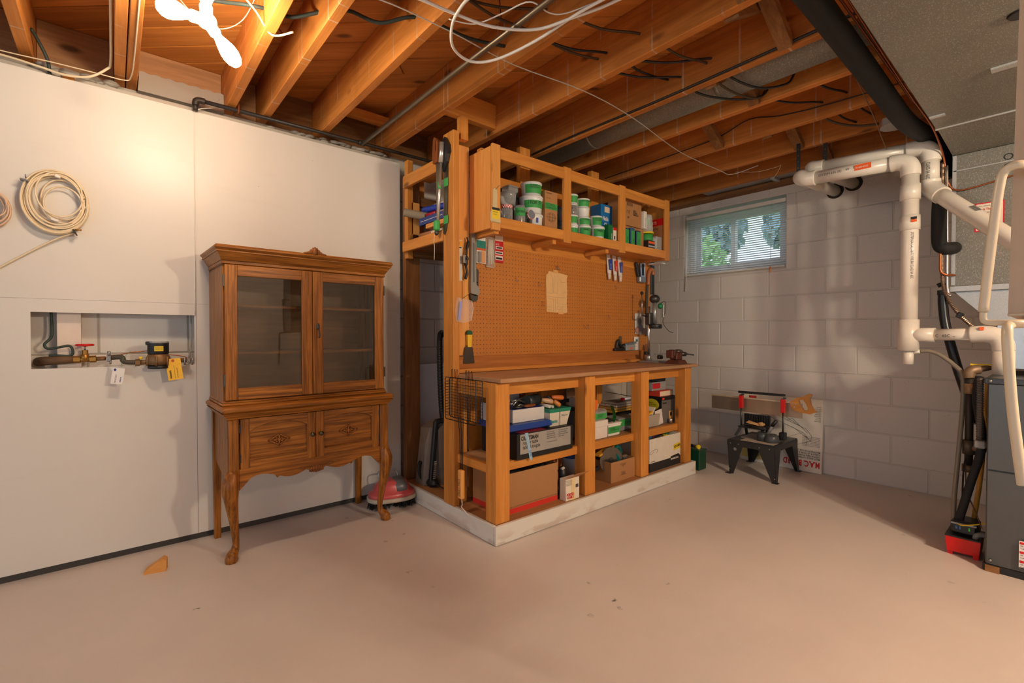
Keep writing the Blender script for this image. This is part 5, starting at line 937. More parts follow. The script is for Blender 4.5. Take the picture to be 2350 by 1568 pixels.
MB().lathe([(.045, .268), (.05, .275), (.045, .31), (.03, .325)], Tr(3.72, 1.43, 0), 16).build('pivot_housing', pl((72, 76, 78), .35), ms); MB().lathe([(.035, .268), (.038, .30), (.03, .33)], Tr(3.72, 1.50, 0), 14).build('clamp_housing', pl((60, 66, 68), .35), ms); MB().tube([(3.72, 1.46, .32), (3.72, 1.44, .36), (3.72, 1.42, .40)], .011, 10).build('lever', pl((130, 130, 130), .4), ms); MB().tube([(3.72, 1.43, .385), (3.72, 1.40, .43)], .013, 10).build('lever_grip', BLK, ms); bx(3.775, 1.365, .28, 3.825, 1.405, .335, c=.004).build('rod_base', BLK, ms)
gl = thing('work_gloves', 'pair of tan work gloves lying on the mitre saw table', 'gloves', (3.79, 1.57, .362)); LG_ = pl((206, 160, 104), .7)
MB().hull([(3.76, 1.54, .365), (3.82, 1.55, .367), (3.76, 1.64, .378), (3.82, 1.645, .372), (3.77, 1.56, .384), (3.80, 1.63, .392)]).build('glove', LG_, gl)
for a, b in ((1.52, .378), (1.515, .366), (1.505, .372)): MB().tube([(3.785, 1.555, b), (3.775, a, b+.008)], .009, 8).build('finger', LG_, gl)
tag(bx(3.63, 1.385, .2625, 3.72, 1.62, .265, T=None).build('paper_sheet', pl((190, 176, 160), .7)), 'printed sheet lying on the tool stand top under the mitre saw', 'paper')
mb = thing('cutting_board_box', 'white printed M.A.C. board carton leaning upside down against the block wall', 'board', (4.10, 1.52, 0))
TBd = Tr(4.088, 1.52, 0) @ Ry(math.radians(3.6)); PT = lambda *a: TBd @ Tr(*a)
bx(0, -.30, .002, .018, .305, .565, c=.002, T=TBd).build('carton', pl((226, 216, 200), .6), mb)
UP = FX @ Rz(PI)
text('M.A.C. BOARD', .062, PT(-.0012, -.290, .085) @ UP, RED, mb, .64, bold=.0022)
for i, s_ in enumerate(('MULTI ANGLE CUTTING BOARD', 'FOR PORTABLE POWER SAW', 'PLANCHE DE COUPE A ANGLES', 'MULTIPLES POUR SCIE CIRCULAIRE')): text(s_, .018, PT(-.0012, -.290, .115+.0175*i) @ UP, INK, mb, .78, bold=.0003)
for i in range(7): text('Clamp board to bench, set angle and cut', .0105, PT(-.0012, -.288, .205+.0115*i) @ UP, INK, mb, .72)
for i in range(9): text('Guide rail with stop'[:16-(i % 3)*3], .0105, PT(-.0012, -.288, .40+.0135*i) @ UP, INK, mb, .72)
m = MB().lathe([(.022, 0), (.022, .001)], PT(-.001, -.15, .475) @ Ry(-PI/2), 20); m.build('round_mark', pl((206, 70, 70), .5), mb); MB().lathe([(.018, 0), (.018, .0004)], PT(-.002, -.15, .475) @ Ry(-PI/2), 20).build('round_mark_field', pl((226, 216, 200), .6), mb); MB().prism([(0,.013),(.004,.006),(.012,.005),(.008,-.002),(.009,-.01),(.001,-.008),(0,-.013),(-.001,-.008),(-.009,-.01),(-.008,-.002),(-.012,.005),(-.004,.006)], 0, .0006, PT(-.0026, -.15, .475) @ UP).build('leaf_mark', RED, mb)
bx(-.001, .12, .03, -.0002, .30, .11, T=TBd).build('yellow_stain', pl((224, 196, 110), .6), mb); bx(-.001, .19, .45, -.0002, .25, .55, T=TBd).build('red_print', pl((190, 40, 40), .6), mb)
m = MB()
for a, b, c, d_ in ((.10,.44,-.19,.33),(.12,.41,-.17,.30),(-.19,.33,-.23,.28),(-.23,.28,-.22,.24),(-.17,.30,-.22,.24),(-.22,.24,.08,.11),(-.17,.30,.11,.17),(.10,.44,.06,.47),(-.05,.38,-.09,.40),(-.09,.40,-.20,.30),(.08,.11,.12,.14),(-.1,.33,-.2,.26),(-.02,.42,-.14,.35),(.0,.47,.11,.42),(.18,.14,.22,.10),(.22,.10,.16,.05),(.16,.05,.13,.10),(.13,.10,.18,.14)): m.bar(PT(-.0012, a, b).translation, PT(-.0012, c, d_).translation, .0016, .0016, (0,0,1))
o = m.build('line_drawing', INK, mb); o['kind'] = 'stuff'
gt = thing('metal_tin', 'dark green metal box standing beside the right end of the bench platform', 'box', (3.53, 1.91, 0)); GB = pl((16, 66, 44), .3); bx(3.475, 1.865, .001, 3.585, 2.02, .158, c=.004).build('box', GB, gt); bx(3.472, 1.862, .142, 3.588, 2.023, .16, c=.003).build('lid', GB, gt)
fk = thing('flashlight', 'flashlight with yellow lens ring lying on the green metal box', 'flashlight', (3.52, 1.93, .161)); MB().tube([(3.53, 2.00, .178), (3.515, 1.915, .178)], .012, 10).build('barrel', BLK, fk); MB().tube([(3.515, 1.915, .178), (3.509, 1.885, .179)], [.013, .018], 12).build('lens_ring', YEL, fk)
t = thing('garbage_bag', 'shiny black garbage bag behind the right bench post', 'bag', (3.46, 2.02, .05)); random.seed(9); m = MB(); m.ell((3.455, 2.02, .27), (.055, .09, .13), 14, 10); m.v = [(x+random.uniform(-.006,.006), y+random.uniform(-.006,.006), z+random.uniform(-.006,.006)) for x, y, z in m.v]; m.build('bag', pl((14, 14, 15), .25), t); MB().lathe([(.05, 0), (.055, .08), (.04, .16)], Tr(3.46, 2.03, 0), 12).build('bag_foot', pl((14, 14, 15), .25), t)
# ================================================================ behind the tall post: vacuum, board, hose
vc = thing('vacuum_cleaner', 'grey and black upright vacuum stored behind the tall post', 'vacuum', (1.60, 2.62, .1)); VG = pl((122, 108, 96), .35)
MB().hull([(1.50, 2.66, .10), (1.62, 2.60, .10), (1.515, 2.66, .36), (1.54, 2.64, .47), (1.62, 2.60, .50), (1.62, 2.74, .50), (1.50, 2.76, .10), (1.53, 2.74, .46)]).build('bag_cover', VG, vc)
MB().bar((1.528, 2.615, .10), (1.560, 2.60, .515), .03, .03, (0,1,0), .006).build('frame', BLK, vc); MB().bar((1.553, 2.60, .51), (1.66, 2.58, .525), .03, .03, (0,1,0), .006).build('handle_bow', BLK, vc); MB().hull([(1.575, 2.585, .22), (1.63, 2.57, .22), (1.568, 2.59, .46), (1.60, 2.58, .49), (1.64, 2.575, .49), (1.63, 2.62, .22), (1.64, 2.62, .48)]).build('motor_cover', VG, vc)
for i in range(9): bx(1.535+.001*i, 2.592, .15+.013*i, 1.552+.001*i, 2.597, .157+.013*i).build('vent_slot', pl((150, 140, 130), .4), vc)
P = spline([(1.625, 2.60, 1.06), (1.605, 2.60, 1.075), (1.59, 2.60, 1.05), (1.588, 2.60, .95), (1.592, 2.60, .75), (1.604, 2.60, .56), (1.62, 2.6, .50)], 22); MB().tube(P, [.019 if i % 2 else .0165 for i in range(len(P))], 10, smooth=False).build('hose', BLK, vc)
t = thing('cord_coil', 'loose coil of black cord beside the vacuum', 'cord', (1.50, 2.72, .1)); random.seed(6); P = []
for k in range(7):
    for i in range(12): a = 2*PI*i/12; P.append((1.507+.022*math.cos(a)*(1-.05*k)+.004*k, 2.70+.012*math.sin(a+k), .19+.055*math.sin(a)*(1-.04*k)+.004*k))
MB().tube(spline(P, 2), .0035, 6).build('loops', RUB, t); MB().tube(spline([P[-1], (1.53, 2.6, .14), (1.56, 2.5, .108), (1.6, 2.4, .104)], 5), .0035, 6).build('tail', RUB, t)
MB().ell((1.545, 2.62, .112), (.035, .06, .04), 12, 8, zmin=-.3).build('plug_reel', BLK, t)
wbd = thing('white_board', 'white panel leaning against the block wall behind the rear stud', 'panel', (1.75, 2.97, .1)); bx(1.612, 2.955, .10, 1.98, 2.968, .855, c=.002).build('sheet', pl((214, 216, 218), .5), wbd); MB().bar((1.607, 2.95, .80), (1.607, 2.95, .85), .012, .03).build('edge_clip', BLK, wbd)
tag(MB().hull([(1.51, 2.42, .10), (1.66, 2.40, .10), (1.66, 2.40, .40), (1.52, 2.435, .10), (1.66, 2.415, .10), (1.66, 2.415, .40)]).build('scrap_panel', pl((206, 204, 198), .5)), 'pale triangular offcut leaning beside the vacuum behind the tall post', 'panel')
# ================================================================ stored things: helpers
def tub(name, label, x, y, z0, h, r, mat=WHITE, tape=None, tx=None, lid=True, lidm=None, cat='tub', grp=None, taper=.88, band=(.25, .75)):
    t = thing(name, label, cat, (x, y, z0), group=grp); T = Tr(x, y, z0)
    MB().lathe([(r*taper, 0), (r*.97, h*.86), (r*.97, h*.88)], T, 20).build('body', mat, t)
    if lid: MB().lathe([(r*1.03, h*.86), (r*1.04, h*.9), (r*1.0, h-.001), (r*.9, h)], T, 20).build('lid', lidm or mat, t)
    if tape:
        m = MB(); a0, a1 = -PI*.93, -PI*.12; n = 12; rr = lambda q: (r*taper+(r*.97-r*taper)*q/.86)+.0008
        for i in range(n):
            A, B = a0+(a1-a0)*i/n, a0+(a1-a0)*(i+1)/n
            m.add([T @ V((rr(q)*math.cos(a), rr(q)*math.sin(a), h*q)) for a, q in ((A, band[0]), (B, band[0]), (B, band[1]), (A, band[1]))], [(0,1,2,3)], True)
        m.build('tape', tape, t)
        if tx:
            a = -PI*.62; k = len(tx.split('\n')); s = min(h*(band[1]-band[0])/k*.95, r*1.9/max(len(q) for q in tx.split('\n')))
            text(tx, s, T @ Rz(a+PI/2) @ Tr(0, -r-.0012, h*band[1]-s*.95) @ FY, INK, t, .95, align='CENTER')
    return t
def carton(name, label, x0, x1, y0, y1, z0, z1, mat=CARD, cat='box', openb=False, th=.004, grp=None):
    t = thing(name, label, cat, ((x0+x1)/2, (y0+y1)/2, z0), group=grp)
    if openb:
        bx(x0, y0, z0, x1, y0+th, z1).build('front_wall', mat, t); bx(x0, y1-th, z0, x1, y1, z1).build('rear_wall', mat, t); bx(x0, y0+th, z0, x0+th, y1-th, z1).build('side_wall', mat, t); bx(x1-th, y0+th, z0, x1, y1-th, z1).build('side_wall', mat, t); bx(x0+th, y0+th, z0, x1-th, y1-th, z0+th).build('bottom', mat, t)
    else: bx(x0, y0, z0, x1, y1, z1, c=.0015).build('body', mat, t)
    return t
def decal(t, x0, x1, z0, z1, y, mat, name='print', d=.0007): return bx(x0, y-d, z0, x1, y, z1).build(name, mat, t)
def decalx(t, y0, y1, z0, z1, x, mat, name='print', d=.0007): return bx(x-d, y0, z0, x, y1, z1).build(name, mat, t)
def jar(name, label, x, y, z0, h, r, fill, lidm, cat='jar'):
    t = thing(name, label, cat, (x, y, z0)); T = Tr(x, y, z0)
    random.seed(int(x*1000)); m = MB()
    for i in range(46):
        a = random.random()*6.28; q = r*.8*random.random()**.5; m.bar((x+q*math.cos(a), y+q*math.sin(a), z0+random.uniform(.006, h*.6)), (x+q*math.cos(a)+random.uniform(-.012,.012), y+q*math.sin(a)+random.uniform(-.008,.008), z0+random.uniform(.006, h*.68)), .0035, .0035)
    o = m.build('screws', fill, t); o['kind'] = 'stuff'
    MB().lathe([(r*.95, 0), (r, .004), (r, h*.78), (r*.9, h*.84)], T, 18).build('glass', CLEARP, t)
    if lidm: MB().lathe([(r*.98, h*.83), (r*.98, h*.98), (r*.92, h)], T, 18).build('lid', lidm, t)
    return t
def m_check():
    t = NT('red_check'); s = t.sep(t.obj()); c = t.nd('TexChecker'); t.ln(t.obj((1,1,1)), c.inputs[0]); c.inputs['Scale'].default_value = 110; c.inputs[1].default_value = (.65,.03,.03,1); c.inputs[2].default_value = (.85,.8,.76,1); return t.out(c.outputs[0], .4)
CHK = m_check(); TW = pl((226, 226, 222), .4); GT = pl((58, 158, 76), .6)
# ---------------------------------------------------------------- overhead shelf, left bay
SZ = 1.6905
jar('screw_jar', 'glass jar of screws with a red checked lid on the overhead shelf', 1.772, 2.155, SZ, .132, .037, pl((70, 72, 78), .3, .8), CHK)
tub('clear_tub', 'round clear plastic tub on the jar with the red checked lid', 1.790, 2.16, SZ+.134, .075, .048, CLEARP)
tg = thing('clear_tub', 'small square clear plastic box on top of the round clear tub', 'tub', (1.80, 2.16, SZ+.21)); bx(1.765, 2.125, SZ+.2105, 1.84, 2.19, SZ+.238, c=.004).build('body', CLEARP, tg); bx(1.762, 2.122, SZ+.238, 1.843, 2.193, SZ+.245, c=.002).build('lid', CLEARP, tg)
t = jar('screw_jar', 'open glass jar with green tape marked EXTRA on the overhead shelf', 1.862, 2.14, SZ, .165, .034, pl((176, 150, 120), .3, .8), None); m = MB()
for i in range(10):
    A, B = -PI+.3*i*1.0, -PI+.3*(i+1); m.add([(1.862+.0348*math.cos(a), 2.14+.0348*math.sin(a), SZ+z) for a, z in ((A,.075),(B,.075),(B,.122),(A,.122))], [(0,1,2,3)], True)
m.build('tape', GT, t); text('EXTRA', .021, Tr(1.862, 2.14, SZ) @ Rz(-PI*.66+PI/2) @ Tr(-.027, -.0362, .092) @ FY, INK, t, .8)
t = thing('jar_lid', 'loose grey jar lid with red checked rim propped on the overhead shelf', 'lid', (1.925, 2.11, SZ)); TT = Tr(1.922, 2.104, SZ+.092) @ Rx(PI/2-.15); MB().lathe([(.027, .003), (.027, .005)], TT, 18).build('disc', pl((120, 124, 134), .45), t); MB().lathe([(.030, -.005), (.030, .0035)], TT, 18).build('rim', CHK, t)
bx(1.912, 2.105, SZ, 1.932, 2.13, SZ+.07).build('prop', pl((90, 80, 70), .6), t)
t = tub('white_tub', 'lowest white tub of the stack beside the cardboard lamp box', 1.998, 2.175, SZ, .112, .064, TW); decal(t, 1.975, 1.99, SZ+.055, SZ+.085, 2.113, pl((80, 90, 170), .5))
t = tub('white_tub', 'widest white tub with a green tape patch in the middle of its stack', 1.990, 2.18, SZ+.113, .108, .074, TW, GT, 'FOR S', band=(.30, .72))
tub('white_tub', 'white tub with green tape reading PLUMBING FASTENERS on top of its stack', 1.992, 2.18, SZ+.222, .084, .066, TW, GT, 'PLUMBING\nFASTENERS', band=(.16, .80))
bx_ = carton('lamp_box', 'tall cardboard lamp box with green tape and an oval lamp drawing', 2.058, 2.168, 2.125, 2.20, SZ, 1.962, CARD)
decal(bx_, 2.059, 2.167, 1.848, 1.888, 2.125, GT, 'tape'); text('ELECTRICAL', .018, Tr(2.064, 2.1238, 1.871) @ FY, INK, bx_, .85); text('COMPONENTS', .018, Tr(2.064, 2.1238, 1.853) @ FY, INK, bx_, .8); text('Westgrove', .012, Tr(2.068, 2.124, 1.945) @ FY, INK, bx_, .9); text('13 in  light', .010, Tr(2.068, 2.124, 1.915) @ FY, INK, bx_, .9)
m = MB(); m.tube([(2.113+.040*math.cos(a), 2.1242, 1.80+.028*math.sin(a)) for a in [2*PI*i/24 for i in range(24)]], .0008, 4, closed=True); m.tube([(2.113+.032*math.cos(a), 2.1242, 1.80+.020*math.sin(a)) for a in [2*PI*i/24 for i in range(24)]], .0007, 4, closed=True)
for x in (2.10, 2.126): m.bar((x, 2.1242, 1.776), (x, 2.1242, 1.824), .0014, .0014)
m.bar((2.075, 2.1242, 1.80), (2.151, 2.1242, 1.80), .0014, .0014); o = m.build('lamp_drawing', INK, bx_); o['kind'] = 'stuff'; decal(bx_, 2.115, 2.152, 1.70, 1.735, 2.125, INK); text('600', .012, Tr(2.082, 2.124, 1.712) @ FY, INK, bx_)
bx_ = carton('black_box', 'black box lying behind the clear tubs on the overhead shelf', 1.80, 1.93, 2.225, 2.284, SZ, 1.95, BLK)
# middle bay
for i, (z0, h) in enumerate(((SZ, .11), (SZ+.112, .10))): tub('grey_tub', ('lower' if i == 0 else 'upper')+' dark grey tub wedged behind the first shelf stile', 2.245, 2.215, z0, h, .042, pl((78, 84, 92), .4))
tub('white_tub', 'bottom white tub of the narrow stack next to the shelf stile', 2.345, 2.165, SZ, .104, .042, TW, GT, None); tub('white_tub', 'second white tub up in the narrow stack next to the shelf stile', 2.345, 2.165, SZ+.105, .06, .041, TW, GT, None, band=(.1, .8))
jar('screw_jar', 'clear jar of grey screws in the narrow stack next to the shelf stile', 2.345, 2.165, SZ+.166, .072, .039, pl((96, 98, 100), .3, .7), pl((200, 200, 196), .4)); tub('white_tub', 'white tub with green tape topping the narrow stack next to the shelf stile', 2.345, 2.165, SZ+.239, .062, .040, TW, GT, None, band=(.1, .8))
tub('white_tub', 'bottom white tub with green tape NAILS in the middle stack', 2.462, 2.165, SZ, .11, .050, TW, GT, 'NAILS', band=(.35, .85)); tub('white_tub', 'white tub with green tape WASHERS in the middle stack', 2.458, 2.165, SZ+.111, .053, .050, TW, GT, 'WASHERS', band=(.08, .84)); tub('white_tub', 'plain white tub with small green mark in the middle stack', 2.450, 2.165, SZ+.165, .064, .048, TW, None); tub('white_tub', 'white tub with green tape MACHINE at the top of the middle stack', 2.447, 2.165, SZ+.23, .058, .052, TW, GT, 'MACHINE', band=(.08, .82))
tub('white_tub', 'wide white tub with green tape MISC at the front of the shelf', 2.594, 2.155, SZ, .122, .050, TW, GT, 'MISC', lidm=TW, band=(.42, .84)); tub('white_tub', 'white tub with green tape WOOD SCREWS on the wide tub', 2.582, 2.16, SZ+.123, .07, .046, TW, GT, 'WOOD\nSCREWS', band=(.10, .84))
bx_ = carton('nail_box', 'tall blue printed carton of nails on the overhead shelf', 2.672, 2.80, 2.185, 2.284, SZ, 2.0, pl((18, 112, 176), .45)); decal(bx_, 2.712, 2.77, 1.945, 1.985, 2.185, pl((226, 206, 180), .5), 'sticker'); text('Nails', .042, Tr(2.690, 2.1838, 1.885) @ FY, WHITE, bx_, .75, bold=.0012); text('Clous', .042, Tr(2.705, 2.1838, 1.84) @ FY, WHITE, bx_, .72, bold=.0012)
bx_ = carton('green_box', 'small dark green carton in front of the blue nail carton', 2.652, 2.698, 2.10, 2.15, SZ, 1.835, pl((10, 110, 56), .45)); text('SCREWS', .016, Tr(2.690, 2.0988, 1.72) @ FY @ Rz(PI/2), WHITE, bx_, .9)
bx_ = carton('small_box', 'small white and red carton beside the dark green carton', 2.702, 2.738, 2.098, 2.14, SZ, 1.818, pl((228, 214, 200), .5)); decal(bx_, 2.702, 2.738, 1.80, 1.818, 2.098, RED); decal(bx_, 2.710, 2.722, 1.735, 1.76, 2.098, INK)
# right bay
bx_ = carton('cardboard_carton', 'low cardboard carton under the numbered carton on the overhead shelf', 2.862, 3.142, 2.15, 2.28, SZ, 1.872, CARD)
for i, (x, w_, tx) in enumerate(((2.864, .05, 'FILTERS'), (2.935, .05, 'FUSES'), (3.005, .055, 'PLUGS'))):
    t = thing('parts_pack', ('leftmost', 'middle', 'rightmost')[i]+' green taped parts pack in front of the low carton', 'package', (x+.025, 2.125, SZ), group='green taped parts packs'); bx(x, 2.118, SZ, x+w_, 2.146, 1.845+.012*(i == 1), c=.004).build('pack', pl(((30, 60, 110), (40, 90, 130), (22, 50, 90))[i], .4), t); bx(x+.004, 2.1165, SZ+.02, x+w_-.006, 2.1178, 1.835).build('tape', GT, t); text(tx, .014, Tr(x+.032, 2.1158, SZ+.055) @ FY @ Rz(PI/2), INK, t, .8)
bx_ = carton('cardboard_carton', 'cardboard carton marked 82030 at the top of the overhead shelf', 2.868, 3.098, 2.14, 2.28, 1.874, 2.068, CARD); text('82030', .036, Tr(2.912, 2.1388, 2.02) @ FY, INK, bx_, .8, shear=.15); text('7 1/2', .032, Tr(2.908, 2.1388, 1.965) @ FY, INK, bx_, .6, shear=.2); text('3M', .024, Tr(2.918, 2.1388, 1.925) @ FY, INK, bx_, .8); text('NUTS\nETOILES\nSEMELLES 6', .017, Tr(2.992, 2.1388, 1.985) @ FY, INK, bx_, .8, bold=.0004)
bx_ = carton('white_box', 'narrow white box standing beside the carton marked 82030', 3.101, 3.140, 2.12, 2.22, 1.874, 2.005, WHITE); text('machine screws', .014, Tr(3.126, 2.1188, 1.882) @ FY @ Rz(PI/2), INK, bx_, .85)
bx_ = carton('blade_pack', 'stack of black and orange saw blade packs on the overhead shelf', 3.145, 3.232, 2.11, 2.20, SZ, 1.79, pl((40, 38, 36), .4)); decal(bx_, 3.147, 3.23, 1.765, 1.782, 2.11, ORANGE); decal(bx_, 3.147, 3.23, 1.74, 1.75, 2.11, pl((190, 188, 184), .4))
t = thing('tape_roll', 'crumpled green masking tape lump under the clear beaker', 'tape', (3.19, 2.155, 1.79)); MB().lathe([(.044, 1.7905), (.047, 1.80), (.045, 1.84), (.03, 1.844)], Tr(3.19, 2.155, 0), 12).build('roll', GT, t)
t = thing('clear_beaker', 'upturned clear plastic beaker with a yellow rim on the overhead shelf', 'beaker', (3.19, 2.155, 1.845)); MB().lathe([(.052, 1.8455), (.053, 1.858), (.05, 1.859)], Tr(3.19, 2.155, 0), 18).build('rim', YEL, t); MB().lathe([(.048, 1.859), (.040, 1.97), (.038, 1.99), (.03, 1.992)], Tr(3.19, 2.155, 0), 18).build('cup', clear('milky_plastic', (.82, .82, .8), .5, .2), t); m = MB()
for i in range(10):
    A, B = -PI+.3*i, -PI+.3*(i+1); m.add([(3.19+(.0475-.07*(z-1.859))*math.cos(a), 2.155+(.0475-.07*(z-1.859))*math.sin(a), z) for a, z in ((A,1.905),(B,1.905),(B,1.95),(A,1.95))], [(0,1,2,3)], True)
m.build('tape', GT, t)
t = thing('clear_organizer', 'clear plastic parts case at the right end of the overhead shelf', 'case', (3.28, 2.12, SZ)); bx(3.240, 2.102, SZ, 3.318, 2.145, 1.83, c=.004).build('case', CLEARP, t)
for i in range(5): bx(3.248+.013*i, 2.108, SZ+.006, 3.256+.013*i, 2.14, SZ+.03+.01*(i % 3)).build('part', pl((200, 190, 176), .4), t)
bx_ = carton('paper_pad', 'red topped pad standing at the right end of the overhead shelf', 3.328, 3.346, 2.10, 2.23, SZ, 1.985, pl((176, 112, 70), .6)); decalx(bx_, 2.10, 2.23, 1.93, 1.984, 3.328, RED, 'header'); decal(bx_, 3.328, 3.346, SZ, 1.985, 2.10, RED, 'spine'); text('ARTS', .03, Tr(3.3266, 2.22, 1.945) @ FX, pl((226, 170, 150), .5), bx_, .9, bold=.001); text('Utility Pad', .022, Tr(3.3266, 2.225, 1.90) @ FX, INK, bx_, .9)
tag(bx(3.350, 2.10, SZ, 3.358, 2.22, 1.97).build('blue_folder', pl((84, 100, 130), .5)), 'thin blue grey folder beside the red topped pad', 'folder')
# ---------------------------------------------------------------- side rack shelf
RZ = 1.6285
t = thing('cardboard_tube', 'grey cardboard tube poking out of the side rack', 'tube', (1.5, 2.7, 1.8)); MB().tube([(1.425, 2.757, 1.842), (1.56, 2.66, 1.812)], .026, 16, caps=False).build('tube', pl((150, 136, 112), .7), t); MB().tube([(1.4252, 2.757, 1.842), (1.56, 2.66, 1.812)], .0225, 16, caps=False).build('inner_wall', pl((90, 76, 60), .8), t)
bx_ = carton('blue_box', 'long flat blue carton in the side rack', 1.50, 1.56, 2.40, 2.70, 1.755, 1.80, pl((36, 64, 132), .45)); decalx(bx_, 2.42, 2.68, 1.776, 1.7785, 1.50, WHITE)
t = thing('paint_roller', 'blue ribbed plastic handle above the blue carton in the side rack', 'handle', (1.55, 2.6, 1.8)); P = [(1.535, 2.70-.006*i, 1.862-.0005*i) for i in range(50)]; MB().tube(P, [.020 if (i//2) % 2 or i < 12 else .0175 for i in range(50)], 10).build('grip', pl((26, 62, 170), .35), t)  # only a ribbed blue tool handle, no roller
t = thing('screwdriver', 'green and red screwdriver in the side rack', 'screwdriver', (1.55, 2.6, 1.8)); MB().tube([(1.52, 2.72, 1.815), (1.53, 2.66, 1.818)], .015, 10).build('handle', pl((20, 110, 70), .4), t); MB().tube([(1.53, 2.66, 1.818), (1.54, 2.55, 1.82)], .013, 10).build('collar', pl((180, 24, 40), .4), t)
tag(bx(1.50, 2.37, 1.725, 1.57, 2.62, 1.752, c=.002).build('wood_offcut', PINEL[1]), 'pale wood offcut under the blue carton in the side rack', 'wood'); tag(MB().cyl((1.52, 2.72, 1.698), (1.54, 2.52, 1.70), .016, n=12).build('dowel', pl((176, 120, 78), .6)), 'brown wooden dowel at the bottom of the side rack', 'dowel')
bx_ = carton('white_box', 'white carton at the back of the side rack shelf', 1.62, 1.72, 2.45, 2.75, RZ, 1.92, pl((206, 202, 198), .5)); tag(bx(1.74, 2.5, RZ, 1.80, 2.78, 1.97).build('white_board', pl((170, 168, 166), .5)), 'grey board upright at the back of the side rack', 'board')
tag(bx(1.48, 2.34, RZ, 1.56, 2.52, 1.690).build('white_block', pl((214, 200, 184), .6)), 'pale block at the front of the side rack shelf', 'block')
t = thing('door_hardware', 'tangle of old door hardware on the side rack shelf', 'hardware', (1.53, 2.68, RZ)); 
for i in range(6): bx(1.49+.012*i, 2.58+.02*i, RZ+.004, 1.50+.012*i, 2.70+.015*i, RZ+.03+.006*(i % 3), c=.002).build('piece', (pl((190, 170, 140), .4, .4), BLK)[i % 2], t)
bx(1.475, 2.56, RZ, 1.60, 2.79, RZ+.004).build('tray', pl((120, 110, 100), .5), t)
for y in (2.42, 2.50): tag(bx(1.58, y, 1.70, 1.60, y+.05, 1.74).build('packing_block', PINEL[1]), ('front' if y < 2.45 else 'rear')+' small wood block propping the offcut in the side rack', 'block')
# ---------------------------------------------------------------- hung on the left end: grill basket
gb = thing('grill_basket', 'black wire grill basket with a wooden handle hung on the left end of the bench', 'grill basket', (1.43, 2.08, .32)); WB = pl((24, 22, 22), .45)
m = MB(); GXx = 1.435
def rect(m, x, y0, y1, z0, z1, r): m.tube([(x, y0, z0+.01), (x, y0+.01, z0), (x, y1-.01, z0), (x, y1, z0+.01), (x, y1, z1-.01), (x, y1-.01, z1), (x, y0+.01, z1), (x, y0, z1-.01)], r, 5, closed=True)
fr = MB(); rect(fr, GXx, 1.935, 2.245, .605, .825, .0028); fr.build('frame', WB, gb); fr = MB(); rect(fr, GXx-.035, 1.945, 2.235, .60, .83, .0028); fr.build('lid_frame', WB, gb)
for i in range(19): m.tube([(GXx, 1.95+.0155*i, .605), (GXx, 1.95+.0155*i, .825)], .0012, 4)
for i in range(13): m.tube([(GXx, 1.935, .62+.0155*i), (GXx, 2.245, .62+.0155*i)], .0012, 4); m.tube([(GXx-.035, 2.20, .62+.0155*i), (GXx-.035, 2.235, .62+.0155*i), (GXx, 2.245, .62+.0155*i)], .0012, 4)
o = m.build('mesh_wires', WB, gb); o['kind'] = 'stuff'
for y in (2.20, 2.175, 2.15, 2.065, 2.04, 2.015): MB().tube(spline([(GXx-.01, y-.006, .82), (GXx-.012, y-.005, .865), (GXx-.012, y, .873), (GXx-.012, y+.005, .865), (GXx-.01, y+.006, .82)], 4), .0016, 5).build('hook', WB, gb)
for dy in (-.02, -.006, .012): MB().tube([(GXx-.02, 2.11+dy*1.4, .62), (GXx-.02, 2.11+dy*1.4, .58), (GXx-.012, 2.115+dy, .54), (GXx-.012, 2.112+dy*.6, .34)], .0022, 5).build('handle_rod', WB, gb)
h = bx(GXx-.026, 2.092, .182, GXx-.002, 2.128, .335, c=.004).build('wooden_handle', PINEL[2], gb); text('GRILL PRO', .022, Tr(GXx-.0268, 2.104, .195) @ FX @ Rz(PI/2), INK, gb, .9); MB().tube(spline([(GXx-.012, 2.11, .185), (GXx-.015, 2.10, .15), (GXx-.01, 2.115, .135), (GXx-.014, 2.08, .125), (GXx-.012, 2.05, .11)], 5), .0024, 5).build('string', pl((226, 216, 204), .6), gb)
# ---------------------------------------------------------------- on the bench shelf, left bay
SH = .389
rb = carton('router_box', 'long black carton with silver printed label on the bench shelf', 1.640, 2.075, 1.905, 2.22, SH, .530, BLK); decal(rb, 1.662, 2.055, .418, .524, 1.905, pl((176, 172, 164), .35, .3), 'label'); text('CRAFTSMAN', .030, Tr(1.668, 1.9038, .492) @ FY, INK, rb, .74, bold=.0012); text('router table\ntable à toupie', .029, Tr(1.680, 1.9038, .468) @ FY, INK, rb, .80, bold=.0004)
for i in range(4): text(('Mount your router', 'beneath this specially', 'designed table top for', 'maximum performance')[i], .0105, Tr(1.86, 1.9038, .510-.0115*i) @ FY, INK, rb, .72); text(('Pour entourer votre table', 'de precision, montez la', 'toupie au dessous de cette', 'surface speciale')[i], .0105, Tr(1.955, 1.9038, .510-.0115*i) @ FY, INK, rb, .68)
text('For Model Numbers 925 or 926', .008, Tr(1.86, 1.9038, .455) @ FY, INK, rb, .8); bx(1.67, 1.91, .530, 1.86, 2.1, .5308).build('red_print', pl((170, 50, 60), .5), rb); MB().prism([(1.694, .53), (1.716, .53), (1.75, .385), (1.742, .372), (1.728, .39), (1.715, .45)], 0, .0012, Tr(0, 1.904, 0) @ FY).build('tape_strip', pl((150, 186, 210), .5), rb); text('SAVE', .02, Tr(1.724, 1.9025, .43) @ FY @ Rz(-1.25), BLUE, rb, .8)
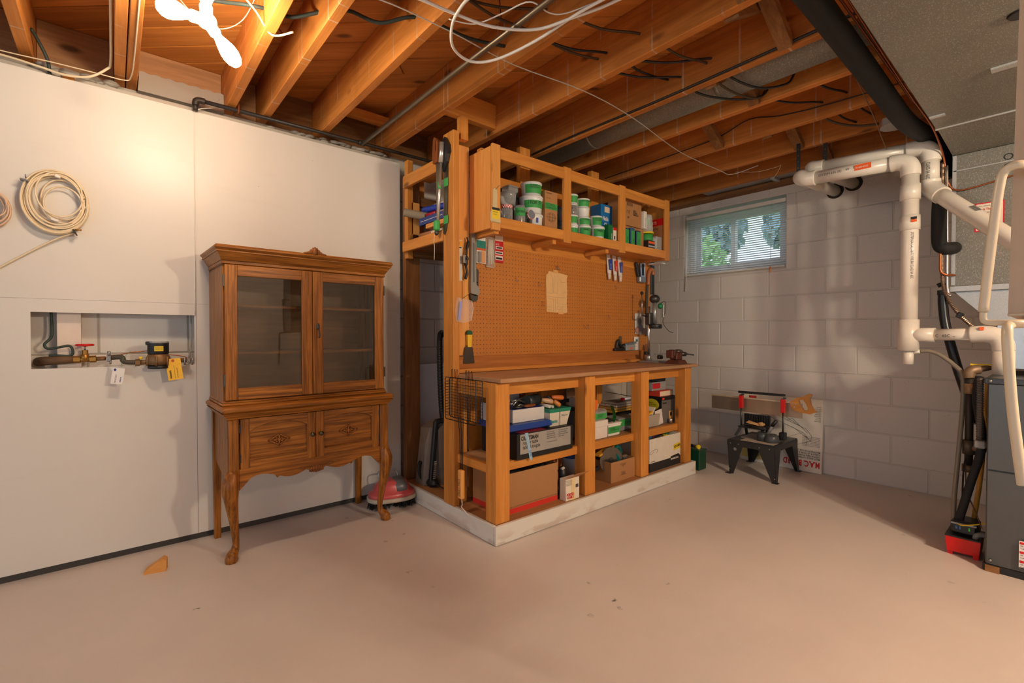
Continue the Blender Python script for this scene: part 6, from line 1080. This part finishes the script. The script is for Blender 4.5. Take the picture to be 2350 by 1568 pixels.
t = thing('blue_tray', 'shallow blue carton lid on the long black carton', 'lid', (1.76, 2.06, .5315)); MB().hull([(1.600, 1.925, .545), (1.925, 1.925, .545), (1.62, 1.95, .5315), (1.90, 1.95, .5315), (1.60, 2.2, .545), (1.925, 2.2, .545), (1.605, 1.93, .575), (1.915, 1.93, .575), (1.605, 2.2, .575), (1.915, 2.2, .575)]).build('lid', BLUE, t)
bx_ = carton('white_box', 'white carton lying in the blue lid on the bench shelf', 1.665, 1.905, 1.97, 2.19, .576, .648, pl((208, 204, 200), .5)); bx(1.667, 1.972, .648, 1.903, 2.188, .6490).build('blue_top', pl((30, 60, 140), .5), bx_)
t = thing('produce_basket', 'white and green produce basket of tools on the bench shelf', 'basket', (1.995, 1.99, .531)); MB().hull([(x, y, .5315) for x in (1.915, 2.055) for y in (1.935, 2.05)]+[(x, y, .612) for x in (1.905, 2.075) for y in (1.925, 2.06)]).build('body', pl((206, 196, 178), .6), t); MB().hull([(x, y, .612) for x in (1.9045, 2.0755) for y in (1.9245, 2.0605)]+[(x, y, .632) for x in (1.902, 2.08) for y in (1.922, 2.063)]).build('rim', pl((24, 130, 100), .5), t); text('MELLON', .015, Tr(2.0, 1.9245, .585) @ FY @ Rx(-.1), pl((30,110,90), .5), t, .9); text('Demio', .026, Tr(1.912, 1.9265, .553) @ FY @ Rx(-.12), pl((20, 140, 130), .5), t, .8, bold=.001); MB().bar((1.985, 1.9235, .534), (1.985, 1.9215, .63), .003, .002).build('fold', pl((120, 110, 90), .6), t)
t = thing('tape_spool', 'black spool with printed wrapper among the tools on the white carton', 'spool', (1.86, 2.03, .65)); T = Tr(1.885, 2.03, .682) @ Rz(.3) @ Ry(PI/2); MB().lathe([(.030, -.035), (.032, -.03), (.032, .03), (.030, .035)], T, 18).build('spool', RUB, t); MB().lathe([(.0325, -.10), (.033, -.035)], T, 18).build('wrapper', pl((40, 48, 54), .4), t); text('BLACK', .013, Tr(1.79, 1.998, .688) @ FY, WHITE, t, .8)
for i, (p, q, c, nm) in enumerate((((1.91, 2.0, .682), (1.975, 1.97, .668), (196, 156, 120), 'pale'), ((1.99, 2.0, .690), (2.075, 1.98, .682), (198, 104, 40), 'orange'), ((1.985, 1.975, .672), (2.02, 1.955, .640), (202, 124, 54), 'short amber'))):
    t = thing('hand_tool', nm+' wooden tool handle sticking out of the produce basket', 'tool', p); p = V(p); q = V(q); MB().tube([p, p.lerp(q, .2), p.lerp(q, .55), p.lerp(q, .9), q], [.010, .013, .0155, .014, .007], 10).build('grip', pl(c, .4), t); MB().tube([p, p+(p-q).normalized()*.05], .004, 6).build('shank', DSTEEL, t)
for i, x in enumerate((1.935, 1.962)): tag(MB().tube([(x, 1.955, .645-.004*i), (x-.01, 2.05, .648-.004*i)], .010-.002*i, 12).build('pipe_stub', pl((206, 196, 186), .4)), ('larger' if i == 0 else 'smaller')+' white pipe stub lying in front of the tool handles', 'pipe')
t = thing('pliers', 'chrome pliers and shears heaped on the white carton', 'pliers', (1.74, 2.03, .65)); 
for p, q in (((1.69, 2.0, .668), (1.79, 2.03, .70)), ((1.69, 2.02, .69), (1.79, 2.01, .675)), ((1.70, 1.985, .66), (1.76, 1.985, .662))): MB().tube([p, tuple((V(p)+V(q))/2+V((0,0,.012))), q], .006, 8).build('arm', pl((150, 148, 146), .3, .9), t)
MB().ell((1.72, 1.99, .66), (.03, .02, .010), 12, 6).build('jaws', DSTEEL, t); MB().ell((1.80, 1.985, .661), (.05, .018, .011), 12, 6).build('wood_grip', pl((120, 60, 20), .4), t)
card('seed_packet', 'yellow printed card standing behind the tools on the bench shelf', 1.848, 1.930, .65, .795, 2.16, pl((206, 170, 60), .5), (('red_print', .4, .95, .66, .82, .0006, pl((190, 50, 50), .5)), ('lower_print', .1, .95, .05, .45, .0006, pl((130, 60, 50), .5))))
bx_ = carton('bottle_box', 'white carton with green band behind the tools on the bench shelf', 1.735, 1.825, 2.10, 2.18, .65, .80, pl((196, 200, 204), .5)); decal(bx_, 1.755, 1.81, .762, .79, 2.10, pl((14, 110, 86), .5))
t = thing('jerry_can', 'dark blue black plastic jug behind the second bench post', 'jug', (2.21, 2.10, SH)); JC = pl((38, 46, 56), .4); bx(2.10, 2.03, SH, 2.30, 2.17, .60, c=.02).build('body', JC, t); MB().cyl((2.145, 2.10, .60), (2.145, 2.10, .63), .022, n=14).build('neck', JC, t); MB().tube(spline([(2.17, 2.10, .60), (2.20, 2.10, .635), (2.26, 2.10, .635), (2.29, 2.10, .60)], 5), .012, 8).build('handle', JC, t)
t = thing('foil_pouch', 'silver foil pouch with a red top at the back of the bench shelf', 'pouch', (2.37, 2.22, .60)); MB().hull([(x, y, .61) for x in (2.33, 2.43) for y in (2.19, 2.24)]+[(x, 2.215, .72) for x in (2.342, 2.418)]).build('pouch', pl((150, 142, 130), .25, .8), t); bx(2.338, 2.208, .715, 2.424, 2.222, .742, c=.002).build('top_band', RED, t)
bx_ = carton('paint_can', 'dark carton under the foil pouch at the back of the bench shelf', 2.30, 2.46, 2.185, 2.25, SH, .608, pl((70, 50, 36), .6))
bx_ = carton('orange_box', 'small white and orange carton lying on the plastic jug', 2.235, 2.30, 2.03, 2.085, .6015, .66, pl((222, 206, 190), .5)); decal(bx_, 2.235, 2.30, .6015, .625, 2.03, ORANGE)
bx_ = carton('white_box', 'white lidded carton left of the second bench post on the shelf', 2.085, 2.135, 2.01, 2.028, SH, .47, pl((220, 216, 210), .5))
# seen through the left end
for i, y in enumerate((2.00, 2.045)):
    t = thing('scissors_package', ('nearer' if i == 0 else 'farther')+' orange handled shears on a black card inside the left end of the bench', 'shears', (1.615, y+.02, .577)); bx(1.612, y-.002, .577, 1.616, y+.038, .70).build('card', BLK, t); MB().tube(spline([(1.606, y+.008, .60), (1.604, y+.004, .635), (1.604, y+.012, .668), (1.604, y+.024, .668), (1.604, y+.030, .635), (1.606, y+.026, .60)], 4), .006, 8).build('handle', ORANGE, t)
t = thing('silver_package', 'white patterned package inside the left end of the bench', 'package', (1.613, 2.14, .577)); bx(1.608, 2.095, .577, 1.618, 2.185, .675, c=.002).build('pack', pl((206, 206, 210), .4), t); bx(1.6072, 2.10, .59, 1.608, 2.115, .67).build('stripe', INK, t)
# ---------------------------------------------------------------- bench shelf, middle bay
bx_ = carton('white_box', 'white lidded carton in the middle of the bench shelf', 2.32, 2.475, 1.965, 2.10, SH, .465, pl((224, 214, 204), .5)); bx(2.317, 1.962, .465, 2.478, 2.103, .506, c=.002).build('lid', pl((226, 216, 206), .5), bx_)
t = thing('parts_bin', 'clear bin of packets with a green taped front on the white lidded carton', 'bin', (2.42, 2.05, .507)); bx(2.34, 1.985, .507, 2.49, 2.10, .56, c=.005).build('bin', CLEARP, t); decal(t, 2.342, 2.488, .512, .548, 1.985, GT, 'tape'); text('NOS HOLE\nDOWELS', .013, Tr(2.40, 1.9838, .533) @ FY, INK, t, .9)
for i, (x, c, h) in enumerate(((2.355, (226, 206, 186), .62), (2.385, (206, 50, 60), .59), (2.415, (190, 186, 180), .61), (2.455, (240, 110, 30), .625), (2.475, (170, 160, 150), .60))): tag(MB().bar((x, 2.03+.008*i, .562), (x+.012, 2.03+.008*i, h), .005, .032, (1,0,0)).build('packet', pl(c, .4)), ('white', 'red', 'grey', 'orange', 'silver')[i]+' packet standing in the clear parts bin', 'packet', 'packets in the parts bin')
t = thing('white_tub', 'small white ice cream tub with green tape on the bench shelf', 'tub', (2.555, 2.03, SH)); MB().hull([(x, y, SH) for x in (2.495, 2.612) for y in (1.975, 2.08)]+[(x, y, .465) for x in (2.487, 2.622) for y in (1.968, 2.088)]).build('body', WHITE, t); bx(2.482, 1.963, .462, 2.627, 2.093, .474, c=.004).build('rim', WHITE, t); MB().hull([(x, y, z) for z, x0_, x1_, yy in ((.405, 2.494, 2.613, 1.9725), (.45, 2.489, 2.619, 1.9685)) for x in (x0_, x1_) for y in (yy, yy-.0008)]).build('tape', GT, t); text('NOZZLES\nON SAFETY CUTS', .0135, Tr(2.51, 1.9672, .433) @ FY @ Rx(-.05), INK, t, .85); MB().ell((2.55, 2.03, .478), (.04, .03, .022), 12, 6).build('dark_contents', RUB, t)
t = thing('clear_tub', 'clear tub with green tape marked TAPES on the bench shelf', 'tub', (2.76, 2.08, SH)); bx(2.668, 2.02, SH, 2.865, 2.15, .475, c=.008).build('body', CLEARP, t); bx(2.662, 2.014, .472, 2.871, 2.156, .48, c=.003).build('rim', CLEARP, t); decal(t, 2.672, 2.861, .425, .468, 2.02, GT, 'tape'); text('TAPES', .028, Tr(2.735, 2.0188, .435) @ FY, INK, t, .9)
for i, (x, y, z, r, c) in enumerate(((2.70, 2.07, .42, .025, (206, 176, 140)), (2.76, 2.09, .42, .028, (190, 180, 170)), (2.82, 2.08, .42, .025, (150, 110, 70)))): tag(MB().lathe([(r*.5, -.014), (r, -.014), (r, .014), (r*.5, .014)], Tr(x, y, z), 16, caps=False).build('tape_roll', pl(c, .5)), ('left', 'middle', 'right')[i]+' tape roll inside the clear tub marked TAPES', 'tape roll', 'tape rolls in the clear tub')
t = thing('green_ribbon', 'loose strip of shiny green tape curling over the tubs', 'tape', (2.64, 2.05, .48)); P = spline([(2.575, 2.0, .483), (2.60, 2.01, .50), (2.63, 2.03, .498), (2.655, 2.06, .53), (2.66, 2.08, .565)], 6); m = MB()
for a, b in zip(P, P[1:]): m.add([a+V((0,-.018,0)), a+V((.01,.018,0)), b+V((.01,.018,0)), b+V((0,-.018,0))], [(0,1,2,3)], True)
m.add([P[0]+V((0,-.018,0)), P[0]+V((.01,.018,0)), P[0]+V((.01,.018,-.012)), P[0]+V((0,-.018,-.012))], [(0,1,2,3)]); m.build('strip', pl((18, 120, 50), .25), t)
tag(MB().lathe([(.02, 0), (.04, .004), (.042, .035), (.04, .05), (.02, .054)], Tr(2.60, 2.12, SH+.001) @ Tr(0, 0, 0), 16).build('white_roll', pl((206, 200, 190), .4)), 'white roll standing behind the ice cream tub', 'roll'); tag(MB().lathe([(.038, .444), (.04, .45), (.04, .53), (.03, .545)], Tr(2.60, 2.12, 0), 16).build('clear_roll', CLEARP), 'clear plastic roll on top of the white roll', 'roll')
bx_ = carton('black_case', 'flat black case under the envelopes on the bench shelf', 2.78, 3.02, 2.165, 2.25, SH, .505, pl((30, 34, 40), .4))
for i in range(4): tag(bx(2.70+.02*i, 2.10-.0*i, .506+.017*i, 3.0, 2.245, .520+.017*i, c=.002).build('envelope', pl(((190, 150, 60), (176, 140, 70), (170, 160, 150), (150, 146, 140))[i], .6)), ('bottom', 'second', 'third', 'top')[i]+' envelope of the pile on the black case', 'envelope', 'envelopes on the black case')
t = thing('glue_tube', 'white tube with red ends lying on the envelopes', 'tube', (2.90, 2.12, .576)); MB().cyl((2.86, 2.13, .588), (2.975, 2.13, .588), .010, n=12).build('tube', pl((200, 206, 216), .4), t); MB().cyl((2.845, 2.13, .588), (2.87, 2.13, .588), .0115, n=12).build('cap', RED, t); MB().cyl((2.965, 2.13, .588), (2.985, 2.13, .588), .0112, n=12).build('end', RED, t)
tag(MB().bar((2.80, 2.20, .635), (3.02, 2.17, .59), .10, .003).build('dark_card', pl((70, 60, 50), .5)), 'dark card leaning across the pile of envelopes', 'card')
# ---------------------------------------------------------------- bench shelf, right bay
bx_ = carton('tool_carton', 'grey and black power tool carton with a round yellow sticker', 3.165, 3.355, 2.0, 2.24, SH, .590, pl((108, 104, 100), .45)); decal(bx_, 3.165, 3.355, .562, .590, 2.0, BLK, 'black_band'); decalx(bx_, 2.0, 2.24, SH, .589, 3.165, pl((28, 28, 28), .45), 'black_side'); MB().ell((3.1638, 2.085, .525), (.0012, .062, .045), 24, 8).build('round_sticker', pl((206, 196, 40), .5), bx_); text('Makes it\neasy to rout', .016, Tr(3.1622, 2.12, .535) @ FX, INK, bx_, .9)
text('Router', .022, Tr(3.175, 1.9988, .535) @ FY, INK, bx_, .9, bold=.0005); decal(bx_, 3.265, 3.32, .415, .475, 2.0, pl((226, 168, 84), .5), 'picture'); MB().ell((3.29, 1.999, .452), (.014, .001, .018), 10, 6).build('picture_print', INK, bx_); decal(bx_, 3.17, 3.20, .568, .582, 1.9993, pl((220, 60, 40), .5), 'red_dot')
bx_ = carton('book', 'thick paperback with white pages on the power tool carton', 3.155, 3.34, 2.01, 2.2, .591, .634, pl((210, 70, 50), .5)); decal(bx_, 3.157, 3.338, .595, .630, 2.01, pl((226, 208, 178), .6), 'pages'); t = carton('clear_case', 'clear case of red packs on top of the thick paperback', 3.11, 3.30, 2.05, 2.2, .635, .70, clear('smoky_plastic', (.7, .7, .68), .35, .15)); bx(3.115, 2.045, .65, 3.215, 2.06, .69, c=.002).build('red_pack', pl((196, 40, 44), .45), t)
bx_ = thing('black_tray', 'black tray tilted on the clear case under the bench top', 'tray', (3.2, 2.12, .70)); bx(-.1, -.08, 0, .1, .08, .045, c=.006, T=Tr(3.20, 2.13, .712) @ Ry(.12)).build('tray', BLK, bx_)
t = thing('grey_tray', 'grey plastic tray of odds and ends at the left of the power tool carton', 'tray', (3.03, 2.03, SH)); MB().hull([(x, y, SH) for x in (2.94, 3.09) for y in (1.98, 2.12)]+[(x, y, .475) for x in (2.93, 3.10) for y in (1.97, 2.13)]).build('tray', pl((176, 166, 150), .5), t)
for i, (p, q, c) in enumerate((((2.95, 2.03, .48), (3.02, 2.05, .56), (60, 56, 52)), ((3.0, 2.0, .478), (3.07, 2.02, .52), (226, 216, 200)), ((2.98, 2.08, .48), (3.03, 2.08, .60), (176, 160, 150)), ((2.95, 1.99, .484), (3.0, 1.99, .50), (240, 180, 40)))): tag(MB().bar(p, q, .05, .012, (0,0,1), .002).build('odd_piece', pl(c, .5)), ('dark slab', 'white card', 'grey flap', 'yellow piece')[i]+' poking out of the grey plastic tray', 'scrap')
tag(MB().bar((3.115, 1.985, SH+.002), (3.10, 1.99, .50), .09, .003, (0,1,0)).build('white_leaflet', pl((222, 214, 206), .6)), 'white leaflet leaning between the grey tray and the power tool carton', 'leaflet')
tag(MB().lathe([(.014, 0), (.015, .03), (.012, .033)], Tr(3.245, 1.975, SH), 14).build('metal_cup', pl((206, 196, 184), .25, .8)), 'small metal cap on the shelf by the right bench post', 'cap')  # small metal cap, not a cup
# ---------------------------------------------------------------- on the platform deck
DZ = .0985; BC = pl((172, 122, 76), .75, 0, .05)
bb_ = carton('cardboard_box', 'large open cardboard box with a red stripe at the left of the bench', 1.575, 1.972, 1.93, 2.22, DZ, .318, BC, openb=True); decal(bb_, 1.575, 1.972, DZ+.002, DZ+.030, 1.93, pl((212, 50, 36), .6), 'red_stripe'); decalx(bb_, 1.93, 2.22, DZ+.002, DZ+.030, 1.575, pl((212, 50, 36), .6), 'red_stripe'); decalx(bb_, 2.055, 2.085, .20, .24, 1.575, pl((226, 80, 46), .6), 'logo_square'); text('valet', .026, Tr(1.5738, 2.05, .208) @ FX, INK, bb_, .9); MB().ell((1.5745, 2.02, .268), (.001, .030, .016), 16, 6).build('hand_hole', BLK, bb_)
m = MB()
for i in range(46): m.box(1.58+.0085*i, 1.9288, DZ+.034, 1.583+.0085*i, 1.9296, DZ+.040)
o = m.build('dotted_print', pl((120, 84, 50), .7), bb_); o['kind'] = 'stuff'
t = thing('power_tool', 'dark power tool with a round metal end in the large cardboard box', 'power tool', (1.75, 2.05, .11)); MB().tube([(1.63, 1.97, .285), (1.70, 2.02, .285), (1.80, 2.07, .28)], [.028, .035, .032], 14).build('body', BLK, t); MB().cyl((1.628, 1.968, .285), (1.616, 1.96, .285), .026, n=14).build('round_end', pl((150, 170, 186), .3, .8), t); bx(1.68, 1.98, .105, 1.88, 2.18, .25, c=.01).build('case', pl((36, 40, 46), .5), t)
t = thing('cable_heap', 'black cables heaped in the large cardboard box', 'cable', (1.88, 2.06, .2)); random.seed(21); P = [(1.895+.05*math.cos(i*.9)*random.uniform(.7, 1), 2.06+.08*math.sin(i*.9)*random.uniform(.7, 1), .29+.0015*i+random.uniform(-.006,.006)) for i in range(24)]; MB().tube(spline(P, 4), .006, 6).build('loops', RUB, t)
pb = carton('small_carton', 'small opened white carton with red lettering at the front of the bench', 1.985, 2.10, 1.875, 1.925, DZ, .225, pl((226, 216, 196), .6)); decal(pb, 2.03, 2.062, DZ, .222, 1.875, pl((232, 206, 150), .6), 'tape'); text('PORTER\n+CABLE', .020, Tr(1.992, 1.8738, .127) @ FY, RED, pb, .82, bold=.0010)
for i in range(4): text('Ensemble de 25 pieces', .0085, Tr(1.99, 1.8738, .213-.0085*i) @ FY, INK, pb, .6)
for i in range(8): bx(2.068+.003*i, 1.8738, .165, 2.0695+.003*i, 1.8744, .185).build('barcode_bar', INK, pb)
MB().add([V(q) for q in ((1.985, 1.875, .226), (2.10, 1.875, .226), (2.155, 1.845, .252), (2.04, 1.845, .252), (1.985, 1.877, .2285), (2.10, 1.877, .2285), (2.155, 1.847, .2545), (2.04, 1.847, .2545))], [(0,1,2,3),(7,6,5,4),(0,4,5,1),(1,5,6,2),(2,6,7,3),(3,7,4,0)]).build('flap', BC, pb)
tag(bx(1.99, 1.98, DZ, 2.005, 2.20, .33).build('orange_board', pl((150, 70, 36), .6)), 'reddish brown board upright behind the small white carton', 'board'); tag(bx(2.03, 1.99, DZ, 2.04, 2.2, .33).build('card_divider', BC), 'upright cardboard sheet behind the small white carton', 'cardboard')
t = thing('angle_grinder', 'black angle grinder standing behind the small white carton', 'grinder', (2.07, 1.99, DZ)); MB().tube([(2.075, 1.985, DZ+.002), (2.075, 1.985, .20), (2.06, 1.985, .255)], [.026, .024, .028], 12).build('body', BLK, t); MB().cyl((2.06, 1.985, .25), (2.06, 1.962, .258), .012, n=10).build('spindle', pl((190, 186, 178), .4), t)
t = tub('bucket', 'white bucket with a blue lid behind the second bench post', 2.28, 2.10, DZ, .20, .072, pl((200, 204, 212), .4), lidm=pl((22, 72, 150), .4), cat='bucket'); text('Drywall', .022, Tr(2.255, 2.03, .20) @ FY, pl((200, 60, 50), .5), t, .9)
t = thing('belt_sander', 'black ribbed tool lying beside the second bench post', 'power tool', (2.30, 1.99, DZ)); P = [(2.25+.0045*i, 1.985, .145) for i in range(22)]; MB().tube(P, [.034 if i % 3 else .028 for i in range(22)], 12, smooth=False).build('body', RUB, t); bx(2.25, 1.962, .165, 2.40, 1.985, .19, c=.005, T=Tr(2.25,0,.165) @ Ry(-.15) @ Tr(-2.25,0,-.165)).build('handle', BLK, t); bx(2.255, 1.96, DZ, 2.34, 2.01, .115).build('shoe', DSTEEL, t)
sb = carton('cardboard_box', 'open cardboard box holding power saws on the platform deck', 2.45, 2.705, 1.915, 2.10, DZ, .232, BC, openb=True); text('BOUTIQUE DE PIN\nCOMPTOIR\nINC', .010, Tr(2.578, 1.9138, .205) @ FY, pl((110, 70, 40), .7), sb, .9, align='CENTER'); text('FRAGILE 2451\nMADE IN\nCANADA TABLE', .010, Tr(2.578, 1.9138, .150) @ FY, pl((110, 70, 40), .7), sb, .9, align='CENTER')
t = thing('circular_saw', 'teal circular saw with exposed toothed blade in the cardboard box', 'circular saw', (2.58, 2.02, .11)); P = []
for i in range(96): a = 2*PI*i/96; P.append((.088*(1 if i % 3 else .945)*math.cos(a), .088*(1 if i % 3 else .945)*math.sin(a)))
TS = Tr(2.50, 1.955, .235) @ Rz(-.30) @ FY; MB().prism(P, -.001, .001, TS).build('blade', pl((128, 122, 114), .3, .9), t); MB().lathe([(.02, .001), (.02, .005)], TS, 16).build('blade_washer', DSTEEL, t); TEAL = pl((10, 104, 104), .4); MB().tube([(2.53, 1.975, .235), (2.57, 1.99, .24), (2.63, 2.01, .255), (2.665, 2.02, .26)], [.055, .05, .036, .03], 14).build('motor', TEAL, t); MB().tube(spline([(2.555, 1.97, .29), (2.60, 1.985, .305), (2.65, 2.0, .285)], 4), .013, 8).build('handle', TEAL, t); bx(2.60, 1.94, .222, 2.66, 1.965, .25, c=.005).build('base_shoe', pl((170, 168, 164), .3, .8), t); MB().tube(spline([(2.55, 1.95, .30), (2.58, 1.94, .26), (2.60, 1.935, .235)], 4), .006, 6).build('cord', RUB, t); bx(2.47, 1.96, .105, 2.68, 2.07, .18, c=.008).build('lower_case', pl((30, 40, 42), .5), t)
t = thing('tool_bag', 'clear bag with a green label beside the circular saw', 'bag', (2.70, 2.06, .18)); bx(-.06, -.012, 0, .06, .012, .10, c=.006, T=Tr(2.685, 2.085, .235) @ Ry(.5)).build('bag', FILM, t); bx(-.055, -.0135, .03, .055, -.012, .065, T=Tr(2.685, 2.085, .235) @ Ry(.5)).build('label', pl((12, 90, 60), .5), t); text('MITER', .026, Tr(2.685, 2.085, .235) @ Ry(.5) @ Tr(-.04, -.0145, .036) @ FY, WHITE, t, .9)
tag(MB().bar((2.40, 1.99, .275), (2.71, 2.02, .338), .04, .012).build('yellow_level', pl((226, 160, 50), .45)), 'long yellow stick lying above the circular saw under the shelf', 'stick')
bk = carton('storage_box', 'white and black open file box with lettering at the right of the bench', 2.845, 3.245, 1.892, 2.20, DZ, .330, pl((222, 212, 196), .6), openb=True); decal(bk, 2.845, 3.245, DZ+.001, DZ+.062, 1.892, pl((38, 36, 36), .55), 'black_base'); decalx(bk, 1.892, 2.20, DZ+.001, DZ+.062, 2.845, pl((38, 36, 36), .55), 'black_base')
MB().hull([(x, 1.8912+a, z) for a in (0, -.0006) for x, z in ((3.10, DZ+.050), (3.115, DZ+.073), (3.215, DZ+.080), (3.235, DZ+.07), (3.235, DZ+.05), (3.215, DZ+.035), (3.115, DZ+.037))]).build('badge', BLK, bk); text('BANKERS BOX', .017, Tr(3.112, 1.8900, DZ+.047) @ FY, WHITE, bk, .92, bold=.0006); bx(-.045, 0, -.022, .045, .0006, .022, T=Tr(3.195, 1.8908, .235) @ Ry(-.12)).build('yellow_sticker', YEL, bk); text('KITCHEN', .024, Tr(3.158, 1.8898, .224) @ Ry(-.12) @ FY, INK, bk, .82, bold=.0008)
MB().tube([(2.895+.035*math.cos(a)+.02*math.sin(2*a), 1.8913, .225+.035*math.sin(a)*math.cos(a*.5)) for a in [5.2*i/20 for i in range(21)]], .0009, 4).build('pen_scribble', INK, bk); text('plumbing', .015, Tr(2.86, 1.8908, .168) @ FY, INK, bk, .9, shear=.2)
for i, (x, c, nm) in enumerate(((2.88, (60, 110, 150), 'blue handled'), (2.95, (50, 96, 140), 'dark blue handled'), (3.02, (206, 30, 30), 'red handled'))):
    t = thing('pliers', nm+' pliers lying in the white file box', 'pliers', (x, 2.0, .30)); MB().tube(spline([(x-.02, 1.93+.02*i, .318), (x+.05, 1.95+.02*i, .325), (x+.12, 1.98, .322)], 4), .009, 8).build('handle', pl(c, .4), t); MB().tube(spline([(x-.02, 1.95+.02*i, .322), (x+.05, 1.975+.02*i, .331), (x+.12, 1.99, .324)], 4), .009, 8).build('handle', pl(c, .4), t); MB().ell((x+.135, 1.985, .323), (.02, .010, .007), 10, 6).build('jaws', DSTEEL, t)
t = thing('glue_bottle', 'green bottle with a yellow collar in the white file box', 'bottle', (3.14, 1.95, .11)); MB().lathe([(.025, .11), (.026, .12), (.026, .325), (.019, .335)], Tr(3.14, 1.95, 0), 14).build('body', pl((20, 96, 50), .4), t); MB().lathe([(.0265, .305), (.0265, .322)], Tr(3.14, 1.95, 0), 14).build('collar', YEL, t)
bx(2.86, 1.91, .11, 3.10, 2.18, .306, c=.01).build('x', pl((70, 66, 64), .6)); o = bpy.data.objects['x']; o.name = 'tool_roll'; tag(o, 'dark folded tool roll filling the white file box', 'tool roll')
flush_texts()
